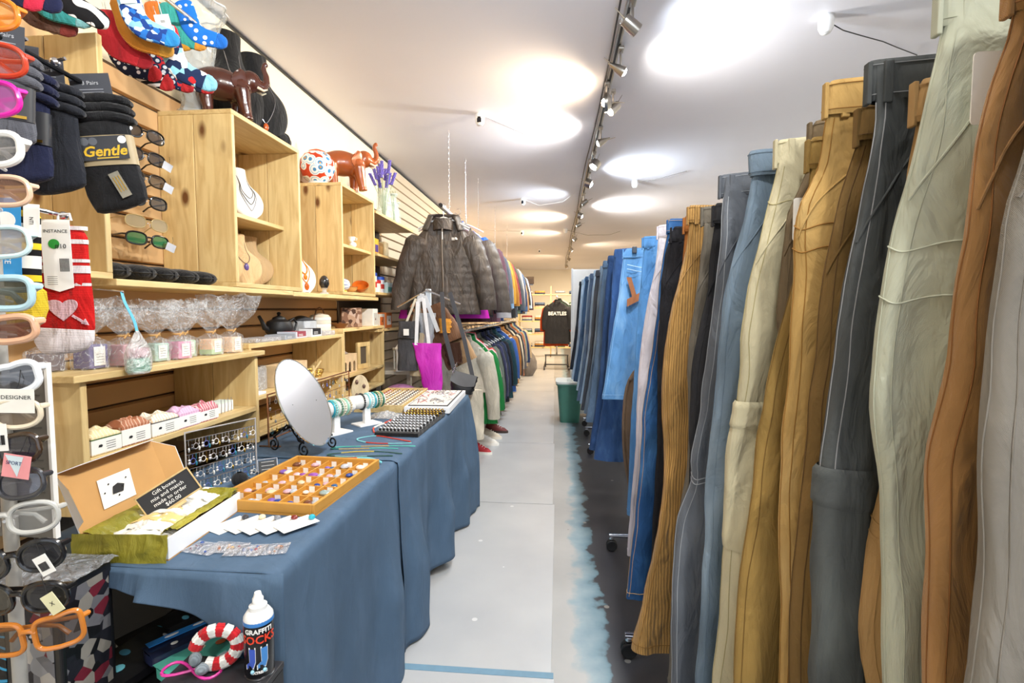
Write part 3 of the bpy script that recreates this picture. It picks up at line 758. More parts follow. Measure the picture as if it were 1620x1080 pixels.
MB().tube([(sinterp([(.56,.33),(.66,.40),(.9,.46),(1.13,.50)], .56+.57*i/20)-.46, -.012, .56+.57*i/20) for i in range(21)], .012, 8).build('armhole_binding', VEST, qv, smooth=True)
MB().tube([(sinterp([(0,.35),(.22,.312),(.42,.308),(.56,.33),(.66,.40)], .66*i/20)-.464, -.008, .66*i/20) for i in range(21)], .008, 8).build('edge_binding', VEST, qv, smooth=True)
MB().tube([(.04,-.012,1.13),(.1125,.0,1.165),(.16,0,1.13),(.16,0,.6)], .005, 6).build('shoulder_strap', VEST, qv, smooth=True)
far = [(2.78,'3a5d94','5c83b8',.50,1.645,.285),(2.98,'2c4874','4a6ea6',.5,1.63,.27),(3.2,'58708c','7790ad',.62,1.62,.26),(3.42,'6f8399','93a7bb',.62,1.61,.262),(3.66,'3e434c','5a606a',.6,1.60,.25),(3.9,'9ab6d2','bcd2e8',.6,1.62,.252),(4.15,'4f6480','7088a6',.58,1.61,.24),(4.42,'a9c2da','c9dcec',.62,1.62,.245),(4.7,'35506f','58789c',.66,1.62,.23),(5.0,'86abd0','acc8e4',.62,1.63,.235),(5.3,'b4cadf','d0e0ef',.60,1.63,.225),(5.65,'2b2f38','474d58',.66,1.63,.215)]
nm = ['deep blue jeans directly behind the light denim shorts','dark indigo jeans behind the deep blue pair','dusty blue jeans, third after the denim shorts','washed grey blue jeans, fourth after the denim shorts','charcoal jeans, fifth after the denim shorts','pale blue jeans, sixth after the denim shorts','steel blue jeans, seventh after the denim shorts','ice blue jeans, eighth after the denim shorts','dark teal blue jeans, ninth after the denim shorts','sky blue jeans, tenth after the denim shorts','bleached blue jeans, next to last before the white board','near black jeans, last before the white board']
for i, ((Y, a, c, hem, top, xe), lab) in enumerate(zip(far, nm)):
    tab = [(hem, xe-.085), (hem+.4, xe-.03), (top-.2, xe), (top, xe+.02)]
    trousers(lab, Y, .085, tab, hem, top, F(a, c, 'denim', fade=.3), seed=80+i*2.3, detail=0, group='jeans on the second rack')
def garment_rack(label, x0, x1, ya, yb, h, wheel_y=None, mat=CHROME):
    t = thing('clothes_rack', label, 'clothes rack', (0, 0, 0))
    xm = (x0+x1)/2
    MB().tube([(xm, ya-.45, h), (xm, yb+.20, h)], .0125, 10).build('rail', mat, t, smooth=True)
    for y in (ya, yb):
        MB().tube([(xm, y, .075), (xm, y, h)], .0125, 10).build('post', mat, t, smooth=True)
        FT = MB().tube([(x0, y, .085), (x1, y, .085)], .0125, 10).build('foot', mat, t, smooth=True)
        for x in (x0+.015, x1-.015):
            w = MB(); 
            for sy in (-1, 1): w.lathe([(.006,-.006),(.026,-.008),(.03,-.004),(.03,.004),(.026,.008),(.006,.006)], 18, (x, y+sy*.011, .031), mat=Matrix.Rotation(PI/2, 4, 'X'))
            w.build('caster_wheel', plain('1a1a1c',.5), FT, smooth=True)
            MB().box(x-.012, y-.005, .03, x+.012, y+.005, .07).build('caster_fork', plain('26262a',.4), FT, bevel=.002)
            MB().lathe([(.014,0),(.014,.012),(.006,.014)], 12, (x, y, .066)).build('caster_cap', CHROME, FT, smooth=True)
    MB().tube([(xm, ya, .085), (xm, yb, .085)], .010, 8).build('base_bar', mat, t, smooth=True)
    return t
garment_rack('chrome rolling rack carrying the nearest trousers', .26, .86, .18, 1.885, 1.585)
garment_rack('chrome rolling rack under the denim shorts and blue jeans', .285, .86, 2.745, 4.62, 1.60)
garment_rack('chrome rolling rack under the last pale jeans', .29, .86, 5.3, 5.75, 1.60)
wb_ = thing('white_board', 'tall white board standing behind the last jeans', 'board', (.62, 6.35, 0))
MB().box(-.45, -.012, .02, .45, .012, 1.82).build('panel', plain('eceae6', .5, var=.02), wb_, bevel=.003)
for x in (-.45, .45): MB().box(x-.012, -.016, 0, x+.012, .016, 1.83).build('edge_strip', plain('d9d8d6', .5), wb_, bevel=.002)
bn = thing('storage_bin', 'green plastic bin with pale lid on the floor under the jeans', 'bin', (.14, 6.05, 0))
GRN = plain('3f7566', .4)
def bf(u, v):
    a = 2*PI*u; s = lerp(.115, .15, v); zz = lerp(.0, .47, v)
    return (s*1.0*spow(math.cos(a), .35), s*1.35*spow(math.sin(a), .35), zz)
m = MB().grid(bf, 40, 8, True); m.f.append(list(range(40))[::-1]); m.m.append(0)
m.build('tub', GRN, bn, smooth=True, angle=50)
MB().grid(lambda u, v: ((.158 if v < .5 else .164)*spow(math.cos(2*PI*u), .35), (.212 if v < .5 else .22)*spow(math.sin(2*PI*u), .35), .44+.022*v), 40, 2, True).build('rim', plain('4f8676',.4), bn, smooth=True)
MB().grid(lambda u, v: ((.166*(1-max(0,v-.5)*2*.999))*spow(math.cos(2*PI*u), .35), (.222*(1-max(0,v-.5)*2*.999))*spow(math.sin(2*PI*u), .35), .462+.022*min(1, v*2)), 40, 6, True).build('lid', plain('dfe3dd',.45), bn, smooth=True)
MB().box(-.03, -.09, .484, .03, .09, .492).build('lid_handle', plain('cfd5ce',.45), bn, bevel=.003)
# ------------------------------------------------------------------ hung garments on the left wall
def garment(name, label, cat, x, y, hem, L, sw, mat, rz=0, sleeve=.56, th=.11, seed=0, collar=True, group=None, trim=None, cuff=None, hemw=.27, splay=.09, quilt=0, detail=0, inner=None, sr=.068, short=False):
    t = thing(name, label, cat, (x, y, hem), rz, group)
    def tor(u, v):
        a = 2*PI*u; z = L*v; d = L - z
        if d < .13: hw = lerp(.07, sw, (d/.13)**.7)
        else: hw = lerp(sw, hemw, min(1, (d-.13)/max(.1, L-.13)))
        tt = th*interp([(0,.30),(.08,.55),(.25,.9),(.6,1),(1.3,1.0)], d)
        X = hw*spow(math.cos(a), .75); Y = tt/2*spow(math.sin(a), .8)
        f = nz(X*6+seed, z*1.4, seed) + .5*nz(X*15, z*3, seed+4)
        Y += th*.16*f*(1 if d > .1 else d/.1)
        if quilt: Y -= quilt*abs(math.sin(z*quilt_f(X)))**.6
        return (X, Y, z + .008*nz(X*8, seed)*(1-v))
    def quilt_f(X): return 62
    nu, nv = (56, 60) if detail else (22, 16)
    m = MB().grid(tor, nu, nv, True); n = len(m.v); m.f.append([n-nu+i for i in range(nu)]); m.m.append(0); m.f.append(list(range(nu))[::-1]); m.m.append(0)
    m.build('torso', mat, t, smooth=True, angle=80)
    for s in (-1, 1):
        p0 = Vector((s*(sw-.045), 0, L-.115)); p2 = Vector((s*(sw+splay), -.015, L-.115-sleeve)); p1 = (p0+p2)/2 + Vector((s*.05, -.01, .03))
        def slv(u, v):
            a = 2*PI*u; k = 1-v
            c = p0*k*k + p1*2*k*v + p2*v*v
            r = lerp(sr+.012, sr*.78, v)*(1+.10*nz(v*7+seed, a*.8, s*3.1))
            if quilt: r += quilt*.9*abs(math.sin(v*22))**.6
            if v < .08: r *= lerp(.72, 1, v/.08)
            return (c.x + r*math.cos(a), c.y + r*.72*math.sin(a), c.z + s*r*math.cos(a)*.35*(1-v))
        nu2, nv2 = (24, 44) if detail else (12, 12)
        m = MB().grid(slv, nu2, nv2, True); n = len(m.v); m.f.append([n-nu2+i for i in range(nu2)]); m.m.append(0); m.f.append(list(range(nu2))[::-1]); m.m.append(0)
        m.build('sleeve', mat, t, smooth=True, angle=80)
        if cuff:
            m = MB().grid(lambda u, v: (p2.x + s*.004*v + (sr*.76)*math.cos(2*PI*u), p2.y + sr*.76*.74*math.sin(2*PI*u), p2.z + .012 - .055*v), 14, 3, True)
            m.f.append([14*3+i for i in range(14)]); m.m.append(0); m.build('cuff', cuff, t, smooth=True)
    if collar:
        def cf(u, v):
            a = 2*PI*u; r = lerp(.072, .060, v)
            return (r*1.05*math.cos(a), r*.75*math.sin(a), L-.012+.05*v + .012*math.sin(a)*v)
        MB().sheet(cf, 20, 4, .006).build('collar', trim or mat, t, smooth=True)
    return t
HANG = MB().tube([(0,0,-.06),(0,0,-.005)]+[(.018*math.sin(a)*1.0, 0, .02-.022*math.cos(a)) for a in [i*.35 for i in range(12)]], .0022, 6).mesh('hook', CHROME, True)
HBAR = MB().tube([(-.2,0,-.145),(-.1,0,-.095),(0,0,-.06),(.1,0,-.095),(.2,0,-.145)], .006, 8).mesh('shoulder_bar', plain('e8e8e6',.4), True)
def hanger(x, y, zr, rz=0, label='thin wire hanger on the upper wall rail', group='hangers on the upper wall rail'):
    t = thing('clothes_hanger', label, 'hanger', (x, y, zr), rz, group)
    link('hook', HANG, t); link('shoulder_bar', HBAR, t)
    return t
UX, UZ, LX, LZ = -.86, 2.085, -.86, 1.125
for lab, X, Z, ya, yb in (('upper white clothes rail hung from chains along the left wall', UX, UZ, 3.70, 10.2), ('lower clothes rail under the jackets along the left wall', LX, LZ, 4.15, 10.0)):
    t = thing('clothes_rail', lab, 'rail', (X, ya, Z))
    MB().tube([(0,0,0),(0,yb-ya,0)], .0125, 10).build('pipe', plain('e6e6e4', .35), t, smooth=True)
    MB().tube([(0,-.02,0),(0,.0,0)], .015, 10).build('end_cap', BLACK, t, smooth=True)
    for yy in ((.28, 1.0, 1.75, 3.2, 4.8) if Z > 2 else ()):
        ch = MB()
        n = int((CEIL-Z-.02)/.022)
        for i in range(n):
            z = .012 + i*.022
            pts = [(.005*math.cos(a)*(i % 2), yy + .005*math.cos(a)*((i+1) % 2), z+.011+.014*math.sin(a)) for a in [k*PI/4 for k in range(8)]]
            ch.tube(pts, .0016, 5, True)
        o = ch.build('chain', CHROME, t, smooth=True); o['kind'] = 'stuff'
    for yy in ((.4, 2.5, 4.9) if Z < 2 else (3.6,)):
        MB().tube([(0, yy, 0), (WX+.03-X, yy, 0)], .009, 8).build('wall_bracket', STEEL, t, smooth=True)
# the front jacket
QJ = F('3f3833', '514842', 'nylon', .5, .25, .9)
j = garment('quilted_jacket', 'dark brown quilted hooded jacket facing the viewer, first on the upper rail', 'jacket', -.875, 3.84, 1.285, .70, .215, QJ, R(8), .55, .17, 2.2, True, quilt=.0035, detail=1, hemw=.285, splay=.125, sr=.082)
def hood(u, v):
    a = lerp(-.25*PI, 1.25*PI, u); r = lerp(.085, .125, v)
    return (r*1.25*math.cos(a), .02+r*.85*math.sin(a), .70+lerp(.055, -.055, v)+.025*math.sin(a) + .006*nz(u*9, v*4))
MB().sheet(hood, 30, 8, .012).build('hood', QJ, j, smooth=True, angle=120)
MB().sheet(lambda u, v: (.075*math.cos(lerp(1.05*PI, 1.95*PI, u)), .0+.055*math.sin(lerp(1.05*PI, 1.95*PI, u))-.03, .63+.075*v+.01*math.sin(u*PI)), 16, 6, .008).build('collar_flap', QJ, j, smooth=True)
yz = lambda z: -.098
MB().tube([(.004*math.sin(z*9), -.103-.004*math.sin(z*7), z) for z in [.02+i*.031 for i in range(21)]], .0045, 6).build('zip', plain('8c8580',.35,.6), j, smooth=True)
ZP = [c for c in j.children if c.name.startswith('zip')][0]
MB().obox((.0, -.112, .585), (.003,0,0), (0,.002,0), (0,0,.028)).build('zip_pull', WHITE, ZP, bevel=.001)
for k in range(3):
    r = .016 - k*.0048
    MB().tube([(.105 - .012 + r*math.cos(a), -.092, .565 - .006 + r*math.sin(a)) for a in [PI/2*i/6 for i in range(7)]], .0021, 5).build('emblem_arc', WHITE, j)
for k in range(3): MB().obox((.079, -.094, .572-k*.007), (.011,0,0), (0,.0008,0), (0,0,.0018)).build('emblem_bar', WHITE, j)
for s in (-1, 1): MB().tube([(s*.10, -.093, .30), (s*.16, -.085, .16)], .003, 6).build('pocket_zip', plain('2e2925',.5), j)
th_ = thing('clothes_hanger', 'white plastic hanger holding the front quilted jacket', 'hanger', (-.875, 3.84, UZ)); link('hook', HANG, th_); link('shoulder_bar', HBAR, th_)
mg = garment('coat', 'magenta coat peeping out below the front quilted jacket', 'coat', -.90, 3.95, 1.255, .73, .225, plain('c014b8', .6), R(6), .50, .10, 5.1, hemw=.36, splay=.05)
j2 = garment('quilted_jacket', 'second dark quilted jacket with grey lining right behind the front one', 'jacket', -.80, 4.05, 1.275, .70, .22, F('453e39', '575049', 'nylon', .55, .2, .5), R(5), .56, .15, 8.8, quilt=.006, detail=1, hemw=.27, splay=.14, cuff=plain('9a9ca4',.7), sr=.08)
hanger(-.80, 4.05, UZ, label='thin wire hanger holding the second quilted jacket'); hanger(-.90, 3.95, UZ, label='thin wire hanger holding the magenta coat')
UP = [('royal blue shell jacket','1f56c8','nylon'),('light blue and grey jacket','8d9fc0','nylon'),('black windbreaker','22222a','nylon'),('charcoal fleece','3a3a40','knit'),('black padded coat','1c1c22','nylon'),('maroon sweater','5b2a33','knit'),('dusty plum sweater','6b4852','knit'),('slate blue shirt','4d6484','twill'),('navy jacket','27365c','twill'),('denim blue shirt','4a76ac','denim'),('grey hooded top','75787f','knit'),('pale blue shirt','9cc0e2','twill'),('mustard yellow jacket','d79a2e','nylon'),('amber fleece','c88430','knit'),('crimson striped top','a33140','knit'),('off white shirt','d6d2ca','twill'),('dark green jacket','30483e','twill'),('black leather jacket','1e1d1e','nylon'),('steel grey coat','5c6168','twill'),('light grey knit','a7a8ac','knit'),('navy cardigan','2c3a5e','knit'),('sage green coat','6b8276','twill'),('denim jacket','3f608f','denim'),('cream knit','d9ceb8','knit'),('tan coat','a2805a','twill'),('charcoal suit jacket','35353c','twill'),('pale denim shirt','a9c2da','denim'),('dark plum coat','40303c','twill')]
ORD = ['first','second','third','fourth','fifth','sixth','seventh','eighth','ninth','tenth','eleventh','twelfth','thirteenth','fourteenth','fifteenth','sixteenth','seventeenth','eighteenth','nineteenth','twentieth','twenty-first','twenty-second','twenty-third','twenty-fourth','twenty-fifth','twenty-sixth','twenty-seventh','twenty-eighth','twenty-ninth','thirtieth']
yy = 4.22
r2 = random.Random(11)
for i, (nm_, c, k) in enumerate(UP):
    L = r2.uniform(.66, .82)
    garment('jacket' if k == 'nylon' else 'top', '%s, %s after the quilted jackets on the upper rail' % (nm_, ORD[i]), 'jacket' if 'jacket' in nm_ or 'coat' in nm_ else 'top', UX+r2.uniform(-.015, .02), yy, 2.02-L, L, r2.uniform(.215, .24), F(c, kind=k, fade=.2, rough=.6 if k == 'nylon' else .85), r2.uniform(-.12, .12), r2.uniform(.5, .62), .10, i*2.7, group='garments on the upper wall rail', splay=r2.uniform(.06, .11))
    hanger(UX, yy, UZ, label='thin wire hanger under the %s, %s after the quilted jackets' % (nm_, ORD[i]))
    yy += .115 + i*.0065
LO = [('cream blouse','c9c2b2','twill'),('emerald green scarf top','1f7a3c','twill'),('pale pink blouse','e2bcc0','twill'),('bright red cardigan','d3261c','knit'),('grey green blazer','6a7468','twill'),('black shirt','23252c','twill'),('deep navy velvet top','2a2c4e','suede'),('charcoal jacket','33363e','twill'),('ink blue blazer','2a3350','twill'),('black waistcoat','1b1c22','twill'),('dark teal coat','25424a','twill'),('slate grey jacket','4d525c','twill'),('blue patterned shirt','3f62a4','twill'),('ivory coat','e0d8c8','twill'),('caramel blazer','a9713a','twill'),('dark brown jacket','43352c','suede'),('cream wool coat','d8cdb4','knit'),('black evening jacket','202026','twill'),('grey wool jacket','62626a','knit'),('rust jacket','9a5a34','suede'),('pale green coat','7e9488','twill'),('navy coat','2b3a62','twill'),('beige trench coat','b9a484','twill'),('grey fur coat','6a625c','suede')]
yy = 4.32
for i, (nm_, c, k) in enumerate(LO):
    L = r2.uniform(.72, .82) if i > 3 else r2.uniform(.66, .80)
    if i == 0: L = .45
    garment('jacket' if i > 3 else 'blouse', '%s, %s on the lower wall rail counted from the table' % (nm_, ORD[i]), 'jacket' if i > 3 else 'top', LX+.03+r2.uniform(-.015, .03), yy, 1.06-L, L, .205, F(c, kind=k, fade=.2), r2.uniform(-.1, .1), r2.uniform(.48, .58), .10, 40+i*3.1, group='garments on the lower wall rail', splay=r2.uniform(.04, .08))
    hanger(LX, yy, LZ, label='thin wire hanger under the %s, %s on the lower rail' % (nm_, ORD[i]), group='hangers on the lower wall rail')
    yy += .135 + i*.008
# shoes on the floor under the rail
def shoe(label, x, y, c, sole, rz):
    t = thing('shoe', label, 'shoe', (x, y, .004), rz)
    def up(u, v):
        a = 2*PI*u; k = v
        l = .13*spow(math.cos(a), .8); w = lerp(.045, .036, (math.cos(a)+1)/2)*spow(math.sin(a), .9)
        h = .022 + k*lerp(.085, .03, max(0, min(1, (math.cos(a)+.55)/1.2)))
        s = 1 - .35*k**2
        return (l*(1-.12*k) - (.02*k if l > 0 else 0), w*s, h)
    m = MB().grid(up, 24, 8, True); n = len(m.v); m.f.append([n-24+i for i in range(24)]); m.m.append(0); m.build('upper', plain(c, .6), t, smooth=True, angle=60)
    m = MB().grid(lambda u, v: ((.136-.004*(v > .9))*spow(math.cos(2*PI*u), .8), lerp(.05,.041,(math.cos(2*PI*u)+1)/2)*spow(math.sin(2*PI*u), .9), .024*v), 24, 2, True); m.f.append(list(range(24))[::-1]); m.m.append(0); m.f.append([48+i for i in range(24)]); m.m.append(0)
    m.build('sole', plain(sole, .6), t, smooth=True, angle=50)
    for k in range(3): MB().tube([(.02+k*.022, -.02, .078-k*.013), (.02+k*.022, 0, .088-k*.013), (.02+k*.022, .02, .078-k*.013)], .0025, 5).build('lace', plain('e8e4dc', .7), t)
shoe('red sneaker with white sole on the floor past the table', -.72, 4.55, 'b0202a', 'eeeae2', R(-20))
shoe('white sneaker behind the red one', -.70, 4.86, 'e4dfd4', 'f2efe8', R(-15))
shoe('pale beige shoe, third along the floor under the blouses', -.70, 5.10, 'd2c3ac', 'e8e0d2', R(-10))
shoe('dark red shoe, farthest on the floor under the blouses', -.66, 5.36, '6e2a28', '3a2a24', R(-12))
# hung bags beyond the table end
def bag_stand():
    t = thing('bag_stand', 'slim white post stand carrying the handbags past the table end', 'stand', (-.93, 3.58, 0))
    MB().box(-.16, -.16, 0, .16, .16, .02).build('base', plain('dfe3e8', .4), t, bevel=.004)
    MB().box(-.018, -.018, .02, .018, .018, 1.47).build('post', plain('c9d6e4', .4), t, bevel=.003)
    MB().tube([(-.22, -.03, 1.34), (0, -.03, 1.46), (.24, -.03, 1.36)], .008, 8).build('arm', CHROME, t, smooth=True)
bag_stand()
def tote(label, x, y, z, w, h, d, mat, seed=0, taper=.9, tilt=0, name='handbag', flap=None, lean=0, strap=None, strap_m=None, sr_=.008, rz=0, zscale=1):
    t = thing(name, label, 'bag', (x, y, z), rot=(0, R(tilt), rz))
    def bf_(u, v):
        a = 2*PI*u; s = lerp(taper, 1, v)
        X = w/2*s*spow(math.cos(a), .6); Y = d/2*lerp(1, .35, v**2)*spow(math.sin(a), .7)
        Y += d*.12*nz(X*14+seed, v*3, seed); X += .01*nz(v*6, a, seed)
        return (X + lean*v, Y, h*v + .008*nz(X*9, seed)*v)
    m = MB().grid(bf_, 32, 20, True); m.f.append(list(range(32))[::-1]); m.m.append(0); m.f.append([32*20+i for i in range(32)]); m.m.append(0)
    m.build('bag_body', mat, t, smooth=True, angle=70)
    if flap: MB().sheet(lambda u, v: (lerp(-w*.47, w*.47, u)+lean*(1-v*.4), -d*.5*lerp(.55, 1.0, v)-.006, h*(1.0-.55*v)+.01-.02*math.sin(u*PI)*v), 12, 8, .004).build('flap', flap, t, smooth=True)
    if strap:
        for k, P in enumerate(strap): 
            pts = [Vector(p)-Vector((x,y,z)) for p in P]; q = []
            for i in range(len(pts)-1):
                for j in range(6):
                    q.append(pts[i].lerp(pts[i+1], j/6))
            q.append(pts[-1])
            W_ = sr_
            mm = MB()
            for i in range(len(q)-1):
                a_, b_ = q[i], q[i+1]; dirv = (b_-a_).normalized(); sd = Vector((0,1,0)).cross(dirv)
                sd = sd.normalized()*W_ if sd.length > 1e-4 else Vector((W_,0,0))
                mm.add([a_-sd+Vector((0,-.0015,0)), a_+sd+Vector((0,-.0015,0)), b_+sd+Vector((0,-.0015,0)), b_-sd+Vector((0,-.0015,0)), a_-sd+Vector((0,.0015,0)), a_+sd+Vector((0,.0015,0)), b_+sd+Vector((0,.0015,0)), b_-sd+Vector((0,.0015,0))],
                       [(0,1,2,3),(7,6,5,4),(0,4,5,1),(2,6,7,3),(1,5,6,2),(3,7,4,0)])
            mm.build('strap', strap_m, t)
    return t
tote('charcoal cylindrical bag with a white paper tag, left of the magenta tote', -1.04, 3.46, .90, .155, .34, .12, F('4c4c50','5c5c60','twill'), 1, 1.0, strap=[[(-1.06,3.45,1.22),(-1.0,3.50,1.40)]], strap_m=plain('c9c2b0',.7))
o = bpy.data.objects['handbag']; MB().box(-.02, -.066, .245, .018, -.063, .29).build('paper_tag', PAPER, o); MB().tube([(.077*math.cos(a), -.06*math.sin(a), .225) for a in [i*PI/8 for i in range(17)]], .004, 6).build('rim_seam', BLACK, o)
tote('magenta cloth tote with slanting sides', -.855, 3.40, .762, .20, .33, .06, F('c322b4','d642c8','nylon',.6,.2,.6), 2, .62, 0, lean=-.045, strap=[[(-.97,3.39,1.08),(-.97,3.44,1.38),(-.93,3.44,1.40),(-.88,3.39,1.08)]], strap_m=plain('dfe2e8',.6), sr_=.012)
tote('beige canvas bag with zip behind the magenta tote', -.975, 3.465, .86, .155, .30, .07, F('b9ab8e'), 3, .7, strap=[[(-1.03,3.46,1.15),(-.98,3.48,1.39),(-.93,3.46,1.15)]], strap_m=plain('8c8478',.7), sr_=.008)
tote('black leather crossbody bag with grey top hanging by a chain at the table corner', -.655, 3.37, .765, .18, .125, .09, plain('1f1f22',.4), 4, .85, 14, flap=plain('55565a',.4), strap=[[(-.73,3.34,.90),(-.86,3.35,1.14),(-.95,3.40,1.39)],[(-.60,3.34,.89),(-.72,3.37,1.12),(-.90,3.42,1.40)]], strap_m=plain('3d3f46',.6), sr_=.014)
o = bpy.data.objects['handbag.003']; ch = MB()
for i in range(7): ch.tube([(-.075+.006*math.cos(a)*(i % 2)+.004*i*.3, -.05+.006*math.cos(a)*((i+1) % 2), .145+i*.012-.03+.008*math.sin(a)) for a in [k*PI/4 for k in range(8)]], .0018, 5, True)
ch.build('chain', CHROME, o, smooth=True)['kind'] = 'stuff'
tote('brown slouchy leather bag heaped behind the straps', -.79, 3.56, 1.08, .27, .29, .12, F('6a4a34','80604a','suede'), 5, 1.1, -24, lean=-.05, strap=[[(-.88,3.54,1.30),(-.92,3.54,1.42),(-.90,3.56,1.44),(-.82,3.54,1.30)]], strap_m=plain('9a6b48',.6), sr_=.009)
tote('amber yellow pouch between the brown bags', -.79, 3.49, 1.16, .09, .10, .05, F('d0913a'), 6, .8)
tote('tan crumpled shoulder bag at the right of the brown one', -.685, 3.60, .93, .21, .29, .12, F('927454','a98a66','suede'), 7, 1.1, -26)
tote('dark chocolate flat purse under the tan bag', -.72, 3.50, .94, .12, .15, .04, F('3e281e'), 8, .9, -10)
tote('pale grey shoulder bag with broad straps hung on the stand', -.915, 3.47, 1.08, .13, .22, .05, F('9da2aa','b6bac2'), 9, .6, strap=[[(-.99,3.45,1.18),(-.965,3.47,1.42),(-.93,3.47,1.42),(-.83,3.45,1.17)]], strap_m=plain('c6cad0',.6), sr_=.014)
# cream sack hanging off the far table corner, fabric on a low bench
tote('cream linen sack leaning against the far table end', -.62, 3.48, .42, .20, .34, .14, F('cfc6b4'), 12, 1.05)
# far end: rolling rack with band shirt, back shelves
rr = thing('rolling_rack', 'black rolling rack with a centre post holding dark shirts', 'clothes rack', (-.03, 11.35, 0))
MB().tube([(0,0,.3),(0,0,1.62)], .02, 8).build('post', CHROME, rr, smooth=True)
MB().tube([(0,-.3,1.62),(0,.9,1.62)], .015, 8).build('rail', CHROME, rr, smooth=True)
for s in (-1, 1):
    MB().tube([(s*.24,-.2,.06),(s*.24,-.2,.34)], .012, 8).build('base_post', BLACK, rr)
    MB().tube([(s*.27,-.3,.08),(s*.27,.8,.08)], .014, 8).build('foot', BLACK, rr)
    for q in (-.3, .8): MB().lathe([(.01,-.012),(.035,-.012),(.035,.012),(.01,.012)], 14, (s*.27, q, .04), mat=Matrix.Rotation(PI/2, 4, 'Y')).build('caster_wheel', BLACK, rr)
for z in (.12, .33): MB().tube([(-.26,-.2,z),(.26,-.2,z)], .014, 8).build('crossbar', BLACK, rr)
bt = garment('band_shirt', 'black band shirt with white lettering on the front, on the far rolling rack', 'shirt', -.02, 11.18, .58, .92, .25, F('2e2e31', fade=.15), 0, .50, .12, 91, hemw=.28, splay=.03)
lettering('BEATLES', .105, WHITE, (.0, -.085, .66), (1,0,0), (0,0,1), bt, thick=.002, bold=.004)
for i, (c, nm_) in enumerate((('c84a20','orange top'),('2a2a2e','black top'),('27402f','dark green top'),('1d1d20','black long coat'),('b8b4ac','pale top'))):
    garment('top', '%s behind the band shirt on the far rack, %s back' % (nm_, ORD[i]), 'top', -.05+.02*i, 11.32+i*.13, .52+.02*i, .96, .25, F(c), 0, .52, .1, 100+i, group='tops on the far rolling rack', hemw=.28, splay=.05)
bs = thing('back_shelf', 'pine shelving with folded clothes by the far wall', 'shelf', (-.62, 14.4, 0))
for z in (.25, .62, .99, 1.36, 1.73): MB().box(-.5, -.2, z, 1.3, .2, z+.03).build('shelf_board', PX, bs, bevel=.003)
for x in (-.5, .4, 1.27): MB().box(x, -.2, 0, x+.03, .2, 1.98).build('upright', PV, bs, bevel=.003)
r3 = random.Random(5); cc = ['5a6a86','c8c2b6','8a3a3a','3a3f4c','b9884a','d8d4cc','4a6a58','8f96a4','caa890','2e3340']
def folded(label, x, y, z, c, w=.3, h=.045):
    t = thing('folded_garment', label, 'clothes', (x, y, z), group='folded clothes on the back shelf')
    for k in range(3):
        m = MB(); m.grid(lambda u, v: (w/2*(1-.03*k)*spow(math.cos(2*PI*u), .3), .15*spow(math.sin(2*PI*u), .3), h/3*(k+v)+.003), 16, 1, True); m.f.append([16+i for i in range(16)]); m.m.append(0)
        m.build('fold_layer', F(c), t, smooth=True, angle=60, bevel=0)
sh = ['bottom','second','third','fourth','top']
for si, z in enumerate((.28, .65, 1.02, 1.39, 1.76)):
    for k, x in enumerate((-.88, -.52, .05, .45)):
        for q in range(3 if si < 4 else 2):
            if r3.random() < .85: folded('folded %s garment, %s in pile %s from the left on the %s back shelf' % (r3.choice(['cotton','knit','denim']), ORD[q], ORD[k], sh[si]), x, 14.4, z+.048*q, cc[(si*5+k*3+q) % 10])
dk = thing('cardboard_box', 'small dark box set on the wall bracket at the far end of the jackets', 'box', (-.62, 10.55, 1.86)); MB().box(-.11,-.1,0,.11,.1,.14).build('carton', plain('3a2e26',.7), dk, bevel=.003); MB().box(-.112,-.101,.10,.112,.101,.145).build('carton_lid', plain('43352b',.7), dk, bevel=.002); MB().box(-1.0,-.02,-.03,.1,.02,0).build('bracket', STEEL, dk)
gs = thing('grey_sack', 'grey stuffed sack on the floor at the far end of the rails', 'sack', (-.62, 10.1, 0))
MB().grid(lambda u, v: ((.20*math.sin(PI*min(.97,.12+v*.85))**.6)*math.cos(2*PI*u)+.02*nz(u*9,v*5), .2*math.sin(PI*min(.97,.12+v*.85))**.6*math.sin(2*PI*u), .52*v), 20, 14, True).build('sack_body', F('77706a', kind='suede'), gs, smooth=True)
MB().tube([(0,0,.48),(0,0,.56)], [.05,.03], 10).build('tied_neck', F('6a645e'), gs, smooth=True)
# ceiling devices
def dome_camera(label, x, y, big=1, col=None, cable=None):
    t = thing('security_camera', label, 'camera', (x, y, CEIL), rot=(0, 0, 0)); s = big
    MB().lathe([(.0,-.085*s),(.02*s,-.082*s),(.034*s,-.06*s),(.036*s,-.02*s),(.03*s,0)], 20).build('housing', plain('f0f0f0', .3), t, smooth=True)
    MB().grid(lambda u, v: (.0365*s*math.sin(lerp(-.45,.45,u)), -.0365*s*math.cos(lerp(-.45,.45,u)), lerp(-.07,-.03,v)*s) if v < .7 else (.0368*s*math.sin(lerp(-.3,.3,u)), -.0368*s*math.cos(lerp(-.3,.3,u)), lerp(-.07,-.03,v)*s), 8, 6).build('lens_window', plain('0c0c0e', .12), t, smooth=True)
    MB().lathe([(.0,-.004),(.010*s,-.003),(.011*s,.002)], 12, (0,-.036*s,-.052*s), mat=Matrix.Rotation(PI/2,4,'X')).build('lens', plain('1a1a22', .08), t, smooth=True)
    if cable: MB().tube([Vector(p)-Vector((x,y,CEIL)) for p in cable], .0016, 6).build('cable', col or plain('e4e2dd',.5), t, smooth=True)
dome_camera('white dome security camera nearest on the left ceiling', -.575, 3.73, 1.0, cable=[(-.56,3.74,2.735),(-.40,3.95,2.73),(-.25,4.2,2.735)])
dome_camera('white security camera with grey cable, second along the ceiling', -.46, 6.55, 1.0, cable=[(-.46,6.55,2.735),(-.25,6.6,2.66),(.05,6.4,2.66),(.2,6.2,2.73)])
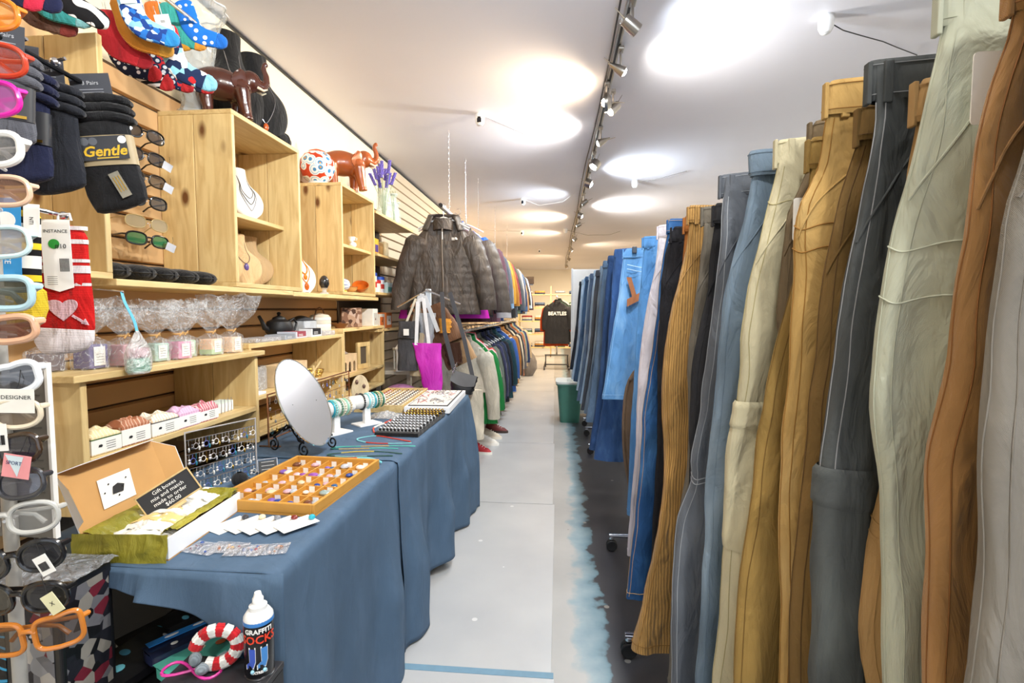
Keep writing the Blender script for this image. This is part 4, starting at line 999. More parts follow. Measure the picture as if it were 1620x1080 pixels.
dome_camera('small white security camera far along the left ceiling', -.66, 9.2, .9, plain('8a847c',.5), [(-.66,9.2,2.735),(-1.0,9.1,2.73),(-1.35,8.9,2.732)])
dome_camera('tiny dark lensed camera above the rolling rack', -.45, 12.0, .9)
def pendant_puck(label, x, y, pts, col):
    t = thing('wall_bulb', label, 'lamp', (x, y, CEIL))
    MB().lathe([(.0,-.085),(.022,-.08),(.034,-.055),(.036,-.02),(.028,0)], 20).build('globe', plain('f6f6f6', .25), t, smooth=True)
    MB().lathe([(.03,-.012),(.034,0)], 20).build('base_ring', plain('d0d0d2', .4), t, smooth=True)
    MB().tube([Vector(p)-Vector((x,y,CEIL)) for p in pts], .0028, 6).build('cable', col, t, smooth=True)
pendant_puck('white egg shaped ceiling device with black cable above the trousers', 1.285, 2.67, [(1.30,2.67,2.71),(1.38,2.70,2.685),(1.52,2.80,2.705),(1.66,2.86,2.70),(1.80,2.98,2.725),(1.98,3.1,2.735)], BLACK)
pendant_puck('white ceiling device with thin wire beyond the bright flood lamp', .83, 5.75, [(.83,5.75,2.72),(1.0,5.6,2.70),(1.3,5.4,2.735)], plain('55504a',.5))
pendant_puck('small white device with a sagging wire near the far jeans', .12, 9.0, [(.12,9.0,2.72),(.5,9.0,2.62),(.9,9.1,2.64),(1.1,9.3,2.73)], plain('7a736a',.5))
# ------------------------------------------------------------------ goods on the table
TT = TZ + .0015      # near cloth surface
TF = TZ + .0055      # far cloth surface
KRAFT = plain('c09258', .75, var=.05, scale=14, name='kraft_card'); BOXW = plain('eceef2', .6, var=.01)
OLIVE = fabric('8a8426', 'b0a63e', 'nylon', .45, .35, .9)
g = thing('gift_box', 'open white mailer gift box with kraft lid and olive tissue on the near table end', 'gift box', (-.975, 1.165, TT), R(4))
HW, HL, HB = .098, .145, .052
MB().box(-HW,-HL,0,HW,HL,.003).build('box_floor', KRAFT, g)
for n_, b_ in (('box_side', (HW-.003,-HL,.003,HW,HL,HB)), ('box_side', (-HW,-HL,.003,-HW+.003,HL,HB)), ('box_side', (-HW+.003,-HL,.003,HW-.003,-HL+.003,HB)), ('box_side', (-HW+.003,HL-.003,.003,HW-.003,HL,HB))):
    MB().box(*b_).build(n_, BOXW, g, bevel=.0006)
# lid hinged along the wall side, opened past upright
la = R(110)
lu = Vector((math.cos(la), 0, math.sin(la))); ln = Vector((-math.sin(la), 0, math.cos(la)))
lo_ = Vector((-HW, 0, HB)); 
def lidp(a, b, c=0): return lo_ + lu*a + Vector((0, b, 0)) + ln*c
def plate(name, mats, pts, nrm, th, parent):
    """thin card: inner face kraft, outer face white"""
    m = MB(); n_ = len(pts); A = [Vector(p) for p in pts]; B = [p + nrm*th for p in A]
    m.cur = 0; m.add(A, [tuple(range(n_))]); m.cur = 1; m.add(B, [tuple(range(n_))[::-1]])
    for i in range(n_):
        j = (i+1) % n_; m.add([A[i], A[j], B[j], B[i]], [(0,1,2,3)])
    return m.build(name, mats, parent)
plate('lid_panel', [KRAFT, BOXW], [lidp(0,-HL), lidp(0,HL), lidp(.152,HL), lidp(.152,-HL)], ln, .003, g)
plate('lid_flap', [KRAFT, BOXW], [lidp(.152,-HL), lidp(.152,HL), lidp(.152,HL-.03)+Vector((.030,0,.012)), lidp(.152,-HL+.03)+Vector((.030,0,.012))], Vector((0,0,1)), .002, g)
plate('lid_side_flap', [BOXW, KRAFT], [lidp(.02,-HL), lidp(.15,-HL), lidp(.125,-HL-.008)+Vector((.045,-.02,.0)), lidp(.05,-HL-.004)+Vector((.045,-.02,0))], Vector((0,.7,.3)), .002, g)
plate('lid_side_flap', [KRAFT, BOXW], [lidp(.02,HL), lidp(.152,HL), lidp(.125,HL+.04)+Vector((.03,0,0)), lidp(.04,HL+.04)+Vector((.03,0,0))], Vector((.2,.9,0)), .002, g)
pc = [lidp(.035,-.07,-.002), lidp(.035,.03,-.002), lidp(.105,.04,-.002), lidp(.105,-.06,-.002)]
cd = plate('brand_card', [PAPER, PAPER], pc, -ln, .001, g)
cen = sum(pc, Vector())/4 - ln*.003
MB().add([cen+Vector((0,-.02,0))+lu*-.01, cen+Vector((0,.012,0))+lu*-.012, cen+Vector((0,.022,0))+lu*.004, cen+Vector((0,.004,0))+lu*.012, cen+Vector((0,-.012,0))+lu*.008], [(0,1,2,3,4)]).build('printed_mark', INK, g)
for i in range(5): MB().ball(tuple(cen+Vector((0,-.04+.018*i,0))+lu*(.02*math.sin(i*2.1))-ln*.0005), (.001,.0025,.0025), 6, 4).build('printed_dot', INK, g)
def tis(fn, n1=24, n2=16, nm_='tissue_sheet'): return MB().sheet(fn, n1, n2, .0008).build(nm_, OLIVE, g, smooth=True, angle=60)
def crmp(u, v, s): return .004*nz(u*7, v*7, s) + .0025*nz(u*17, v*15, s+3)
tis(lambda u, v: (lerp(-HW-.018, HW+.004, u)+.004*nz(v*5, 2), -HL-.004-.012*math.sin(v*PI*.5)+crmp(u,v,1), HB+.010-(.114+.012*nz(u*5, 7.7)+(.012 if u < .25 else 0))*v))
tis(lambda u, v: (lerp(-HW+.002, -HW+.055, v)+crmp(u,v,2), lerp(-HL, HL*.9, u), HB+.012+.02*math.sin(v*PI)*(.4+.6*abs(nz(u*4, 3)))-.03*v))
tis(lambda u, v: (lerp(HW-.004, HW-.05, v)+crmp(u,v,4), lerp(-HL*.75, HL, u), HB+.004+.012*math.sin(v*PI)-.02*v+crmp(v,u,6)))
tis(lambda u, v: (lerp(-HW, HW, u), lerp(HL-.004, HL-.05, v)+crmp(u,v,5), HB+.01+.012*math.sin(v*PI)-.015*v+crmp(v,u,8)))
WT = F('f0efe8', kind='nylon', rough=.5, fade=.06, wr=.9)
for k in range(6):
    yk = -.11+.04*k
    MB().sheet(lambda u, v: (lerp(-.07, .075, u)+.01*nz(v*4,k), yk+lerp(-.03,.05,v)+.012*nz(u*6,k,2), .038+.014*math.sin(u*PI)+.010*nz(u*8+k,v*6)+.003*k), 14, 8, .003).build('wrapped_item', WT if k != 2 else plain('e6c987',.6), g, smooth=True, angle=80)
# chalk sign on a little wooden peg
cs = thing('chalk_sign', 'small framed chalkboard sign leaning in the gift box', 'sign', (-.965, 1.175, TT+.072), rot=(R(-16), R(-30), R(36)))
CB = MB().box(-.062,-.003,0,.062,0,.06).build('chalkboard', plain('2e2f33',.8), cs)
for b_ in ((-.065,-.0045,-.004,.065,.001,.0), (-.065,-.0045,.06,.065,.001,.064), (-.065,-.0045,-.004,-.062,.001,.064), (.062,-.0045,-.004,.065,.001,.064)): MB().box(*b_).build('frame_strip', PX, cs, bevel=.0005)
for k, tx in enumerate(('Gift boxes', 'mix and match', 'made to order', '$60.00')): lettering(tx, .0135, WHITE, (0,-.0035,.050-.0135*k), (1,0,0), (0,0,1), CB, thick=.0002)
MB().box(-.004,-.001,-.05,.004,.002,-.004).build('peg', PX, cs)
MB().box(-.02,-.004,-.012,.02,.004,-.004).build('clip_block', PX, cs, bevel=.001)
# divided tray of stones
TRAYW = plain('c68f3c', .5, var=.1, scale=18, name='oak_tray')
t = thing('divided_tray', 'golden wooden divided tray of polished stones in the middle of the near table', 'tray', (-.80, 1.51, TT), R(-3.5))
w2, l2 = .158, .215
MB().box(-w2,-l2,0,w2,l2,.006).build('tray_floor', TRAYW, t)
for b_ in ((-w2,-l2,.006,-w2+.010,l2,.034), (w2-.010,-l2,.006,w2,l2,.034), (-w2+.01,-l2,.006,w2-.01,-l2+.010,.034), (-w2+.01,l2-.010,.006,w2-.01,l2,.034)): MB().box(*b_).build('tray_rim', TRAYW, t, bevel=.002)
for i in range(1, 5): x_ = -w2+.01+(2*w2-.02)*i/5; MB().box(x_-.002,-l2+.01,.006,x_+.002,l2-.01,.022).build('divider', TRAYW, t)
for i in range(1, 5): y_ = -l2+.01+(2*l2-.02)*i/5; MB().box(-w2+.01,y_-.002,.006,w2-.01,y_+.002,.0215).build('divider', TRAYW, t)
r5 = random.Random(3); SC_ = ['8b4aa0','1f3f90','e6ddcf','8fa09c','c9a4b0','3a3c44','7b5bb0','d8c6a4','2c5c8c','b4b9c2','6a3e2c','e8b6bc']
SN = {'8b4aa0':'violet','1f3f90':'deep blue','e6ddcf':'cream','8fa09c':'sea grey','c9a4b0':'dusty pink','3a3c44':'charcoal','7b5bb0':'purple','d8c6a4':'sand','2c5c8c':'teal blue','b4b9c2':'silver grey','6a3e2c':'brown','e8b6bc':'rose'}
RW = ['nearest','second','middle','fourth','farthest']; CN = ['wall side','second','middle','fourth','aisle side']
def pebble(name, label, cat, loc, r, c, rz=0, group=None, parent=None):
    o = MB(); n1, m1 = 10, 7; o.ball((0,0,0), r, n1, m1)
    s_ = r5.random()*50
    o.v = [(p[0]*(1+.18*nz(p[0]*60+s_, p[1]*60)), p[1]*(1+.18*nz(p[1]*60+s_, p[2]*60)), p[2]) for p in o.v]
    q = o.build(name, plain(c, .12, coat=.3, var=.15, scale=80), parent, smooth=True); q.location = loc; q.rotation_euler = (0,0,rz)
    if parent is None: tag(q, label, cat, group)
    return q
ct, st = math.cos(R(-3.5)), math.sin(R(-3.5))
for i in range(5):
    for j in range(5):
        cx_ = -w2+.01+(2*w2-.02)*(i+.5)/5; cy_ = -l2+.01+(2*l2-.02)*(j+.5)/5
        for k in range(r5.choice([1, 2, 2])):
            px_ = cx_ + (k-.5)*.022 + r5.uniform(-.004,.004); py_ = cy_ + r5.uniform(-.015,.015)
            c = r5.choice(SC_); rr_ = r5.uniform(.009, .015)
            pebble('polished_stone', '%s stone, %s, %s column and %s row of the divided tray' % (SN[c], 'left one' if k == 0 else 'right one', CN[i], RW[j]), 'stone', (-.80+ct*px_-st*py_, 1.51+st*px_+ct*py_, TT+.006+rr_*.6), (rr_*1.2, rr_, rr_*.6), c, r5.uniform(0,3), 'stones in the divided tray')
        MB().box(cx_-.008, cy_+.022, .007, cx_+.010, cy_+.0225, .026).build('price_slip', PAPER, t)
# five white cards with a stone each, baggies in front
for k, (c, nm_) in enumerate((('3a3a40','black'),('ead9b4','cream'),('7c8088','grey'),('7a2a26','dark red'),('2aa7bd','turquoise'))):
    x_, y_ = -.85+.045*k, 1.215+.004*math.sin(k*2)
    t = thing('jewellery_card', 'white card with a %s stone beside the tray' % nm_, 'card', (x_, y_, TT+.0015+.0022*k), group='white stone cards in a fan', rot=(R(0), R(2.2), R(-22-3*k)))
    MB().box(-.029,-.048,0,.029,.048,.0009).build('card', PAPER, t)
    MB().ball((.004,.040,.007), (.0095,.009,.007), 10, 7).build('stone', plain(c, .15, coat=.4, var=.15, scale=90), t, smooth=True)
    MB().tube([(.004,.032,.002),(-.004,.0,.0016)], .0006, 4).build('ear_wire', CHROME, t)
    MB().tube([(-.010,-.006,.0012),(-.004,-.012,.0012),(.002,.002,.0012),(.006,-.004,.0012)], .0005, 4).build('printed_mark', plain('b8b4ac',.6), t)
for k, (cols, nm_) in enumerate(((('2f4f92','6a2f48'),'blue and plum'),(('c79c4a','a8643a'),'amber'),(('3f5f9a','8f4a52'),'blue and rust'),(('9a6a4a','c8a8a0'),'brown and rose'))):
    t = thing('plastic_baggie', 'clear zip bag with %s beads at the near table edge' % nm_, 'bag', (-.825+.052*k, 1.085+.008*(k % 2), TT+.001), R(-10+9*k), 'zip bags of beads')
    MB().sheet(lambda u, v: (lerp(-.042,.042,u), lerp(-.028,.028,v), .003+.006*math.sin(u*PI)*math.sin(v*PI)+.0015*nz(u*9,v*9,k)), 10, 8, .0004).build('film', film((.92,.92,.94), .2), t, smooth=True)
    for i in range(7): MB().ball((r5.uniform(-.028,.028), r5.uniform(-.018,.018), .0035), r5.uniform(.003,.0055), 7, 5).build('bead', plain(cols[i % 2], .3), t, smooth=True)
# earring racks
def earring(parent, x, y, z, c, kind, L=.028):
    m = MB(); m.tube([(x,y,z),(x+.002,y-.002,z-.008),(x,y,z-.012)], .0007, 4)
    if kind == 0:
        m.tube([(x,y,z-.012),(x,y,z-L*.6)], .0008, 4); m.ball((x,y,z-L), (.0045,.003,.008), 7, 5)
    elif kind == 1:
        m.ball((x,y,z-.017), .004, 7, 5); m.ball((x,y,z-.026), .005, 7, 5)
    else: m.tube([(x+.001, y+.008*math.cos(a), z-.021+.009*math.sin(a)) for a in [i*PI/5 for i in range(10)]], .0011, 5, True)
    return m.build('earring', c, parent, smooth=True)
GOLD = metal('caa24a', .3); SILV = plain('d4d4d6', .3, .55); EC = [SILV, SILV, GOLD, SILV, plain('2d7f96',.2), plain('36383c',.25), plain('e8e6e0',.25), SILV, plain('5a68b0',.2)]
t = thing('earring_rack', 'silver wire earring rack with four rows of earrings left of the tray', 'jewellery rack', (-1.125, 1.415, TT), R(-22))
RL, RH = .235, .19
MB().tube([(0,0,0),(0,0,RH),(0,RL,RH),(0,RL,0)], .003, 8).build('frame', SILV, t, smooth=True)
for y_ in (0, RL): MB().tube([(-.03,y_,.003),(.03,y_,.003)], .003, 6).build('foot', SILV, t, smooth=True)
for k in range(4):
    z = .165-.045*k; MB().tube([(0,0,z),(0,RL,z)], .0016, 6).build('rod', CHROME, t, smooth=True)
    for i in range(21): earring(t, .001, .010+.0107*i, z-.001, EC[(i*5+k*3+i//4) % 9], (i+k) % 3, .030)
t = thing('jewellery_pouch', 'small black pouch at the foot of the silver earring rack', 'pouch', (-1.01, 1.50, TT)); 
MB().grid(lambda u, v: ((.026*math.sin(PI*min(.98,.06+v*.9))**.55)*math.cos(2*PI*u), .022*math.sin(PI*min(.98,.06+v*.9))**.55*math.sin(2*PI*u), .045*v), 16, 10, True).build('pouch_body', F('1c1c1e', kind='suede'), t, smooth=True)
MB().tube([(0,0,.04),(.03,.03,.01),(.05,.05,.003)], .0015, 5).build('drawstring', BLACK, t, smooth=True)
t = thing('price_stand', 'little black price sign in a wire stand beside the earring rack', 'sign', (-.985, 1.615, TT), R(35))
MB().obox((0,0,.03), (.028,0,0), (0,.012,.016), (0,-.0008,.0006)).build('sign_plate', plain('1f2124',.6), t)
MB().tube([(-.03,-.02,.002),(.03,-.02,.002),(.03,.016,.05),(-.03,.016,.05)], .0014, 5, True).build('wire_frame', CHROME, t)
for k in range(3): MB().box(-.02,-.010+.008*k,.021+.0105*k,.02,-.0085+.008*k,.0225+.0105*k).build('chalk_line', plain('d0d0d0',.8), t)
# oval mirror on a scrolled iron stand
IRON = plain('141416', .35, .6)
t = thing('oval_mirror', 'oval tilting table mirror on a black scrolled iron stand', 'mirror', (-.985, 1.87, TF), R(68))
ax = Vector((1,0,0)); tl = R(30); up_ = Vector((0, math.sin(tl), math.cos(tl))); nm2 = Vector((0, -math.cos(tl), math.sin(tl)))
cM = Vector((0, 0, .20)); ra, rb = .105, .185
def mel(a, s=1, o=0): return cM + ax*(ra*s*math.cos(a)) + up_*(rb*s*math.sin(a)) + nm2*o
mm = MB(); mm.add([mel(2*PI*i/48, 1, .004) for i in range(48)] + [mel(2*PI*i/48, 1, -.003) for i in range(48)], [tuple(range(48)), tuple(range(48,96))[::-1]] + [((i+1) % 48, i, i+48, (i+1) % 48+48) for i in range(48)])
m_, nt_, b_, N_, LK = _new('mirror_silver'); b_.inputs['Base Color'].default_value = (.92,.93,.93,1); b_.inputs['Metallic'].default_value = 1; b_.inputs['Roughness'].default_value = .03
mm.build('mirror_glass', m_, t)
MB().tube([mel(2*PI*i/48, 1.0, .002) for i in range(48)], .0035, 6, True).build('bevel_rim', metal('d4dcdc', .1), t, smooth=True)
MB().prism([(ra*.93*math.cos(2*PI*i/32), rb*.93*math.sin(2*PI*i/32)) for i in range(32)], .004, cM - nm2*.006, ax, up_).build('back_board', IRON, t)
def spiral(c, r0, r1, a0, a1, n_, u, v): return [Vector(c) + Vector(u)*(lerp(r0,r1,i/n_)*math.cos(lerp(a0,a1,i/n_))) + Vector(v)*(lerp(r0,r1,i/n_)*math.sin(lerp(a0,a1,i/n_))) for i in range(n_+1)]
for s in (-1, 1):
    fx = s*.062
    front = [Vector((fx*.9, -.004, .20)), Vector((fx, .030, .13)), Vector((fx*1.05, -.01, .085)), Vector((fx*1.1, -.075, .062))]
    cur = []
    for i in range(25):
        k = i/24; a_ = [p.copy() for p in front]
        while len(a_) > 1: a_ = [a_[q].lerp(a_[q+1], k) for q in range(len(a_)-1)]
        cur.append(a_[0])
    MB().tube(cur + spiral((fx*1.1, -.075, .0325+.004), .029, .005, PI/2, PI/2+R(560), 40, (0,-1,0), (0,0,1)), .0032, 6).build('scroll_leg', IRON, t, smooth=True)
    MB().tube([Vector((fx, .022, .12)), Vector((fx, .07, .085)), Vector((fx, .10, .062))] + spiral((fx, .10, .0325+.004), .029, .005, PI/2, PI/2-R(560), 40, (0,-1,0), (0,0,1)), .0032, 6).build('scroll_leg', IRON, t, smooth=True)
MB().tube([(-.062,.01,.10),(0,.02,.085),(.062,.01,.10)], .003, 6).build('cross_bar', IRON, t, smooth=True)
MB().tube([(-.058,.012,.20),(-.10,.0,.19)], .003, 6).build('pivot', IRON, t); MB().tube([(.058,.012,.20),(.10,.0,.19)], .003, 6).build('pivot', IRON, t)
# copper earring frame behind the mirror
COP = metal('c98f68', .3)
t = thing('earring_rack', 'long copper tube earring rack behind the mirror with dangling earrings', 'jewellery rack', (-1.17, 1.93, TF))
RL = .80
MB().tube([(0,0,0),(0,0,.215),(0,RL,.215),(0,RL,0)], .0035, 8).build('frame', COP, t, smooth=True)
for y_ in (0, RL): MB().tube([(-.04,y_,.004),(.05,y_,.004)], .0035, 6).build('foot', COP, t, smooth=True)
MB().tube([(0,0,.03),(.05,RL,.03)], .003, 6).build('lower_bar', COP, t, smooth=True)
for k in range(3):
    z = .20-.06*k; MB().tube([(0,0,z),(0,RL,z)], .0014, 6).build('rod', COP, t)
    for i in range(22): earring(t, .001, .02+.036*i+r5.uniform(-.006,.006), z-.001, EC[(i*7+k*2) % 9], (i*2+k) % 3, r5.uniform(.028,.05))
t = thing('display_stick', 'pale wooden cross stick display above the copper earring rack', 'display', (-1.22, 2.42, TF)); MB().tube([(0,0,0),(0,0,.28)], .006, 8).build('stem', PV, t, smooth=True); MB().tube([(.02,-.14,.20),(0,0,.25),(-.02,.12,.29)], .005, 8).build('cross_arm', PH, t, smooth=True); MB().box(-.04,-.04,0,.04,.04,.008).build('base', PX, t, bevel=.002); MB().box(-.012,.02,.19,.012,.021,.215).build('paper_tag', PAPER, t)
t = thing('paddle_display', 'beige felt paddle with four dark earrings past the copper rack', 'display', (-1.10, 2.72, TF), rot=(R(-8), 0, R(25)))
pts = [(.05*math.cos(a)*(1 if math.sin(a) > 0 else .9), .10+.095*math.sin(a)) for a in [2*PI*i/32 for i in range(32)]]
MB().prism(pts, .01, (0,0,0), (1,0,0), (0,0,1)).build('felt_board', F('dcc9a6', kind='suede'), t, bevel=.003)
for x_, z_ in ((-.018,.155),(.02,.13),(-.02,.08),(.018,.055)): MB().ball((x_,-.009,z_), (.009,.005,.013), 10, 7).build('earring', plain('6a5248',.25,.3), t, smooth=True)
MB().box(-.02,.005,.0,.02,.06,.006).build('easel_foot', WHITE, t)
# bracelet T stands
def tstand(label, loc, rz, cols):
    t = thing('bracelet_stand', label, 'display stand', loc, rz)
    MB().box(-.045,-.06,0,.045,.06,.008).build('base', WHITE, t, bevel=.002)
    MB().box(-.012,-.016,.008,.012,.016,.085).build('post', WHITE, t, bevel=.002)
    m = MB().lathe([(0,-.095),(.028,-.092),(.033,-.085),(.033,.085),(.028,.092),(0,.095)], 24, (0,0,.115), mat=Matrix.Rotation(PI/2,4,'X')); m.build('roller', F('f0eeea', kind='suede', fade=.05), t, smooth=True, angle=50)
    for k, (y_, c, bd) in enumerate(cols):
        if bd:
            b = MB()
            for i in range(22): a = 2*PI*i/22; b.ball((.0375*math.cos(a), y_, .115+.0375*math.sin(a)), .005, 7, 5)
            b.build('bead_bracelet', plain(c, .25), t, smooth=True)
        else: MB().tube([(.036*math.cos(2*PI*i/28), y_, .115+.036*math.sin(2*PI*i/28)) for i in range(28)], .0042, 8, True).build('bangle', plain(c, .25), t, smooth=True)
tstand('white bracelet roller right behind the mirror with teal and mint bands', (-1.0, 2.18, TF), R(-28), [(-.03,'2fa7bd',0),(-.018,'8ed0c8',1),(-.004,'d8e4d8',0),(.012,'5f8f74',1),(.028,'e4ddc4',1),(.045,'9ad0b8',0),(.06,'c8b89a',1)])
tstand('white bracelet roller with a black beaded band, nearer the aisle', (-.93, 2.37, TF), R(-38), [(-.028,'17171a',1),(.0,'8fd2d8',0),(.016,'d6ece8',1),(.032,'3fa8b8',0),(.048,'2f6f4a',1),(.062,'cfc08a',1),(.076,'3a7a5a',0)])
t = thing('plastic_bag', 'crumpled clear plastic bag of trinkets between the roller and the ring pad', 'bag', (-.90, 2.55, TF)); 
MB().sheet(lambda u, v: (lerp(-.08,.08,u), lerp(-.07,.07,v), .004+.022*math.sin(u*PI)*math.sin(v*PI)*(1+.7*nz(u*8,v*8))), 16, 14, .0005).build('film', film((.95,.95,.95), .3), t, smooth=True)
for i in range(10): MB().ball((r5.uniform(-.05,.05), r5.uniform(-.045,.045), .007), .006, 7, 5).build('trinket', plain(r5.choice(['e4e0d8','b8c4c8','c9a86a']), .3), t, smooth=True)
# ring pads and trays
t = thing('ring_pad', 'black foam ring pad filled with silver and gold rings near the table edge', 'tray', (-.70, 2.375, TF), R(-2))
MB().box(-.10,-.235,0,.10,.235,.018).build('foam_base', F('17171a', kind='suede'), t, bevel=.003)
for i in range(9): y_ = -.215+.054*i; MB().box(-.097,y_+.018,.018,.097,y_+.036,.024).build('foam_ridge', F('17171a', kind='suede'), t, bevel=.002)
for j in range(9):
    for i in range(11):
        x_, y_ = -.085+.017*i, -.215+.054*j+.012
        o = MB().tube([(.0, .0085*math.cos(a), .011*math.sin(a)+.004) for a in [k*PI/6 for k in range(12)]], .0026, 5, True); o.ball((0,-.0005,.0155), (.0055,.004,.004), 6, 4)
        if i == 0 and j in (0, 6): me_r = o.mesh('ring', SILV if j == 0 else GOLD, True)
        q = link('ring', me_r, None); q.location = Vector((-.70, 2.375, TF)) + Matrix.Rotation(R(-2),3,'Z') @ Vector((x_, y_, .019)); q.rotation_euler = (R(0),0,R(88))
        tag(q, '%s ring on the black pad, %s of row %s from the near edge' % ('silver' if j < 6 else 'gold', ORD[i], ORD[j]), 'ring', 'rings on the black pad')
t = thing('display_box', 'shallow white box with a black mat of wire jewellery at the far table corner', 'tray', (-.715, 2.94, TF), R(2))
MB().box(-.125,-.29,0,.125,.29,.034).build('white_box', BOXW, t, bevel=.002); MB().box(-.11,-.26,.034,.11,.26,.038).build('black_mat', F('26262a', kind='suede'), t); MB().box(-.104,-.252,.038,.104,.252,.0395).build('paper_liner', plain('d8d4d0',.7), t)
for i in range(26):
    x_, y_ = r5.uniform(-.09,.09), r5.uniform(-.22,.22); a0 = r5.uniform(0,6)
    MB().tube([(x_+.028*math.cos(a0+k*.4), y_+.022*math.sin(a0+k*.5), .043+.006*math.sin(k)) for k in range(9)], .0016, 5).build('wire_piece', r5.choice([CHROME, STEEL, plain('2a2a2c',.3), plain('a83a34',.3), CHROME]), t, smooth=True)
t = thing('ring_tray', 'pale wooden tray with padded rows of rings against the shelves', 'tray', (-.985, 2.96, TF), R(2))
MB().box(-.135,-.31,0,.135,.31,.008).build('tray_floor', PH, t)
for b_ in ((-.135,-.31,.008,-.127,.31,.04),(.127,-.31,.008,.135,.31,.04),(-.127,-.31,.008,.127,-.302,.04),(-.127,.302,.008,.127,.31,.04)): MB().box(*b_).build('tray_rim', PH, t, bevel=.001)
for i in range(8): MB().tube([(-.105+.03*i,-.29,.02),(-.105+.03*i,.29,.02)], .009, 8).build('padded_roll', F('e8e0d0', kind='suede', fade=.05), t, smooth=True)
for i in range(8):
    m = MB()
    for k in range(13):
        y_ = -.27+.045*k; m.tube([(-.105+.03*i+.0105*math.cos(a), y_, .02+.0105*math.sin(a)) for a in [q*PI/5 for q in range(10)]], .0022, 5, True); m.ball((-.105+.03*i, y_, .033), .004, 6, 4)
    m.build('ring_row', plain(['a8323a','b98a3a','7a6a5a','c9a85a','6a5242','9a8a7a','4a4a50','b8a080'][i], .3, .4), t, smooth=True)['kind'] = 'stuff'
# necklaces laid on the cloth
def necklace(label, pts, cols, r=.0024):
    t = thing('bead_necklace', label, 'necklace', (pts[0][0], pts[0][1], TF), group='bead necklaces on the cloth')
    P = [Vector((p[0]-pts[0][0], p[1]-pts[0][1], r+.0006)) for p in pts]; q = []
    for i in range(len(P)-1):
        p0, p1, p2, p3 = P[max(i-1,0)], P[i], P[i+1], P[min(i+2,len(P)-1)]
        for k in range(10):
            s = k/10; q.append(.5*((2*p1)+(p2-p0)*s+(2*p0-5*p1+4*p2-p3)*s*s+(3*p1-p0-3*p2+p3)*s**3))
    n_ = len(cols); seg = len(q)//n_
    for i, c in enumerate(cols):
        a = q[i*seg:(i+1)*seg+1]
        if len(a) < 2: continue
        b = MB()
        for k in range(len(a)-1):
            for f in (0, .5): p = a[k].lerp(a[k+1], f); b.ball(tuple(p), r*1.15, 6, 4)
        b.build('bead_strand', plain(c, .3), t, smooth=True)['kind'] = 'stuff'
necklace('turquoise and red bead necklace loop nearest the ring pad', [(-.62,2.06),(-.70,2.10),(-.80,2.14),(-.86,2.08),(-.80,2.03),(-.70,2.02),(-.60,2.04)], ['d0402c','d0402c','8fd6da','8fd6da','d0402c','8fd6da'])
necklace('mint bead necklace with gold spacers, second from the ring pad', [(-.58,1.99),(-.68,1.985),(-.78,1.97),(-.88,1.95),(-.90,1.92),(-.80,1.93),(-.70,1.95),(-.60,1.94)], ['5fc0b0','c9b070','5fc0b0','2f6f66','c9b070','5fc0b0'])
necklace('dark green thin bead necklace with yellow charm', [(-.60,1.88),(-.70,1.90),(-.80,1.885),(-.88,1.84),(-.80,1.82),(-.70,1.84),(-.62,1.85)], ['3a5c50','d8c050','3a5c50','8fb8a8','3a5c50'])
necklace('pale turquoise bead necklace with red beads beside the stone tray', [(-.64,1.76),(-.70,1.80),(-.78,1.79),(-.86,1.765),(-.90,1.80)], ['7fd0dc','7fd0dc','d04a34','7fd0dc','7fd0dc'], .004)
necklace('white and red bead necklace against the ring pad edge', [(-.83,2.20),(-.86,2.28),(-.845,2.38),(-.83,2.46)], ['d8503c','ece6dc','d8503c'], .004)
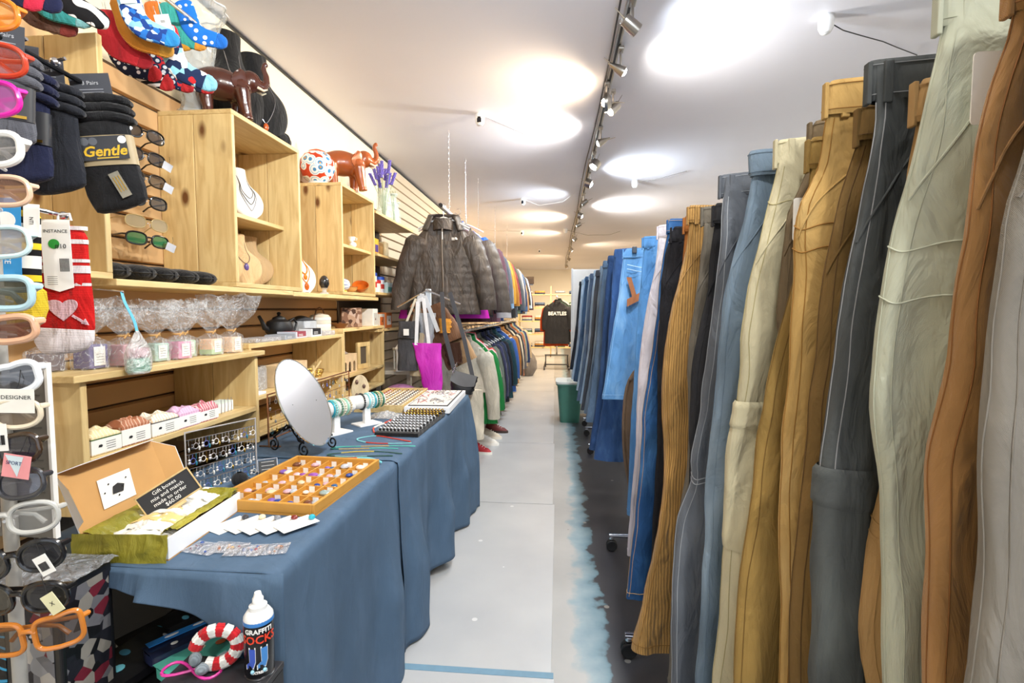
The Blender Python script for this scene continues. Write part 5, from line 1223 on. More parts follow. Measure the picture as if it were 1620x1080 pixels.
# ------------------------------------------------------------------ goods on the shelves
def skin_fig(name, verts, edges, mat, parent, sub=2, roots=(0,)):
    me = bpy.data.meshes.new(name); me.from_pydata([v[:3] for v in verts], edges, [])
    me.materials.append(mat)
    o = link(name, me, parent)
    import bmesh
    bm = bmesh.new(); bm.from_mesh(me); ly = bm.verts.layers.skin.verify(); bm.verts.ensure_lookup_table()
    for i, v in enumerate(bm.verts):
        r = verts[i][3]; v[ly].radius = r if isinstance(r, tuple) else (r, r); v[ly].use_root = i in roots
    bm.to_mesh(me); bm.free()
    md = o.modifiers.new('skin', 'SKIN'); md.use_smooth_shade = True; md.branch_smoothing = .6
    sb = o.modifiers.new('sub', 'SUBSURF'); sb.levels = sub; sb.render_levels = sub
    return o
def elephant(label, loc, rz, s, mat, tusk=True):
    t = thing('elephant_figurine', label, 'figurine', loc, rz, scale=s)
    m = MB(); m.ball((-.012,0,.136), (.100,.060,.064), 20, 12); m.ball((-.065,0,.125), (.052,.056,.062), 16, 10); m.ball((.055,0,.132), (.05,.052,.06), 16, 10); m.ball((.102,0,.172), (.043,.037,.044), 16, 10)
    m.tube([(.085,0,.155),(.125,0,.165),(.152,0,.158),(.166,0,.178),(.164,0,.21),(.154,0,.235),(.158,0,.252),(.170,0,.260)], [.036,.028,.019,.015,.013,.0115,.011,.012], 12)
    for (x0, x1, s_) in ((-.070,-.080,1),(-.066,-.056,-1),(.060,.052,1),(.066,.084,-1)): m.tube([(x0,s_*.032,.125),(x0*.5+x1*.5,s_*.034,.06),(x1,s_*.035,.02),(x1+.003,s_*.035,.0)], [.034,.026,.020,.023], 12)
    o = m.build('body', mat, t, smooth=True, angle=180)
    rm = o.modifiers.new('remesh', 'REMESH'); rm.mode = 'VOXEL'; rm.voxel_size = .0045; rm.use_smooth_shade = True
    sm_ = o.modifiers.new('smooth', 'SMOOTH'); sm_.factor = .5; sm_.iterations = 6
    for q in (-1, 1):
        MB().sheet(lambda u, v: (.088-.055*u*math.sin(PI*(.15+.7*v))-.004, q*(.036+.020*u), .185-.085*v+.012*math.sin(u*3)), 8, 10, .006).build('ear', mat, t, smooth=True)
        if tusk: MB().tube([(.128,q*.02,.148),(.150,q*.024,.138),(.166,q*.022,.146)], [.006,.005,.002], 8).build('tusk', plain('efe2c6',.4), t, smooth=True)
    MB().tube([(-.118,0,.145),(-.132,0,.11),(-.13,0,.075)], [.006,.004,.003], 6).build('tail', mat, t, smooth=True)
CT = 2.12
elephant('dark polished wooden elephant with raised trunk on the nearer crate', (-1.405, 2.06, CT+.001), R(38), 1.02, plain('4a2418', .22, var=.2, scale=14, coat=.4))
elephant('reddish brown wooden elephant with trunk raised high, next to the painted pot', (-1.375, 3.20, 2.086), R(32), 1.25, plain('9a4c1e', .28, var=.2, scale=14, coat=.3))
def bust(label, loc, rz, h, mat, w=1.0, tilt=18, back=None, name='necklace_bust', chains=()):
    t = thing(name, label, 'display bust', loc, rz)
    tl_ = R(tilt)
    def bp(u, v):
        hw = h*w*sinterp([(0,.145),(.16,.12),(.34,.15),(.50,.30),(.68,.335),(.86,.25),(1,.06)], v)
        X = hw*math.sin(lerp(-PI/2, PI/2, u)); bul = h*.13*math.cos(lerp(-PI/2, PI/2, u))*sinterp([(0,.7),(.3,.7),(.6,1),(1,.25)], v)
        z = h*(1-v); 
        return (X, -bul - (1-v)*-h*math.sin(tl_)*.9 - .0, z*math.cos(tl_)+.004)
    MB().sheet(bp, 20, 24, h*.03).build('torso_form', mat, t, smooth=True, angle=80)
    MB().box(-h*.12, h*.04, 0, h*.12, h*.30, .006).build('foot_plate', back or mat, t, bevel=.001)
    MB().obox((0, h*.17, h*.22), (h*.06,0,0), (0,.003,0), (0,h*.05,h*.22)).build('easel_strut', back or mat, t)
    for (drop, c, pend, pr, wd) in chains:
        P = []
        for i in range(31):
            k = i/30; a = lerp(-1, 1, k); v = lerp(.12, drop, 1-abs(a)**1.6); hw = h*w*sinterp([(0,.145),(.16,.12),(.34,.15),(.50,.30),(.68,.335),(.86,.25),(1,.06)], v)*.92*min(1, abs(a)**.8+.0)
            u = .5+math.asin(max(-1, min(1, a*min(1,.95))))/PI*(.9 if abs(a) > .5 else .9)
            p = Vector(bp(u, v)); p.y -= h*.03+.003; P.append(p)
        CHN = MB().tube(P, wd, 6).build('chain', c, t, smooth=True)
        if pend is not None:
            p = P[15]; MB().ball((p.x, p.y-.004, p.z-pr*1.2), (pr*.8, pr*.5, pr*1.25), 12, 8).build('pendant', pend, CHN, smooth=True)
    return t
VELV = F('161618', kind='suede', fade=.3); IVORY = plain('efede8', .45, var=.02); BEIGE = F('d3b183', kind='suede', fade=.1)
AMB = plain('d07a1a', .12, coat=.5, var=.2, scale=60)
bust('tall black velvet necklace bust with an amber pendant, rear one beside the dark elephant', (-1.46, 2.24, CT), R(52), .50, VELV, .72, 17, chains=((.50, CHROME, AMB, .016, .0018),))
bust('black velvet necklace bust with a long silver chain, front one beside the dark elephant', (-1.41, 2.36, CT), R(50), .45, VELV, .76, 17, chains=((.82, CHROME, plain('b5521e',.15,coat=.5), .015, .0015),))
t = thing('velvet_bag', 'small crumpled black velvet roll behind the black busts', 'pouch', (-1.36, 2.45, CT)); MB().grid(lambda u, v: (.03*math.sin(PI*max(.03,min(.97,v)))**.5*math.cos(2*PI*u)*(1+.15*nz(u*9,v*9)), -.05+.1*v, .035+.035*math.sin(PI*max(.03,min(.97,v)))**.5*math.sin(2*PI*u)), 16, 12, True).build('roll', VELV, t, smooth=True); MB().tube([(.032*math.cos(a),0,.035+.036*math.sin(a)) for a in [i*PI/8 for i in range(16)]], .003, 6, True).build('tie', BLACK, t)
AZ = 1.414+.325
bust('white necklace bust with layered dark chains on the crate shelf', (-1.425, 2.26, AZ+.001), R(58), .28, IVORY, .75, 30, chains=((.62, STEEL, None, 0, .0016), (.74, plain('2c2c30',.3,.5), None, 0, .0016), (.86, STEEL, None, 0, .0014)))
bust('beige necklace form behind the white bust, cut by the crate side', (-1.50, 2.10, AZ+.001), R(60), .24, BEIGE, .9, 12)
LZ_ = 1.414+.02
bust('beige necklace bust with a purple flower pendant in the lower crate bay', (-1.415, 2.20, LZ_), R(54), .27, BEIGE, .85, 30, back=IVORY, chains=((.60, plain('4a3c3c',.4), plain('5b4a86',.3,var=.3), .014, .0014),))
t = bust('broad beige necklace form standing behind the flower pendant bust', (-1.50, 2.37, LZ_), R(55), .25, BEIGE, 1.3, 14)
bust('beige bust with a dark beaded choker at the left of the lower crate bay', (-1.43, 2.08, LZ_), R(38), .20, BEIGE, .9, 18, chains=((.66, plain('4a2a20',.4), plain('5a3020',.3), .010, .002),))
LE = 1.392+.02
bust('white necklace bust with amber beads between the two upper crates', (-1.37, 2.65, LE), R(58), .30, IVORY, .75, 30, chains=((.62, AMB, AMB, .014, .0045), (.80, AMB, plain('c2601a',.15,coat=.5), .017, .003)))
t = thing('stone_egg', 'black polished egg on a small clear stand between the crates', 'ornament', (-1.335, 2.80, LE)); MB().lathe([(0,.03),(.018,.034),(.028,.055),(.026,.08),(.014,.10),(0,.106)], 20).build('egg', plain('2a2826',.12,coat=.5,var=.3,scale=60), t, smooth=True); MB().lathe([(.026,0),(.024,.006),(.012,.012),(.012,.024),(.022,.034)], 18).build('stand', glass((.9,.9,.9),.05,.45), t, smooth=True)
# painted pot
def pot_mat():
    m, nt, b, N, L = _new('painted_glaze'); tc = N('ShaderNodeTexCoord'); v = N('ShaderNodeTexVoronoi'); v.inputs['Scale'].default_value = 17; v.inputs['Randomness'].default_value = .7; L(tc.outputs['Object'], v.inputs['Vector'])
    rp = N('ShaderNodeValToRGB'); rp.color_ramp.interpolation = 'CONSTANT'; e = rp.color_ramp.elements; e[0].position = 0; e[0].color = c4('c98a2e'); e[1].position = .12; e[1].color = c4('3f86b8')
    for p, c in ((.26,'f2f0ec'),(.42,'9fc4dc'),(.50,'f4f2ee'),(.60,'c23f22')): q = e.new(p); q.color = c4(c)
    L(v.outputs['Distance'], rp.inputs[0]); L(rp.outputs[0], b.inputs['Base Color']); b.inputs['Roughness'].default_value = .2; return m
t = thing('painted_pot', 'round orange and blue flower painted pot on the farther crate', 'pot', (-1.49, 3.07, 2.086)); MB().lathe([(.055,0),(.06,.012),(.052,.022),(.085,.05),(.105,.10),(.10,.15),(.075,.19),(.05,.205)], 32).build('pot_body', pot_mat(), t, smooth=True, angle=60); MB().lathe([(.058,0),(.062,.012),(.054,.022)], 32).build('foot_ring', plain('e8e4dc',.3), t, smooth=True); MB().lathe([(.06,.196),(.05,.21),(.02,.222),(0,.226)], 32).build('lid', plain('c8502c',.25), t, smooth=True)
# crystal vase wrapped in cellophane
def crystal():
    m, nt, b, N, L = _new('cut_crystal'); b.inputs['Base Color'].default_value = (.62,.66,.67,1); b.inputs['Roughness'].default_value = .05; b.inputs['Alpha'].default_value = .42; b.inputs['Specular IOR Level'].default_value = 1
    tc = N('ShaderNodeTexCoord'); w = N('ShaderNodeTexVoronoi'); w.inputs['Scale'].default_value = 26; L(tc.outputs['Object'], w.inputs['Vector']); bp = N('ShaderNodeBump'); bp.inputs['Strength'].default_value = 1; bp.inputs['Distance'].default_value = .02; L(w.outputs['Distance'], bp.inputs['Height']); L(bp.outputs[0], b.inputs['Normal']); return m
t = thing('crystal_vase', 'tall cut crystal vase left of the dark elephant', 'vase', (-1.50, 2.02, CT))
def cv(u, v):
    a = 2*PI*u; r = sinterp([(0,.062),(.08,.05),(.2,.052),(.6,.078),(.85,.10),(1,.125)], v)
    r *= 1+.05*abs(math.sin(a*6+v*14))*(1 if .12 < v < .8 else .4) + (.06*math.sin(a*10) if v > .9 else 0)
    return (r*math.cos(a), r*math.sin(a), .44*v)
CR = crystal(); MB().grid(cv, 72, 36, True).build('vase_body', CR, t, smooth=True, angle=25); MB().lathe([(.066,0),(.066,.010),(.05,.018)], 32).build('foot', CR, t, smooth=True)
MB().tube([cv(i/60, .995) for i in range(60)], .004, 6, True).build('lip', plain('e4e8e8',.1), t, smooth=True)
# lavender in glass and other clear vases on the wall shelf top
GL = glass((.86,.93,.90), .03, .3)
CTZ = 2.03
t = thing('lavender_vase', 'clear glass vase with purple lavender stems on the wall shelf', 'vase', (-1.345, 3.86, CTZ)); MB().lathe([(.045,0),(.05,.01),(.06,.08),(.055,.16),(.045,.20),(.052,.22)], 24).build('vase_glass', GL, t, smooth=True)
LAV = plain('6f62b8', .8, var=.2, scale=90); STEM = plain('6f8a58', .7)
for i in range(11):
    a = i*2.4; dx, dy = .12*math.cos(a)*(.3+.7*((i*37) % 10)/10), .09*math.sin(a); top_ = .30+.012*((i*7) % 9)
    P = [Vector((dx*.1,dy*.1,.02)), Vector((dx*.4,dy*.4,.18)), Vector((dx,dy,top_))]; MB().tube(P, .0022, 5).build('stem', STEM, t)
    d_ = (P[2]-P[1]).normalized(); m = MB()
    for k in range(9):
        c_ = P[2] - d_*.012*k*.9 + Vector((0,0,.02)); 
        for q in range(4): m.ball((c_.x+.008*math.cos(q*1.57+k), c_.y+.008*math.sin(q*1.57+k), c_.z), (.006,.006,.008), 6, 4)
    m.build('flower_spike', LAV, t, smooth=True)
for k, (y_, x_, h_, r_, nm_) in enumerate(((4.0,-1.40,.20,.05,'round bellied clear vase with green stems beside the lavender'),(4.12,-1.36,.24,.045,'tall clear glass vase, second after the lavender'),(4.24,-1.40,.18,.05,'short clear glass vase, third after the lavender'),(4.36,-1.42,.22,.05,'clear glass vase at the end of the shelf by the jacket'))):
    t = thing('glass_vase', nm_, 'vase', (x_, y_, CTZ)); MB().lathe([(r_*.8,0),(r_*.9,.008),(r_,h_*.45),(r_*.6,h_*.8),(r_*.85,h_)], 24).build('vase_glass', GL, t, smooth=True); MB().lathe([(r_*.86,h_-.004),(r_*.88,h_),(r_*.82,h_)], 24).build('lip', plain('dfe8e2',.1), t, smooth=True)
    if k < 2:
        for q in range(4): MB().tube([(.006*q,0,.01),(.02*math.cos(q*1.6),.02*math.sin(q*1.6),h_*1.1)], .0022, 5).build('stem', STEM, t)
# little things in the far upper crate
BZ = 1.414+.315
t = thing('angled_display', 'slanted beige card display in the upper bay of the far crate', 'display', (-1.42, 3.12, BZ+.001), R(35)); MB().obox((0,.0,.07), (.03,0,0), (0,.035,.07), (0,.003,-.0015)).build('display_board', BEIGE, t); MB().box(-.03,-.045,0,.03,.0,.006).build('foot', BEIGE, t)
t = thing('ceramic_figurine', 'small white ceramic bird on the upper bay of the far crate', 'figurine', (-1.36, 3.28, BZ+.001)); MB().ball((0,0,.022), (.022,.034,.02), 14, 9).build('body', IVORY, t, smooth=True); MB().ball((0,-.03,.045), .013, 12, 8).build('head', IVORY, t, smooth=True); MB().tube([(0,-.042,.045),(0,-.053,.043)], [.004,.001], 6).build('beak', plain('d09a4a',.4), t)
t = thing('ceramic_figurine', 'white ceramic cup on a stem behind the little bird', 'figurine', (-1.40, 3.36, BZ+.001)); MB().lathe([(.022,0),(.02,.006),(.005,.012),(.005,.05),(.02,.06),(.024,.085),(.02,.085)], 18).build('cup', IVORY, t, smooth=True); MB().tube([(.022,0,.08),(.036,0,.075),(.034,0,.064),(.02,0,.064)], .003, 6).build('handle', IVORY, t)
BL = 1.414+.02
t = thing('glass_ball', 'white and blue swirled ball in the lower bay of the far crate', 'ornament', (-1.34, 3.08, BL)); MB().ball((0,0,.045), .038, 20, 12).build('ball', pattern('zebra', ['eef0f2','3f62b0','f2efe8'], 9, 'Z', .15), t, smooth=True); MB().lathe([(.02,0),(.018,.008),(.012,.01)], 16).build('ring_base', GOLD, t, smooth=True)
def bowl(label, x, y, z, r, tl_, c):
    t = thing('orange_bowl', label, 'bowl', (x, y, z), rot=(R(tl_), 0, R(20))); MB().lathe([(0,.004),(r*.5,.004),(r*.85,r*.3),(r,r*.75),(r*.94,r*.75),(r*.78,r*.32),(r*.4,.012),(0,.01)], 24, (0,0,r*.25 if tl_ else 0)).build('bowl_shell', plain(c, .2, var=.2, scale=30, coat=.4), t, smooth=True, angle=50); MB().tube([(r*.97*math.cos(2*PI*i/28), r*.97*math.sin(2*PI*i/28), r*.75+(r*.25 if tl_ else 0)) for i in range(28)], .003, 6, True).build('rim', plain('b05a18',.25), t, smooth=True)
bowl('honey glazed bowl beside the swirled ball', -1.37, 3.24, BL, .05, 0, 'd09a58'); bowl('deep orange tilted bowl at the end of the far crate', -1.36, 3.40, BL+.012, .055, 38, 'c8641e')
# glasses cases on the ledge
for k in range(5):
    y_ = 1.455+.10*k
    t = thing('glasses_case', 'black ribbed glasses case, %s from the left on the pine ledge' % ORD[k], 'case', (-1.41, y_, 1.4125), R(4*math.sin(k*3)), 'black glasses cases on the ledge')
    def gc(u, v, hi=1):
        a = 2*PI*u; return (.085*spow(math.cos(a), .7)*math.sin(PI*lerp(.5,.98,v))**.45, .047*spow(math.sin(a), .8)*math.sin(PI*lerp(.5,.98,v))**.5, .028+hi*.030*(1-math.sin(PI*lerp(.5,.98,v)))**.45)
    CM = F('1b1b1d', kind='cord', fade=.2)
    MB().grid(lambda u, v: gc(u, v, 1), 28, 8, True).build('upper_shell', CM, t, smooth=True); MB().grid(lambda u, v: gc(1-u, v, -1), 28, 8, True).build('lower_shell', CM, t, smooth=True)
    MB().tube([(.0855*spow(math.cos(a), .7), .0475*spow(math.sin(a), .8), .028) for a in [2*PI*i/32 for i in range(32)]], .0022, 5, True).build('zip', plain('0c0c0d',.5), t); MB().box(.080,-.004,.02,.088,.004,.036).build('zip_pull', BLACK, t)
# soaps on the lower crate shelf
def soap(label, y, w, c, c2, band, h=.052, top='f0e4cc'):
    t = thing('soap_bar', label, 'soap', (-1.288, y, .765+.155+.0008), R(-3))
    SM = pattern('zebra', [c, c2, c], 14, 'Y', .5, 'marbled_soap')
    def tp(u, v): 
        x_ = lerp(-.030,.032,u); y_ = lerp(-w/2,w/2,v); e = min(u,1-u,v,1-v)
        return (x_, y_, h+.016*min(1,e*6)*(1+.9*nz(u*3+y*9, v*4, y*5)))
    MB().box(-.030,-w/2,.0,.032,w/2,h).build('soap_block', SM, t, bevel=.002); MB().grid(tp, 12, 14).build('swirled_top', SM, t, smooth=True)
    PB_ = MB().box(-.0308,-w/2-.0012,.004,.0332,w/2+.0012,h-.008).build('paper_band', plain('f0efe9',.6,var=.01), t)
    if band: MB().box(-.031,-w/2-.0014,h-.0085,.0334,w/2+.0014,h-.0055).build('band_stripe', plain(band,.6), t)
    for k in range(4): MB().box(.0333,-w*.02+.002*(k==0),.012+.0065*k,.0336,w*.30,.0138+.0065*k).build('printed_line', plain('6a6a68',.7), PB_)
    MB().prism([(-.006,0),(.004,-.001),(.007,.004),(.003,.007),(-.004,.006)], .0006, (.0336,-w*.22,.022), (0,1,0), (0,0,1)).build('printed_mark', INK, t)
    for k in range(5): MB().box(-.022+.006*k,-w/2-.0016,.010,-.020+.006*k+.001*(k % 2),-w/2-.0011,.036).build('barcode_bar', INK, t)
soap('cream soap bar with green trimmed label, nearest on the shelf', 1.287, .088, 'e6d3a6','f2e6c8','3f5f2a')
soap('rust swirled soap bar with plain label, second on the shelf', 1.388, .095, 'a86a4c','d8b49c',None,.058)
soap('white topped soap bar with dark trimmed label, third on the shelf', 1.502, .105, 'efe6d4','dcb890','3a3a3a',.052)
soap('lilac soap bar with pink ruffled top, fourth on the shelf', 1.608, .092, 'cfa6c4','e2c2d8',None,.05)
soap('rose and white soap bar, fifth on the shelf', 1.706, .088, 'c06a78','efdcd8',None,.046)
t = thing('small_carton', 'small white carton with a kraft tray at the end of the soap shelf', 'box', (-1.33, 1.86, .9208)); MB().box(-.03,-.045,0,.03,.045,.035).build('carton', BOXW, t, bevel=.001); MB().box(-.03,-.045,.035,.03,.045,.04).build('lid', plain('e2efe8',.5), t, bevel=.001)
for k in range(4): MB().tube([(.045,-.05+.02*k,.002),(.05,-.055+.02*k,.03),(.042,-.045+.02*k,.055)], .0012, 5).build('wire_hook', STEEL, t)
# cellophane wrapped soaps on the lower crate
def wrapped(label, x, y, c, hh=.065, flare=.055, top=.17, rz=0, lab=True, c2=None):
    flare *= 1.3; top *= 1.22
    t = thing('wrapped_soap', label, 'soap', (x, y, 1.1512), rz, 'cellophane wrapped soaps')
    MB().box(-.026,-.030,.002,.026,.030,hh).build('soap_block', plain(c,.5), t, bevel=.003)
    if c2: MB().box(-.0262,-.0302,.002,.0262,.0302,hh*.4).build('soap_layer', plain(c2,.5), t, bevel=.003)
    if lab:
        LC_ = MB().box(.0275,-.018,.010,.0283,.018,hh-.006).build('label_card', PAPER, t)
        for k in range(4): MB().box(.0284,-.012,.018+.008*k,.0286,.012,.0195+.008*k).build('printed_line', plain('8a8a88',.7), LC_)
    def wf(u, v):
        a = 2*PI*u
        r = sinterp([(0,.034),(.30,.036),(.42,.012),(.5,.012),(.75,flare*.75),(1,flare)], v)
        z = sinterp([(0,.0),(.30,hh+.004),(.42,hh+.024),(.5,hh+.03),(1,top)], v)
        j = .4 if v < .4 else 1
        r *= 1+j*(.25*nz(math.cos(a)*2+y*7, math.sin(a)*2, v*3)+ (.22*math.sin(a*5+y*9) if v > .5 else 0))
        e = .55 if v < .35 else .9
        return (r*spow(math.cos(a), e), r*1.15*spow(math.sin(a), e), z+(.018*nz(math.cos(a)*3+y*3, math.sin(a)*3) if v > .8 else 0))
    MB().grid(wf, 36, 22, True).build('cellophane', film(), t, smooth=True, angle=30)
    MB().tube([(.014*math.cos(2*PI*i/16), .016*math.sin(2*PI*i/16), hh+.026) for i in range(16)], .003, 6, True).build('raffia_tie', plain('c79a5e',.7), t); MB().tube([(.014,0,hh+.026),(.035,-.02,hh+.034),(.03,-.03,hh+.02)], .0025, 5).build('tie_end', plain('c79a5e',.7), t)
wrapped('violet wrapped soap nearest on the lower crate top', -1.34, 1.335, '6a6290', .07, .05, .165)
wrapped('rose wrapped soap behind the hanging soap bag', -1.31, 1.415, 'c79aa0', .065, .04, .15)
wrapped('mint wrapped soap with printed label right of the hanging soap bag', -1.32, 1.545, 'a9c4b8', .06, .055, .165)
wrapped('pink wrapped soap in the middle of the lower crate top', -1.31, 1.635, 'd694b4', .06, .05, .16)
wrapped('pale green wrapped soap beside the pink one', -1.35, 1.71, 'b4d0b4', .06, .05, .165)
wrapped('peach and green wrapped soap with label, next to last', -1.31, 1.80, 'ecc6a8', .06, .055, .17, c2='b8d0a8')
wrapped('large peach wrapped soap with full cellophane plume at the crate end', -1.30, 1.905, 'eed0b4', .062, .072, .185)
wrapped('grey brown wrapped item behind the heart sock', -1.40, 1.26, '6a5a5c', .05, .04, .12, lab=False)
t = thing('soap_sachet', 'mesh soap sachet with blue ribbon hanging in front of the wrapped soaps', 'soap', (-1.215, 1.36, 1.135))
MB().grid(lambda u, v: ((.036*sinterp([(0,.75),(.1,1),(.55,.95),(.85,.4),(1,.14)], v))*spow(math.cos(2*PI*u), .8)*.55, .040*sinterp([(0,.75),(.1,1),(.55,.95),(.85,.4),(1,.14)], v)*spow(math.sin(2*PI*u), .8), .125*v), 24, 14, True).build('mesh_bag', film((.95,.95,.95), .45), t, smooth=True)
MB().box(-.014,-.030,.004,.014,.030,.045).build('mint_soap', plain('93d4bc',.5), t, bevel=.006); MB().box(-.014,-.028,.046,.014,.028,.075).build('rose_soap', plain('e2b0c0',.5), t, bevel=.006)
MB().sheet(lambda u, v: (lerp(0,-.03,v), lerp(-.005,.005,u)-.012*v+.004*math.sin(v*6), .122+.115*v), 2, 10, .001).build('ribbon', plain('38a8d0',.4), t, smooth=True); MB().ball((-.03,-.012,.237), .004, 8, 6).build('peg_tip', CHROME, t)
MB().tube([(-.03,-.012,.238),(-.10,-.012,.245),(XB+1.215-.02,-.012,.245)], .0022, 6).build('wall_peg', CHROME, t)
# on top of the middle lower crate
T2 = 1.175
t = thing('teapot', 'black iron teapot on the lower crate behind the mirror', 'teapot', (-1.44, 2.50, T2), R(68))
IR2 = plain('1c1c1e', .5, .3, bump=.3, bscale=220)
MB().lathe([(.035,0),(.045,.006),(.066,.03),(.07,.055),(.058,.085),(.032,.098)], 28).build('pot_body', IR2, t, smooth=True); MB().lathe([(.034,.096),(.03,.106),(.012,.114),(.006,.118),(.011,.126),(.006,.134),(0,.135)], 20).build('lid', IR2, t, smooth=True)
MB().tube([(-.055,0,.045),(-.085,0,.055),(-.10,0,.09),(-.115,0,.115)], [.018,.013,.009,.008], 10).build('spout', IR2, t, smooth=True); MB().tube([(.055,0,.08),(.09,0,.10),(.108,0,.075),(.095,0,.04),(.06,0,.028)], .006, 8).build('handle', IR2, t, smooth=True)
def packet(label, x, y, z, w, l, h, c, rz=0, stripe=None, clear=False):
    t = thing('accessory_packet', label, 'packet', (x, y, z), rz)
    MB().box(-w/2,-l/2,0,w/2,l/2,h).build('packet_body', plain(c,.5) if not clear else film((.9,.9,.92),.45), t, bevel=.002)
    if stripe: MB().box(-w/2-.0006,-l/2+l*.1,h*.25,w/2+.0006,l/2-l*.1,h+.0006).build('printed_sleeve', plain(stripe,.5), t)
    for k in range(3): MB().box(w/2+.0007,-l*.3,h*.35+h*.12*k,w/2+.001,l*.1,h*.40+h*.12*k).build('printed_line', plain('d8d8d8',.6), t)
packet('clear tray of pale pouches in front of the teapot', -1.37, 2.20, T2+.0005, .11, .20, .018, 'd8d4d0', 0, None, True)
packet('silver grey packet on the lower crate edge', -1.36, 2.37, T2+.0005, .10, .12, .024, 'a8acb4', .1, '8d939c'); packet('packet with a red and blue striped sleeve', -1.37, 2.50, T2+.0005, .10, .12, .034, 'c8ccd8', .05, '9a4450')
packet('black and white boxed accessory at the front edge', -1.345, 2.645, T2+.0005, .07, .13, .044, 'e8e8e8', .05, '1d1d20'); packet('clear film packet right of the black box', -1.36, 2.80, T2+.0005, .10, .13, .026, 'd0d0d4', -.1, None, True)
t = thing('wicker_box', 'pale grey woven box with a dark lid behind the packets', 'box', (-1.48, 2.80, T2)); MB().box(-.06,-.075,0,.06,.075,.085).build('woven_body', F('c2c8d0', kind='knit', fade=.1), t, bevel=.006); MB().grid(lambda u, v: (lerp(-.062,.062,u), lerp(-.077,.077,v), .085+.028*math.sin(u*PI)*math.sin(v*PI)), 10, 10).build('domed_lid', plain('3a3c42',.6), t, smooth=True)
t = thing('tin_stack', 'stack of white banded tins tied with a brown cord handle', 'tin', (-1.43, 2.93, T2))
for k in range(5): MB().lathe([(.062,0),(.064,.003),(.064,.017),(.062,.02)], 28, (0,0,.0205*k)).build('tin', plain(['ece8e0','e4dccc','efece6','dcd2c0','ebe6dc'][k],.4), t, smooth=True, angle=30)
MB().lathe([(.06,.103),(.05,.116),(.012,.124),(0,.126)], 28).build('domed_lid', plain('cfc4b2',.5), t, smooth=True); MB().tube([(.0,.066,.03),(.0,.075,.09),(0,.04,.15),(0,0,.16),(0,-.04,.15),(0,-.075,.09),(0,-.066,.03)], .004, 6).build('cord_handle', plain('6a4428',.7), t, smooth=True)
T3 = 1.205
t = thing('photo_block', 'brown toned photo block standing on the farther lower crate', 'picture', (-1.38, 3.28, T3), R(52)); MB().box(-.075,-.008,0,.075,.008,.13).build('block', plain('6a4a38',.6), t, bevel=.002); MB().box(-.073,-.0086,.003,.073,-.0081,.127).build('print', pattern('floral', ['7a5a48','a88a74','4a342a','b8a090'], 40, 'Z', .5, 'sepia_print'), t)
t = thing('wooden_dish', 'little brown wooden dish between tins and photo block', 'dish', (-1.37, 3.08, T3)); MB().lathe([(.03,0),(.03,.006),(.055,.03),(.05,.03),(.025,.01),(0,.01)], 20).build('dish', plain('7a4a22',.5), t, smooth=True, angle=50); MB().lathe([(.012,.012),(.016,.03),(0,.04)], 12).build('finial', plain('6a3e1c',.5), t, smooth=True)
for k, (y_, c, c2, w, h, nm_) in enumerate(((3.62,'f2efe8','c8c8c4',.10,.15,'tall white box at the near end of the wall shelf'),(3.76,'e8e2d6','d8702e',.12,.11,'white and orange carton on the wall shelf bottom'),(3.92,'d8742e','f2ece2',.14,.12,'orange carton with pale panel on the wall shelf bottom'))):
    t = thing('product_box', nm_, 'box', (-1.40, y_, 1.16+.0195)); MB().box(-.06,-w/2,0,.06,w/2,h).build('carton', plain(c,.5), t, bevel=.002); MB().box(.0601,-w*.35,h*.2,.0606,w*.35,h*.8).build('front_panel', plain(c2,.5), t); MB().prism([(-.012,0),(.012,0),(0,.02)], .0006, (.061,0,h*.45), (0,1,0), (0,0,1)).build('printed_mark', plain('6a3a2a',.6), t)
for k, (y_, c, c2, h, nm_) in enumerate(((3.64,'2a52b8','f0f0ee',.14,'blue lidded white can, first on the middle wall shelf'),(3.72,'c02a2a','f0f0ee',.09,'red and white can in front of the blue lidded one'),(3.80,'2a52b8','e8ecf4',.12,'blue lidded can, third on the middle wall shelf'),(3.93,'6fc0b4','d8ece6',.085,'teal and white box on the middle wall shelf'))):
    t = thing('can' if k < 3 else 'product_box', nm_, 'can' if k < 3 else 'box', (-1.37, y_, 1.16+.291))
    if k < 3: MB().lathe([(.034,0),(.036,.004),(.036,h-.02)], 20).build('can_body', plain(c2,.4), t, smooth=True); MB().lathe([(.038,h-.022),(.038,h),(.03,h+.004),(0,h+.004)], 20).build('lid', plain(c,.4), t, smooth=True); MB().lathe([(.0365,h*.25),(.0365,h*.55)], 20).build('label_band', plain(['c23a32','f0eee8','c23a32'][k],.5), t, smooth=True)
    else: MB().box(-.04,-.06,0,.04,.06,h).build('carton', plain(c2,.5), t, bevel=.002); MB().box(.0401,-.05,.015,.0406,.05,h*.6).build('front_panel', plain(c,.5), t)
for k, (y_, c, nm_) in enumerate(((3.62,'b83aa0','magenta packet on the top wall shelf'),(3.70,'e8b83a','yellow packet with dark picture on the top wall shelf'),(3.80,'8a6a3a','brown woven ball box on the top wall shelf'),(3.92,'c8b48a','straw coloured box on the top wall shelf'))):
    t = thing('craft_packet', nm_, 'packet', (-1.38, y_, 1.16+.571)); MB().box(-.03,-.045,0,.03,.045,.10+.02*(k % 2)).build('packet_body', plain(c,.5), t, bevel=.003); MB().box(.0301,-.032,.02,.0306,.032,.075).build('picture_panel', plain(['efe4ee','5a4a9a','a8844a','d8c8a0'][k],.5), t)
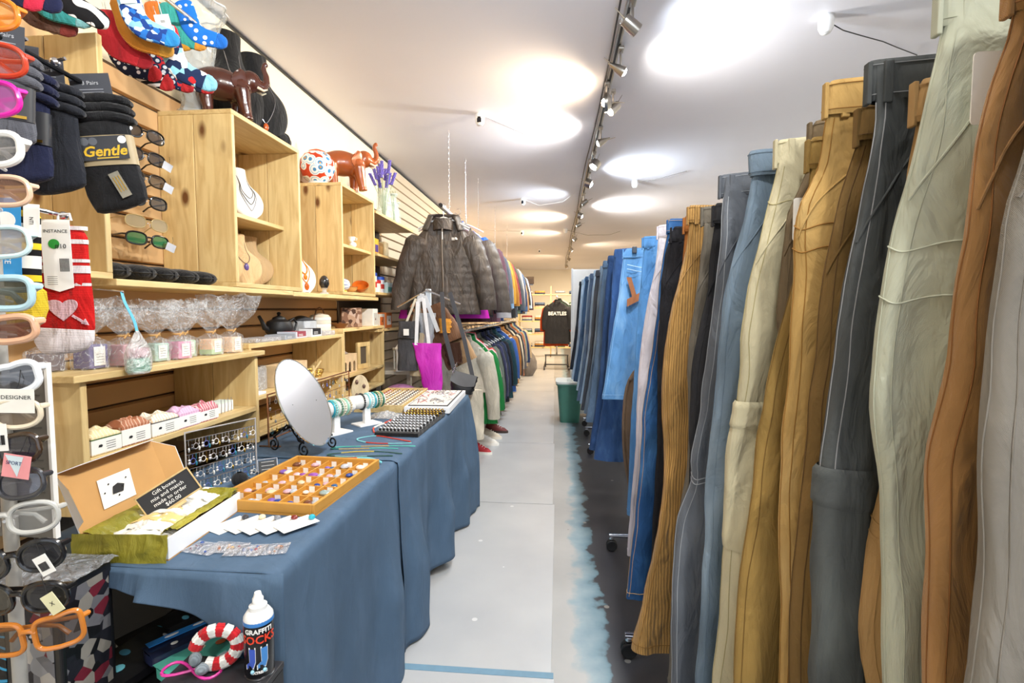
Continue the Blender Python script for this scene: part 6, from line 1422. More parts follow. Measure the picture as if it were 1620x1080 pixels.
# inside the middle and farther lower crates
def arch_box(label, x, y, z, L, h, d=.10):
    t = thing('carved_box', label, 'box', (x, y, z)); W_ = plain('d9bd94',.6,var=.1,scale=30)
    for b_ in ((-d/2,-L/2,0,d/2,L/2,.006),(-d/2,-L/2,h-.006,d/2,L/2,h),(-d/2,-L/2,.006,d/2,-L/2+.006,h-.006),(-d/2,L/2-.006,.006,d/2,L/2,h-.006)): MB().box(*b_).build('box_board', W_, t, bevel=.001)
    n_ = 3; 
    for k in range(n_):
        y0, y1 = -L/2+.006+(L-.012)*k/n_, -L/2+.006+(L-.012)*(k+1)/n_; ym = (y0+y1)/2; r = (y1-y0)*.28
        pts = [(y0,.006),(ym-r,.006),(ym-r,h*.45)] + [(ym-r*math.cos(a), h*.45+r*math.sin(a)) for a in [PI*i/8 for i in range(1,8)]] + [(ym+r,h*.45),(ym+r,.006),(y1,.006),(y1,h-.006),(y0,h-.006)]
        MB().prism(pts, .005, (d/2-.004,0,0), (0,1,0), (0,0,1)).build('arched_front', W_, t)
    MB().box(-d/2+.01,-L/2+.01,.007,d/2-.02,L/2-.01,.02).build('dark_lining', plain('4a3a2c',.8), t)
MZ = .765+.18
arch_box('carved pale wood box with arched openings behind the oval mirror', -1.40, 2.46, MZ+.0005, .30, .105)
t = thing('wrapped_parcel', 'grey film wrapped block left of the carved box', 'parcel', (-1.43, 2.20, MZ+.0005)); MB().box(-.05,-.08,0,.05,.08,.10).build('block', plain('a8a4a0',.6), t, bevel=.004); MB().grid(lambda u, v: (.056*spow(math.cos(2*PI*u),.4), .087*spow(math.sin(2*PI*u),.4), .112*v), 24, 6, True).build('film', film((.9,.9,.9),.35), t, smooth=True)
t = thing('gold_basket', 'small gold wire basket right of the carved box', 'basket', (-1.36, 2.72, MZ+.0005))
for z_, r_ in ((.003,.03),(.02,.038),(.04,.045)): MB().tube([(r_*math.cos(2*PI*i/20), r_*math.sin(2*PI*i/20), z_) for i in range(20)], .0022, 6, True).build('hoop', GOLD, t)
for i in range(12): a = 2*PI*i/12; MB().tube([(.03*math.cos(a), .03*math.sin(a), .003), (.045*math.cos(a), .045*math.sin(a), .04)], .0014, 5).build('rib', GOLD, t)
t = thing('ring_dish', 'white dish of dark trinkets at the near end of the mirror crate shelf', 'dish', (-1.34, 2.10, MZ+.0005)); MB().box(-.035,-.045,0,.035,.045,.012).build('dish', BOXW, t, bevel=.002)
for i in range(12): MB().ball((r5.uniform(-.025,.025), r5.uniform(-.035,.035), .017), .006, 7, 5).build('trinket', plain(r5.choice(['2a2a2e','6a5a4a','8a8a8e']), .3), t, smooth=True)
M3 = .765+.15
arch_box('second carved box with arched openings in the farther lower crate', -1.38, 3.13, M3+.0005, .22, .12)
t = thing('wrapped_parcel', 'grey wrapped bundle on top of the second carved box', 'parcel', (-1.40, 3.10, M3+.121)); MB().grid(lambda u, v: (lerp(-.04,.04,u), lerp(-.08,.08,v), .001+.035*math.sin(u*PI)**.5*math.sin(v*PI)**.5*(1+.3*nz(u*6,v*6))), 12, 14).build('bundle', plain('8a8078',.7), t, smooth=True); MB().tube([(-.04,0,.002),(0,0,.037),(.04,0,.002)], .002, 5).build('cord', BLACK, t)
t = thing('framed_picture', 'pale wooden frame with a dark centre in the farther lower crate', 'frame', (-1.36, 3.42, M3+.0005), R(78)); 
for b_ in ((-.075,-.008,0,.075,.008,.03),(-.075,-.008,.15,.075,.008,.18),(-.075,-.008,.03,-.04,.008,.15),(.04,-.008,.03,.075,.008,.15)): MB().box(*b_).build('frame_bar', PV, t, bevel=.002)
MB().box(-.04,.002,.03,.04,.004,.15).build('dark_panel', plain('5a5044',.6), t)
t = thing('lantern', 'white metal lantern on the low ledge past the crates', 'lantern', (-1.18, 3.74, .86), R(30)); 
for x_ in (-.05,.05):
    for y_ in (-.05,.05): MB().box(x_-.006,y_-.006,.012,x_+.006,y_+.006,.16).build('corner_post', WHITE, t)
MB().box(-.062,-.062,0,.062,.062,.012).build('base', WHITE, t, bevel=.002); MB().box(-.062,-.062,.16,.062,.062,.172).build('top_plate', WHITE, t, bevel=.002); MB().lathe([(.055,.172),(.035,.20),(.012,.215),(0,.216)], 4).build('roof', WHITE, t)
for (a_, b_) in (((-.05,-.05),(.05,-.05)),((.05,-.05),(.05,.05))): MB().box(min(a_[0],b_[0])-.001,min(a_[1],b_[1])-.001,.014,max(a_[0],b_[0])+.001,max(a_[1],b_[1])+.001,.158).build('glass_pane', glass((.8,.85,.85),.03,.25), t)
MB().lathe([(.022,.012),(.022,.07),(0,.072)], 16).build('candle', plain('e8e4da',.5), t, smooth=True)
t = thing('low_ledge', 'pale ledge board under the lantern beyond the crates', 'shelf', (-1.37, 3.72, 0)); MB().box(-.24,0,.83,.28,.62,.86).build('ledge_board', plain('d4d0c6',.5), t, bevel=.003)
for x_ in (-.2,.24):
    for y_ in (.03,.57): MB().box(x_-.015,y_-.015,0,x_+.015,y_+.015,.83).build('leg', plain('c8c4ba',.5), t)
t = thing('fabric_bundle', 'pink purple folded bundle on blue cloth below the handbags', 'fabric', (-1.10, 3.45, .70)); MB().ball((0,0,.05), (.11,.08,.05), 18, 10).build('pink_bundle', F('b078a8', kind='nylon', rough=.5), t, smooth=True); MB().ball((-.04,-.02,.012), (.15,.09,.025), 18, 8).build('blue_cloth', F('35488a'), t, smooth=True); MB().box(-.15,-.09,-.70,.15,.09,-.01).build('pedestal', plain('2c2c30',.6), t)
# ------------------------------------------------------------------ left foreground: eyewear stand, socks, goods under the table
def glasses_parts(t, fc, lc, w=.058, h=.044, thick=.0042, cat=0.0, rimless=False, lens_a=.75, ex=.7, mir=False, folded=False):
    FM = plain(fc, .22, coat=.3, var=.04) if not isinstance(fc, bpy.types.Material) else fc
    key = ('lens', str(lc), lens_a, mir)
    if key not in MATS:
        m, nt, b, N, L = _new('tinted_lens'); b.inputs['Base Color'].default_value = c4(lc); b.inputs['Roughness'].default_value = .04; b.inputs['Alpha'].default_value = lens_a; b.inputs['Specular IOR Level'].default_value = .9; b.inputs['Metallic'].default_value = .6 if mir else 0; MATS[key] = m
    LM = MATS[key]
    for s in (-1, 1):
        cx = s*(w/2+.009)
        def lp(a, k=1.0):
            x = w/2*k*spow(math.cos(a), ex); z = h/2*k*spow(math.sin(a), ex)
            z += cat*max(0, s*x/(w/2))*h*.5*(1 if math.sin(a) > 0 else .4)
            xx = cx+x
            return Vector((xx, 1.8*xx*xx, z))
        n = 32
        P = [lp(2*PI*i/n) for i in range(n)]
        RIM = MB().tube(P, thick, 8, True).build('rim', FM, t, smooth=True)
        C = Vector((cx, 1.8*cx*cx-.001, 0)); m = MB(); m.add([C]+[lp(2*PI*i/n, .97) for i in range(n)], [(0, 1+i, 1+(i+1) % n) for i in range(n)]); m.build('lens', LM, RIM, smooth=True)
        hx = s*(w+.012); hy = 1.8*hx*hx
        MB().tube(([(hx-s*.004, hy-.001, h*.22+cat*h*.35), (hx+s*.001, hy+.008, h*.22+cat*h*.3), (hx-s*.012, hy+.013+.003*s, h*.15), (hx-s*.08, hy+.013+.003*s, h*.12), (hx-s*.11, hy+.013+.003*s, h*.0), (hx-s*.125, hy+.012+.003*s, -h*.3)] if folded else [(hx-s*.004, hy-.001, h*.22+cat*h*.35), (hx+s*.003, hy+.012, h*.22+cat*h*.3), (hx+s*.002, hy+.07, h*.2), (hx-s*.001, hy+.09, h*.17), (hx-s*.004, hy+.105, h*.1), (hx-s*.008, hy+.13, -h*.25)]), [thick*1.15, thick*1.1, thick*.9, thick*.8, thick*.85, thick*1.0], 8).build('temple', FM, t, smooth=True)
        MB().ball((s*.010, .006, -h*.12), (.0035,.003,.0075), 8, 6).build('nose_pad', glass((.95,.95,.95),.1,.6), t, smooth=True)
    MB().tube([(-.011, .0005, h*.12), (-.005, -.001, h*.2), (.005, -.001, h*.2), (.011, .0005, h*.12)], thick, 8).build('bridge', FM, t, smooth=True)
def swing_tag(t, o, w, h, mat, lines=(), tilt=0, mark=None):
    u = Vector((math.cos(tilt), 0, math.sin(tilt))); v = Vector((-math.sin(tilt), 0, math.cos(tilt))); o = Vector(o)
    g_ = MB().obox(tuple(o), u*(w/2), Vector((0,.0005,0)), v*(h/2)).build('swing_tag', mat, t)
    MB().tube([o+v*(h/2-.004), o+v*(h/2+.012)+Vector((.003,.004,0)), o+v*(h/2+.03)+Vector((0,.012,0))], .0006, 4).build('tag_string', INK, t)
    for (txt, sz, dz, m_) in lines: lettering(txt, sz, m_, tuple(o+v*dz+Vector((0,-.0009,0))), u, v, t, thick=.0001)
    return u, v
es = thing('eyewear_stand', 'slim eyewear display stand at the left edge with a grey lower panel', 'display stand', (-.995, .815, 0))
MB().lathe([(.16,0),(.16,.012),(.03,.02)], 28).build('base', plain('c8c8c6',.4), es, smooth=True, angle=40)
MB().tube([(0,0,.02),(0,0,1.95)], .011, 12).build('post', plain('a9a7a2',.35), es, smooth=True)
EP = MB().box(-.15,.012,.90,.075,.017,1.225).build('panel', plain('6a6864',.5), es); MB().box(.073,.010,.90,.0785,.019,1.225).build('panel_edge', WHITE, EP)
for k in range(16): MB().box(-.13,.0108,.955+.015*k,.06,.0119,.957+.015*k).build('printed_line', plain('56544f',.6), EP)
SG = [(1.781,'orange wraparound sunglasses, topmost on the stand','d8791a','e08a2a',.062,.046,0,.55,.8),(1.714,'red tinted sunglasses with orange frame','b8391e','a83a22',.062,.046,0,.6,.8),(1.646,'magenta pink tinted sunglasses, third from the top of the stand','d01a9a','c060b0',.062,.048,.1,.55,.8),(1.572,'white framed sunglasses with grey lenses','eeeeec','6a6a6c',.060,.046,.25,.75,.8),
 (1.508,'clear peach sunglasses with brown lenses','d9b49a','7a5a48',.060,.044,0,.7,.75),(1.424,'transparent pale blue sunglasses with mirrored lenses','bfd8dc','8a7a66',.060,.046,0,.75,.7),(1.346,'light blue framed sunglasses with dark olive lenses','a8c8d4','3a3a2e',.062,.048,.05,.85,.6),(1.284,'peach framed narrow sunglasses','d8a888','5a2e22',.062,.038,.05,.85,.7),
 (1.20,'white cat eye sunglasses above the DESIGNER tag','e6ebf2','33343a',.062,.044,.45,.85,.75),(1.148,'cream framed sunglasses with amber lenses','ddd0b8','7a6a58',.060,.044,0,.75,.85),(1.085,'tortoise framed dark sunglasses above the SPORT tag','3a2a1c','2a2a34',.060,.046,.1,.9,.8),(1.03,'dark grey sunglasses under the SPORT tag','3a3a3e','4a4a54',.060,.046,0,.85,.8),
 (.972,'clear framed glasses with blue mark','b8b8b4','9a9a98',.062,.048,0,.35,.8),(.905,'black round sunglasses with white barcode tag','1c1c1e','26262a',.060,.048,0,.92,.9),(.84,'black sunglasses with pale yellow tag','151517','1f1f24',.062,.048,0,.92,.85),(.775,'orange angular framed sunglasses, lowest on the stand','c87a2c','3a2a1e',.064,.052,.3,.6,.5)]
for k, (z, lab, fc, lc, w, h, ct_, la_, ex) in enumerate(SG):
    t = thing('sunglasses', lab, 'sunglasses', (-.928+.004*math.sin(k*2.1)+(.05*(1.06-z)/.28 if z < 1.06 else 0), .735, z), R(10+5*math.sin(k*1.7)), 'sunglasses on the eyewear stand', rot=(R(4*math.sin(k)), R(-5+4*math.sin(k*2.3)), R(12+6*math.sin(k*1.7))))
    glasses_parts(t, fc, lc, w*1.04, h*1.04, .0042 if k not in (3,8,6,7) else .0056, ct_, lens_a=la_, ex=ex, folded=True)
    MB().tube([(0,.004,-.002),(-.004,.03,-.004),(-.02,.078,-.01)], .003, 6).build('nose_peg', glass((.9,.9,.9),.1,.5), t, smooth=True)
    G_ = plain('9a9a98',.7)
    if k == 0: swing_tag(t, (.010,-.006,-.012), .032, .055, PAPER)
    if k == 1: swing_tag(t, (.016,-.006,-.035), .034, .055, PAPER, [], -.15)
    if k == 6: swing_tag(t, (.006,-.006,-.036), .036, .05, PAPER)
    if k == 7: swing_tag(t, (.0,-.006,-.04), .04, .034, PAPER, [], -.25)
    if k == 8: swing_tag(t, (.044,-.007,-.034), .050, .040, plain('f2efe6',.7), [('DESIGNER', .0092, .006, INK)], -.18)
    if k == 9:
        u, v = swing_tag(t, (.014,-.007,-.036), .034, .045, PAPER)
        for q in range(9): MB().obox(tuple(Vector((.014,-.0082,-.04))+u*(-.012+.003*q)), u*(.0006+.0004*(q % 3)), Vector((0,.0003,0)), v*.008).build('barcode_bar', INK, t)
    if k == 10:
        u, v = swing_tag(t, (.044,-.007,-.026), .044, .038, plain('e8989c',.7), [], -.3)
        MB().add([Vector((.044,-.0080,-.026))+u*a+v*b for a, b in ((-.020,.017),(.010,.017),(.004,-.017))], [(0,1,2)]).build('tag_wedge', plain('cfdfe6',.7), t); lettering('SPORT', .0085, plain('2a3a6a',.6), tuple(Vector((.042,-.0086,-.020))), u, v, t, thick=.0001)
    if k == 13:
        u, v = swing_tag(t, (.050,-.007,-.014), .022, .034, PAPER, [], .3)
        for q in range(7): MB().obox(tuple(Vector((.050,-.0082,-.016))+u*(-.006+.002*q)), u*(.0004+.0003*(q % 2)), Vector((0,.0003,0)), v*.007).build('barcode_bar', INK, t)
    if k == 14: swing_tag(t, (.062,-.007,-.006), .024, .036, plain('e6e2b8',.7), [('X', .010, 0, INK)], .5)
# eyewear on the slat wall
for k, (z, lab, fc, lc) in enumerate(((1.955,'black wrap sunglasses, topmost on the slat wall','19191b','26262a'),(1.875,'black sunglasses with grey tag, second down the slat wall','1b1b1d','2a2a2e'),(1.795,'dark brown sunglasses, third down the slat wall','2a221c','4a3a2a'),(1.715,'black square sunglasses, fourth down the slat wall','17171a','242428'),(1.635,'gold rimmed aviator sunglasses on the slat wall','b09a6a','9a8a6a'),(1.575,'green and blue mirrored sport sunglasses on the slat wall','1a1a1e','1f7a4a'))):
    t = thing('sunglasses', lab, 'sunglasses', (-1.49, 1.74, z), rot=(0, R(4), R(72)), group='sunglasses on the slat wall')
    glasses_parts(t, fc, lc, .064, .044, .0032 if k != 4 else .0018, 0, lens_a=.85, ex=.75, mir=(k == 5))
    MB().tube([(0,.004,0),(0,.10,.004)], .0025, 6).build('wall_peg', CHROME, t)
    if k in (1, 2, 5): swing_tag(t, (.075,-.004,-.014), .034, .030, plain('b9bcc4',.6), [], -.3)
# padded fabric shapes for socks
def pad(spine, widths, th, n=14, lean=None):
    """flat stuffed ribbon in the XZ plane"""
    S = [Vector((p[0], 0, p[1])) for p in spine]; q = []; W_ = []
    for i in range(len(S)-1):
        p0, p1, p2, p3 = S[max(i-1,0)], S[i], S[i+1], S[min(i+2,len(S)-1)]
        for k in range(6):
            s = k/6; q.append(.5*((2*p1)+(p2-p0)*s+(2*p0-5*p1+4*p2-p3)*s*s+(3*p1-p0-3*p2+p3)*s**3)); W_.append(lerp(widths[i], widths[i+1], s))
    q.append(S[-1]); W_.append(widths[-1])
    m = MB(); rows = []
    for i, p in enumerate(q):
        d = (q[min(i+1,len(q)-1)]-q[max(i-1,0)]).normalized(); sd = Vector((-d.z, 0, d.x)); e = min(1, min(i, len(q)-1-i)/2+.25)
        rows.append([p + sd*(W_[i]*e**.5*spow(math.cos(2*PI*j/n), .7)) + Vector((0, th/2*e**.5*spow(math.sin(2*PI*j/n), .8)*(1+.2*nz(p.x*40, p.z*40)), 0)) for j in range(n)])
    V = [p for r in rows for p in r]; F_ = []
    for i in range(len(rows)-1):
        for j in range(n): F_.append((i*n+j, i*n+(j+1) % n, (i+1)*n+(j+1) % n, (i+1)*n+j))
    F_.append(tuple(range(n))[::-1]); F_.append(tuple((len(rows)-1)*n+j for j in range(n)))
    return m.add(V, F_)
def sock(label, loc, rot, mat, h=.17, w=.04, foot=.10, th=.02, toe=None, cuff=None, card=None, group='hanging patterned socks', peg=True):
    t = thing('sock', label, 'sock', loc, rot=rot, group=group)
    pad([(0,0),(0,-h*.35),(0,-h*.62),(foot*.18,-h*.84),(foot*.55,-h*.97),(foot*.8,-h*1.05)], [w,w,w*1.02,w*1.05,w*.92,w*.86], th).build('sock_body', mat, t, smooth=True)
    if toe: pad([(foot*.72,-h*1.025),(foot*.9,-h*1.08),(foot*1.1,-h*1.13)], [w*.9,w*.84,w*.4], th*1.05).build('toe_cap', toe, t, smooth=True)
    if cuff: pad([(0,.006),(0,-.02)], [w*1.04,w*1.04], th*1.08).build('cuff', cuff, t, smooth=True)
    if card:
        cw, chh, cm = card; MB().box(-cw/2,-th*.75,-chh+.01,cw/2,-th*.70,.022).build('header_card', cm, t); MB().box(-.006,-th*.75-.0004,-.002,.006,-th*.75,.006).build('card_mark', G_, t)
    if peg: MB().tube([(0,0,.004),(0,.0,.016)], .0018, 6).build('plastic_hook', glass((.9,.9,.9),.2,.6), t)
    return t
KN = lambda c: F(c, kind='knit', fade=.15)
ZB = pattern('zebra', ['17171a','f0efec'], 9, 'DIAGONAL'); DOT = pattern('dots', ['e9ecee','1c2238','1c2238'], 60); DOTR = pattern('dots', ['d8e6ee','1b2a4c','c32a30'], 55); FLB = pattern('floral', ['2a6fc0','8fc8e8','1f3f86','d8ecf4'], 70); FLN = pattern('floral', ['1b2a4c','1b2a4c','c32a30','8fd0e8','f0efec'], 45); BWS = pattern('stripes', ['1a1a1e','eceae6'], 55, 'Z')
zr = 2.30
t = thing('peg_rail', 'chrome peg rail above the patterned socks at the top left', 'rail', (-1.24, .95, zr)); MB().tube([(0,0,0),(0,.80,0)], .006, 8).build('bar', CHROME, t, smooth=True)
for y_ in (.05,.75): MB().tube([(0,y_,0),(XB+1.24,y_,0)], .005, 8).build('wall_arm', CHROME, t, smooth=True)
SK = [('dark navy sock with red toe at the very top left', (-1.375,1.12,2.20), 20, KN('1b1d3a'), .13, KN('d02a48'), None), ('red sock hanging at the top left', (-1.345,1.16,2.205), 14, KN('c8283e'), .12, KN('1c2248'), None), ('teal sock between red and zebra socks', (-1.375,1.25,2.215), 10, KN('3a9a98'), .13, KN('7fb8bc'), None), ('brown sock behind the teal one', (-1.42,1.255,2.21), 8, KN('6a4c40'), .14, KN('8a3a34'), None),
 ('black and white zebra sock, largest at the top left', (-1.325,1.27,2.265), 10, ZB, .16, ZB, None), ('bright blue leaf print sock with white card', (-1.235,1.39,2.245), 8, FLB, .145, KN('2f8fd6'), PAPER), ('orange and green lower sock behind the blue leaf one', (-1.275,1.42,2.225), 6, KN('d88a2e'), .14, KN('d89a3a'), None), ('red ribbed sock between zebra and dotted ones', (-1.33,1.43,2.20), 8, KN('c42a34'), .13, KN('a8202c'), None),
 ('navy floral sock with white card, lowest right', (-1.195,1.49,2.185), 4, FLN, .17, KN('8fd0e8'), PAPER), ('navy dotted sock with red toe, first in the row', (-1.40,1.52,2.20), 4, DOT, .14, KN('c62a2e'), None), ('black striped sock with red toe, second in the row', (-1.36,1.55,2.205), 4, BWS, .15, KN('c62a2e'), None), ('white dotted navy sock with red toe, third in the row', (-1.32,1.57,2.205), 4, DOTR, .155, KN('b8242a'), None), ('checked navy sock with crimson toe, fourth in the row', (-1.28,1.59,2.205), 4, pattern('floral', ['1c2238','e6e6e6','1c2238','1c2238'], 110), .16, KN('c62a2e'), None),
 ('orange sock at the top behind the blue leaf print', (-1.37,1.66,2.36), 0, KN('d8752a'), .13, KN('d89a2e'), None), ('teal and orange sock at the top edge', (-1.33,1.67,2.36), 0, KN('3aa098'), .13, KN('e09a3a'), None), ('royal blue spotted sock at the top edge', (-1.28,1.68,2.37), 0, pattern('dots', ['f0efe8','1f6fd0','1f6fd0'], 45), .14, KN('1f6fd0'), None)]
for k, (lab, loc, rz_, m_, h_, toe, card) in enumerate(SK):
    sock(lab, loc, (0, R(-12+5*math.sin(k*2)), R(rz_+18)), m_, h_, .030, .085, .018, toe, None, (.04, .07, card) if card else None)
    MB_t = bpy.data.objects['sock' if k == 0 else 'sock.%03d' % k]
    MB().tube([(0,0,.016),(0,.002,max(.02, zr-loc[2]) if loc[2] < zr else .02)], .0014, 5).build('hang_loop', glass((.9,.9,.9),.2,.6), MB_t)
# black sock packs on a lower peg rail
t = thing('peg_rail', 'black peg rail with chrome knobs carrying the navy sock packs', 'rail', (-1.17, .92, 1.895)); MB().tube([(0,0,0),(0,.30,-.02)], .006, 8).build('bar', plain('2a2a2c',.3,.7), t, smooth=True)
for k in range(4): MB().ball((.004,.02+.085*k,.010-.006*k), .011, 12, 8).build('knob', CHROME, t, smooth=True); MB().tube([(.0,.02+.085*k,0),(.03,.02+.085*k,.006)], .004, 6).build('peg', CHROME, t)
MB().tube([(0,.02,0),(XB+1.17,.02,0)], .006, 8).build('wall_arm', plain('2a2a2c',.3,.7), t)
NV, BK = KN('1a2040'), KN('17181c')
def pack(label, loc, rot, mat, w, h, th, rolls=3, band=True, gentle=False, head=None):
    t = thing('sock_pack', label, 'sock pack', loc, rot=rot, group='dark sock packs on the black rail')
    pad([(0,-.07),(0,-.07-h*.4),(0.004,-.07-h*.8),(.012,-.07-h)], [w/2,w/2*1.02,w/2*1.05,w/2*.9], th).build('sock_body', mat, t, smooth=True)
    for k in range(rolls): pad([(-w*.4,-.03-.022*k),(w*.2,-.028-.022*k),(w*.62,-.040-.022*k)], [.013,.014,.010], th*1.25).build('folded_toe', mat, t, smooth=True)
    HC = MB().box(-w*.34,-.003,-.035,w*.34,-.001,.035).build('header_card', plain('3c3f48',.5), t)
    lettering('3 Pairs', .013, plain('b8bcc4',.6), (0,-.0036,.012), (1,0,0), (0,0,1), HC, thick=.0001)
    for q in range(2): MB().box(-w*.2,-.0036,-.004-.007*q,w*.2,-.0031,-.0025-.007*q).build('printed_line', plain('9a9ea8',.6), HC)
    zc = -.07-h*.38
    if band:
        MB().grid(lambda u, v: ((w/2*1.06)*math.cos(PI+PI*u), -(th/2*1.12)*math.sin(PI*u)**.5-.0006, zc+lerp(-.036,.036,v)), 18, 2).build('belly_band', plain('9a8a6a' if gentle else '23252c',.5), t, smooth=True)
    if gentle:
        MB().box(-w*.45,-th*.60-.0012,zc-.024,w*.45,-th*.60-.0006,zc+.033).build('band_panel', plain('33353b',.5), t)
        lettering('Gentle', .034, plain('d8b02e',.4), (.006,-th*.60-.0016,zc-.004), (1,0,0), (0,0,1), t, thick=.0002, shear=.25, bold=.0008)
        MB().box(-.012,-th*.60-.0018,zc-.021,.034,-th*.60-.0013,zc-.018).build('gold_line', plain('c8a83a',.4), t)
        for x_ in (-.032,-.014): MB().lathe([(.009,0),(.0095,.0006),(.007,.0008)], 16, (x_,-th*.60-.0012,zc+.021), mat=Matrix.Rotation(PI/2,4,'X')).build('printed_badge', plain('5a5e66',.5), t)
        MB().lathe([(0,0),(.009,0),(.0092,.0008),(0,.001)], 16, (w*.38,-th*.60-.001,zc+.022), mat=Matrix.Rotation(PI/2,4,'X')).build('white_badge', WHITE, t)
        MB().obox((.022,-th*.58,zc-.085), (.011,0,.004), (0,.0006,0), (-.010,0,.030)).build('care_label', plain('8a8678',.4), t)
        for q in range(3): MB().obox((.016+.006*q,-th*.58-.0009,zc-.085+.002*q), (.0010,0,.0003), (0,.0003,0), (-.006,0,.018)).build('gold_line', GOLD, t)
    elif band:
        MB().tube([(.0+.007*math.cos(a), -th*.62, zc+.004+.008*math.sin(a)) for a in [PI*.4+i*.25 for i in range(14)]], .0014, 5).build('gold_mark', GOLD, t); MB().box(-w*.2,-th*.62,zc-.033,w*.45,-th*.58,zc-.027).build('gold_line', GOLD, t)
pack('grey topped navy sock pack, leftmost on the black rail', (-1.165,1.0,1.885), (0,R(3),R(28)), KN('5a5c66'), .10, .15, .03, 3, True)
pack('navy blue three pair sock pack, second on the black rail', (-1.205,1.06,1.875), (0,R(2),R(24)), NV, .115, .20, .034, 3, True)
pack('black three pair sock pack behind the Gentle pack', (-1.205,1.12,1.87), (0,R(-2),R(22)), KN('20232c'), .115, .20, .034, 3, False)
pack('black sock pack with gold Gentle lettering on a grey band', (-1.150,1.185,1.865), (0,R(-9),R(22)), BK, .125, .225, .042, 3, True, True)
# red heart sock and blue card sock
t = thing('heart_sock', 'red and white striped sock with a pink heart and arrow', 'sock', (-1.045, .985, 1.485), rot=(0,R(-1),R(18)))
RED = KN('cf1414'); WHT = KN('f0e6ea'); PNK = KN('f0c8d6')
pad([(0,.012),(0,-.08),(0,-.16),(-.004,-.215)], [.050,.050,.053,.056], .022).build('sock_body', RED, t, smooth=True)
pad([(-.004,-.198),(-.006,-.232),(-.004,-.258)], [.0565,.055,.036], .0225).build('white_foot', WHT, t, smooth=True)
for z_, hh in ((.006,.008),(-.022,.009),(-.062,.007),(-.080,.016),(-.112,.006)): MB().grid(lambda u, v: (.0512*math.cos(PI+PI*u), -.0122*math.sin(PI*u)**.6, z_+lerp(-hh/2,hh/2,v)), 16, 1).build('white_stripe', WHT, t, smooth=True)
hp = [(.0, -.028)] + [(.026*math.sin(a)**3*1.02, (.0205*math.cos(a)-.0075*math.cos(2*a)-.0035*math.cos(3*a)-.001*math.cos(4*a))*1.0) for a in [PI*2*i/36 for i in range(36)]][1:]
hp = [(.027*math.sin(2*PI*i/36)**3, .0215*math.cos(2*PI*i/36)-.0085*math.cos(4*PI*i/36)-.0035*math.cos(6*PI*i/36)) for i in range(36)][::-1]
MB().prism(hp, .002, (.002,-.0125,-.162), (1,0,0), (0,0,1)).build('heart', PNK, t)
MB().obox((.030,-.0122,-.186), (.012,0,-.009), (0,.001,0), (.0014,0,.0018)).build('arrow_shaft', PNK, t); MB().prism([(0,0),(-.014,.004),(-.006,.014)], .002, (.047,-.0122,-.198), (1,0,0), (0,0,1)).build('arrow_head', PNK, t); MB().obox((-.034,-.0122,-.143), (.010,0,-.006), (0,.001,0), (.002,0,.003)).build('arrow_tail', PNK, t)
MB().prism([(-.026,-.118),(0,-.127),(.026,-.118),(.026,.022),(-.026,.022)], .0012, (.0,-.0142,0), (1,0,0), (0,0,1)).build('header_card', WHITE, t)
lettering('INSTANCE', .0092, INK, (0,-.0152,-.002), (1,0,0), (0,0,1), t, thick=.0001)
MB().lathe([(0,0),(.010,0),(.010,.0006),(0,.0008)], 20, (-.004,-.0150,-.028), mat=Matrix.Rotation(PI/2,4,'X')).build('green_sticker', plain('2e9a3e',.5), t); lettering('#10', .013, INK, (.008,-.0160,-.033), (1,0,0), (0,0,1), t, thick=.0001)
for q in range(8): MB().box(.004+.0022*q,-.0152,-.085,.0052+.0022*q,-.0148,-.058).build('barcode_bar', INK, t)
for q in range(5): MB().box(-.020,-.0152,-.112+.004*q,-.002,-.0148,-.1108+.004*q).build('printed_line', G_, t)
MB().tube([(0,-.004,.02),(.002,-.004,.034),(.022,-.004,.036),(.024,-.004,.022)], .0026, 6).build('plastic_hook', plain('e0e4e8',.2), t, smooth=True)
t = thing('peg_rail', 'short chrome peg rail holding the heart sock', 'rail', (-1.045, .88, 1.515)); MB().tube([(-.05,0,.02),(0,.08,.006),(.0,.115,.004)], .0045, 8).build('bar', CHROME, t, smooth=True); MB().ball((.0,.115,.004), .009, 12, 8).build('knob', CHROME, t, smooth=True); MB().tube([(-.05,0,.02),(XB+1.045,0,.02)], .0045, 8).build('wall_arm', CHROME, t)
t = thing('card_sock', 'black white and yellow sock with a blue STANCE card at the left edge', 'sock', (-1.07, .905, 1.515), rot=(0,R(2),R(20)))
pad([(0,.01),(0,-.07),(0,-.15),(.01,-.21)], [.055,.055,.056,.05], .022).build('sock_body', pattern('stripes', ['17171a','f0efe8','f0efe8','17171a','e4c22e'], 16, 'Z'), t, smooth=True); pad([(.005,-.15),(.012,-.20),(.02,-.235)], [.057,.055,.035], .023).build('yellow_foot', KN('e0c032'), t, smooth=True)
MB().box(-.026,-.0145,-.14,.030,-.0133,.02).build('blue_card', plain('2a8fd0',.5), t); MB().lathe([(0,0),(.016,0),(.016,.0008),(0,.001)], 20, (.006,-.0148,-.022), mat=Matrix.Rotation(PI/2,4,'X')).build('white_disc', WHITE, t); lettering('STANCE', .014, WHITE, (.008,-.0152,-.080), (0,0,-1), (1,0,0), t, thick=.0002)
MB().box(.034,-.0145,-.05,.060,-.0135,.012).build('size_tab', WHITE, t); lettering('NTI', .009, INK, (.047,-.0152,-.02), (0,0,-1), (1,0,0), t, thick=.0002)
MB().tube([(0,-.004,.02),(0,.03,.03)], .002, 6).build('plastic_hook', plain('d8dce0',.2), t)
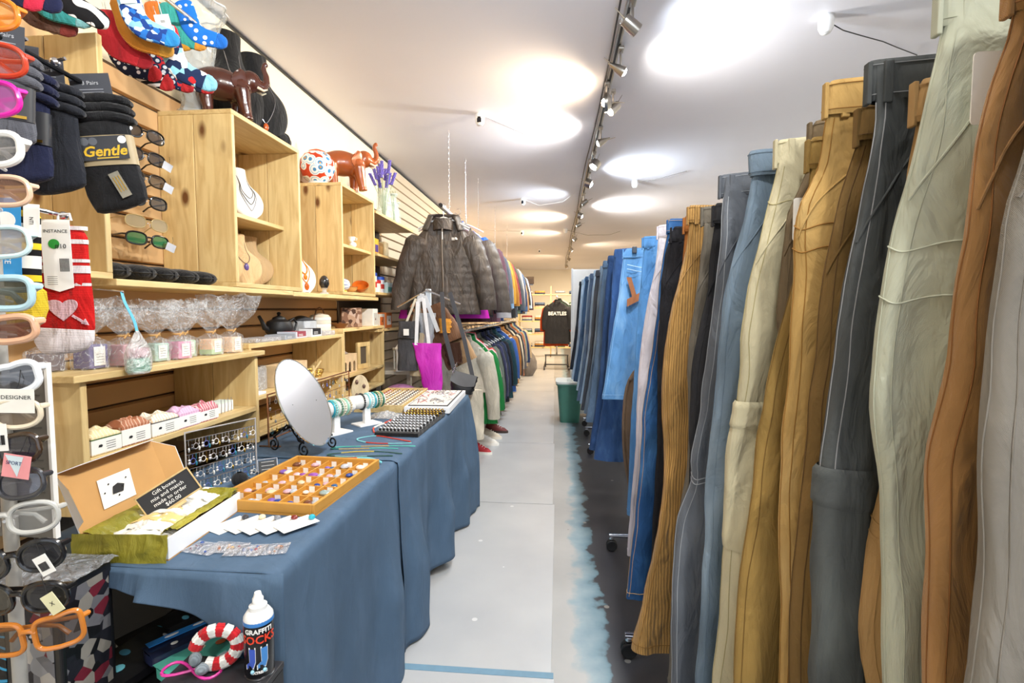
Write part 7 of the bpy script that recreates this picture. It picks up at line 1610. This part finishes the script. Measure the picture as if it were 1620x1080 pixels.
# ------------------------------------------------------------------ goods stacked under the near table end
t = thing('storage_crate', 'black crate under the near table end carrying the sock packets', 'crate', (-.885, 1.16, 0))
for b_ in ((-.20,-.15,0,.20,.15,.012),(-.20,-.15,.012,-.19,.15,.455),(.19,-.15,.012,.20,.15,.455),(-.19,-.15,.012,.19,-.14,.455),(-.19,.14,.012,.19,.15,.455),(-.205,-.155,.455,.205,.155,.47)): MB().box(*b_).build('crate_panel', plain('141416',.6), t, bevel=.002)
PZ = .4705
tb_ = thing('shade_board', 'black board standing in for the shade behind the sock packets under the table', 'board', (-.95, 1.345, 0)); MB().box(-.58,-.006,.01,.30,.006,.72).build('board', plain('101012',.8), tb_); MB().box(-.58,-.05,0,.30,.05,.01).build('foot', plain('101012',.8), tb_)  # dark sheet added to imitate the shade under the table
def spk(label, loc, rot, w, l, th, c, marks, name='sock_packet'):
    t = thing(name, label, 'sock pack', loc, rot=rot, group='flat sock packets under the table')
    MB().grid(lambda u, v: (w/2*spow(math.cos(2*PI*u), .35), l/2*spow(math.sin(2*PI*u), .35), th*v), 28, 3, True).build('wrapper_edge', plain(c,.3), t, smooth=True, angle=50)
    MB().sheet(lambda u, v: (lerp(-w*.49,w*.49,u), lerp(-l*.49,l*.49,v), th+.003*math.sin(u*PI)*math.sin(v*PI)+.0012*nz(u*8,v*8,l)), 12, 16, .001).build('wrapper_face', plain(c,.28,coat=.3), t, smooth=True)
    for (x_, y_, a_, b_, cc_) in marks: MB().ball((x_*w, y_*l, th+.004), (a_, b_, .0012), 10, 5).build('printed_blob', plain(cc_,.5), t, smooth=True)
    return t
spk('black sock packet with pale blue drawings, rearmost of the pile', (-1.0,1.20,PZ+.002), (R(0),R(0),R(-24)), .13,.24,.022,'16161a',[(.1,.3,.010,.014,'9ac0c8'),(.0,.1,.012,.008,'58a8c8'),(-.1,-.15,.016,.008,'58a8c8'),(.25,-.3,.004,.03,'c8c8c8')])
p_ = spk('black sock packet with white lettering at the bottom left of the pile', (-.985,1.045,PZ+.024), (0,R(6),R(-12)), .12,.20,.02,'131316',[(-.2,.0,.014,.01,'58a8c8'),(.1,-.2,.012,.014,'6ab8c8'),(.2,.25,.005,.022,'d8d8d8')])
spk('black denim look sock packet with grey scribbles in the pile centre', (-.905,1.17,PZ+.024), (0,R(-4),R(-30)), .12,.24,.022,'1c1d22',[(.1,.2,.006,.02,'8a8e96'),(-.1,.1,.02,.003,'8a8e96'),(.1,-.2,.003,.02,'b8bcc4'),(-.2,-.3,.012,.004,'9a9ea6')])
p_ = spk('blue banded navy sock packet with white stars', (-.855,1.13,PZ+.047), (0,R(-8),R(-34)), .085,.26,.022,'1d2440',[(.2,.32,.006,.006,'f0f0ec'),(.2,.12,.007,.007,'f0f0ec'),(.25,-.08,.008,.008,'f0f0ec'),(.2,-.3,.008,.008,'f0f0ec')]); MB().sheet(lambda u, v: (lerp(-.042,-.012,u), lerp(-.12,.12,v), .0275+.0005*math.sin(v*9)), 3, 12, .001).build('blue_band', plain('2a86d8',.4), p_)
for y_ in (.06,-.01,-.07): MB().ball((-.027,y_,.0288), (.006,.016,.0009), 10, 5).build('white_blob', WHITE, p_, smooth=True)
spk('mint green sock packet with orange motif', (-.80,1.06,PZ+.047), (0,R(-6),R(-28)), .10,.20,.022,'5fc0ae',[(.1,.1,.012,.012,'d8764a'),(-.1,-.1,.010,.016,'e8e0c8'),(.2,-.3,.008,.01,'c85a3a'),(-.2,.3,.012,.008,'8fa890')])
spk('deep blue sock packet with white fish shapes', (-.735,1.03,PZ+.047), (0,R(-4),R(-18)), .09,.18,.022,'1f5a94',[(.1,.2,.010,.02,'e8eef2'),(-.2,.0,.012,.012,'c8dce8'),(.1,-.25,.008,.016,'f0f2f4')])
p_ = spk('black packet with yellow letter and white shapes at the back of the pile', (-.90,1.285,PZ+.024), (R(18),0,R(-20)), .12,.10,.02,'18181b',[(-.1,.1,.012,.008,'e4eef2'),(.2,.0,.003,.018,'d8c838'),(.35,.1,.003,.016,'b8a868')]); lettering('Y', .04, plain('e8d020',.5), (-.02,-.01,.0255), (1,0,0), (0,1,0), p_, thick=.0004, bold=.002)
t = thing('striped_sock', 'red and white striped sock curled in a ring beside the spray can', 'sock', (-.690, .930, .586), rot=(R(84),0,R(20)))
cen_ = (0,.055); PTS = [(.034*math.cos(a)*1.15, .047+.034*math.sin(a)) for a in [R(-120)+i*R(21) for i in range(15)]]
for i in range(14):
    a_, b_ = PTS[i], PTS[i+1]; m = MB().tube([(a_[0],a_[1],0),((a_[0]+b_[0])/2,(a_[1]+b_[1])/2,.001),(b_[0],b_[1],0)], .0135, 12); m.v = [(p[0],p[1],p[2]*.75) for p in m.v]; m.build('knit_stripe', KN('c8202a') if i % 2 else KN('ecebe6'), t, smooth=True)
MB().ball((-.024,.012,.008), (.014,.012,.011), 12, 8).build('grey_heel', KN('8c969e'), t, smooth=True); MB().ball((-.036,.034,.010), (.012,.014,.011), 12, 8).build('grey_toe', KN('7a868e'), t, smooth=True)
t = thing('gift_carton', 'black carton with a pink ribbon drawing under the spray can', 'box', (-.68, .925, 0)); MB().box(-.10,-.045,0,.11,.045,.572).build('carton', plain('1d1d20',.5), t, bevel=.003); MB().box(-.101,-.046,.572,.111,.046,.585).build('carton_lid', plain('2c2c30',.45), t, bevel=.002)
MB().tube([(-.06+.05*math.cos(a)*1.2, .02*math.sin(2*a), .5865) for a in [i*.25 for i in range(26)]], .003, 6).build('ribbon_drawing', plain('d83a9a',.4), t, smooth=True)
t = thing('spray_can', 'black GRAFFITI SOCKS spray can with white cap against the cloth', 'can', (-.600, .935, .5855))
MB().lathe([(.0265,0),(.028,.003),(.028,.112)], 32).build('can_body', plain('101218',.25), t, smooth=True); MB().lathe([(.0285,.110),(.0285,.116),(.0275,.118)], 32).build('blue_ring', plain('3a7ac0',.3), t, smooth=True)
MB().lathe([(.028,.116),(.0275,.122),(.021,.132),(.017,.134),(.017,.142),(.0105,.146),(.0105,.156),(.0085,.158),(.006,.168),(0,.169)], 28).build('white_cap', plain('eceded',.3), t, smooth=True, angle=50); MB().lathe([(.0265,0),(.0285,.001),(.0285,.004)], 32).build('base_ring', CHROME, t, smooth=True)
def wrap_text(txt, size, mat, z, ang, r=.0283):
    me = text_mesh(txt, size, mat, thick=.0002, bold=.0004)
    for v_ in me.vertices:
        a = ang + v_.co.x/r; rr2 = r+v_.co.z; v_.co = (rr2*math.sin(a), -rr2*math.cos(a), z+v_.co.y)
    link('lettering', me, t)
AN = R(30)
wrap_text('GRAFFITI', .0135, WHITE, .100, AN); wrap_text('SOCKS', .023, plain('e8452a',.4), .083, AN); wrap_text('EXTREME', .007, WHITE, .017, AN)
for k, a0 in enumerate((AN-.45, AN+.35)):
    pts = [(-.006,.022),(.006,.022),(.006,-.004),(.002,-.016),(-.012,-.018),(-.012,-.010),(-.005,-.004)]
    for nm_, sc_, cm, rr2 in (('sock_print_edge',1.15,WHITE,.0284),('sock_print',1.0,plain(['3a5ac0','4a8ad0'][k],.4),.0287)):
        m = MB(); m.add([(rr2*math.sin(a0+p[0]*sc_/.028), -rr2*math.cos(a0+p[0]*sc_/.028), .044+p[1]*sc_) for p in pts], [tuple(range(7))]); m.build(nm_, cm, t)
    MB().ball((.0285*math.sin(a0), -.0285*math.cos(a0), .020), (.004,.004,.004), 8, 6).build('round_print', plain('9ad0e8',.4), t, smooth=True)
t = thing('display_carton', 'black display carton with grey and maroon print at the lower left', 'box', (-1.06, .93, 0)); MB().box(-.11,-.06,0,.09,.06,.775).build('carton', plain('17171b',.4), t, bevel=.004)
MB().box(.0,-.0612,.50,.075,-.0605,.765).build('face_print', pattern('floral', ['6a6a70','a8a4a0','6a2432','22222a','8a8c92','17171b'], 38, 'Z', .4, 'face_print'), t); MB().box(-.06,-.0612,.52,-.03,-.0605,.74).build('blue_print', pattern('zebra', ['17171b','3a9ac8','17171b'], 7, 'Z', .4, 'blue_print'), t)
MB().box(.0901,-.05,.45,.0906,.05,.76).build('side_print', pattern('floral', ['6a6a70','8a8680','6a2432','22222a','17171b'], 38, 'Z', .4, 'face_print'), t)
MB().sheet(lambda u, v: (lerp(-.11,.10,u), lerp(-.06,.07,v), .779+.012*abs(nz(u*5,v*5,3))), 12, 10, .0006).build('film_cover', film((.7,.72,.75),.35), t, smooth=True)
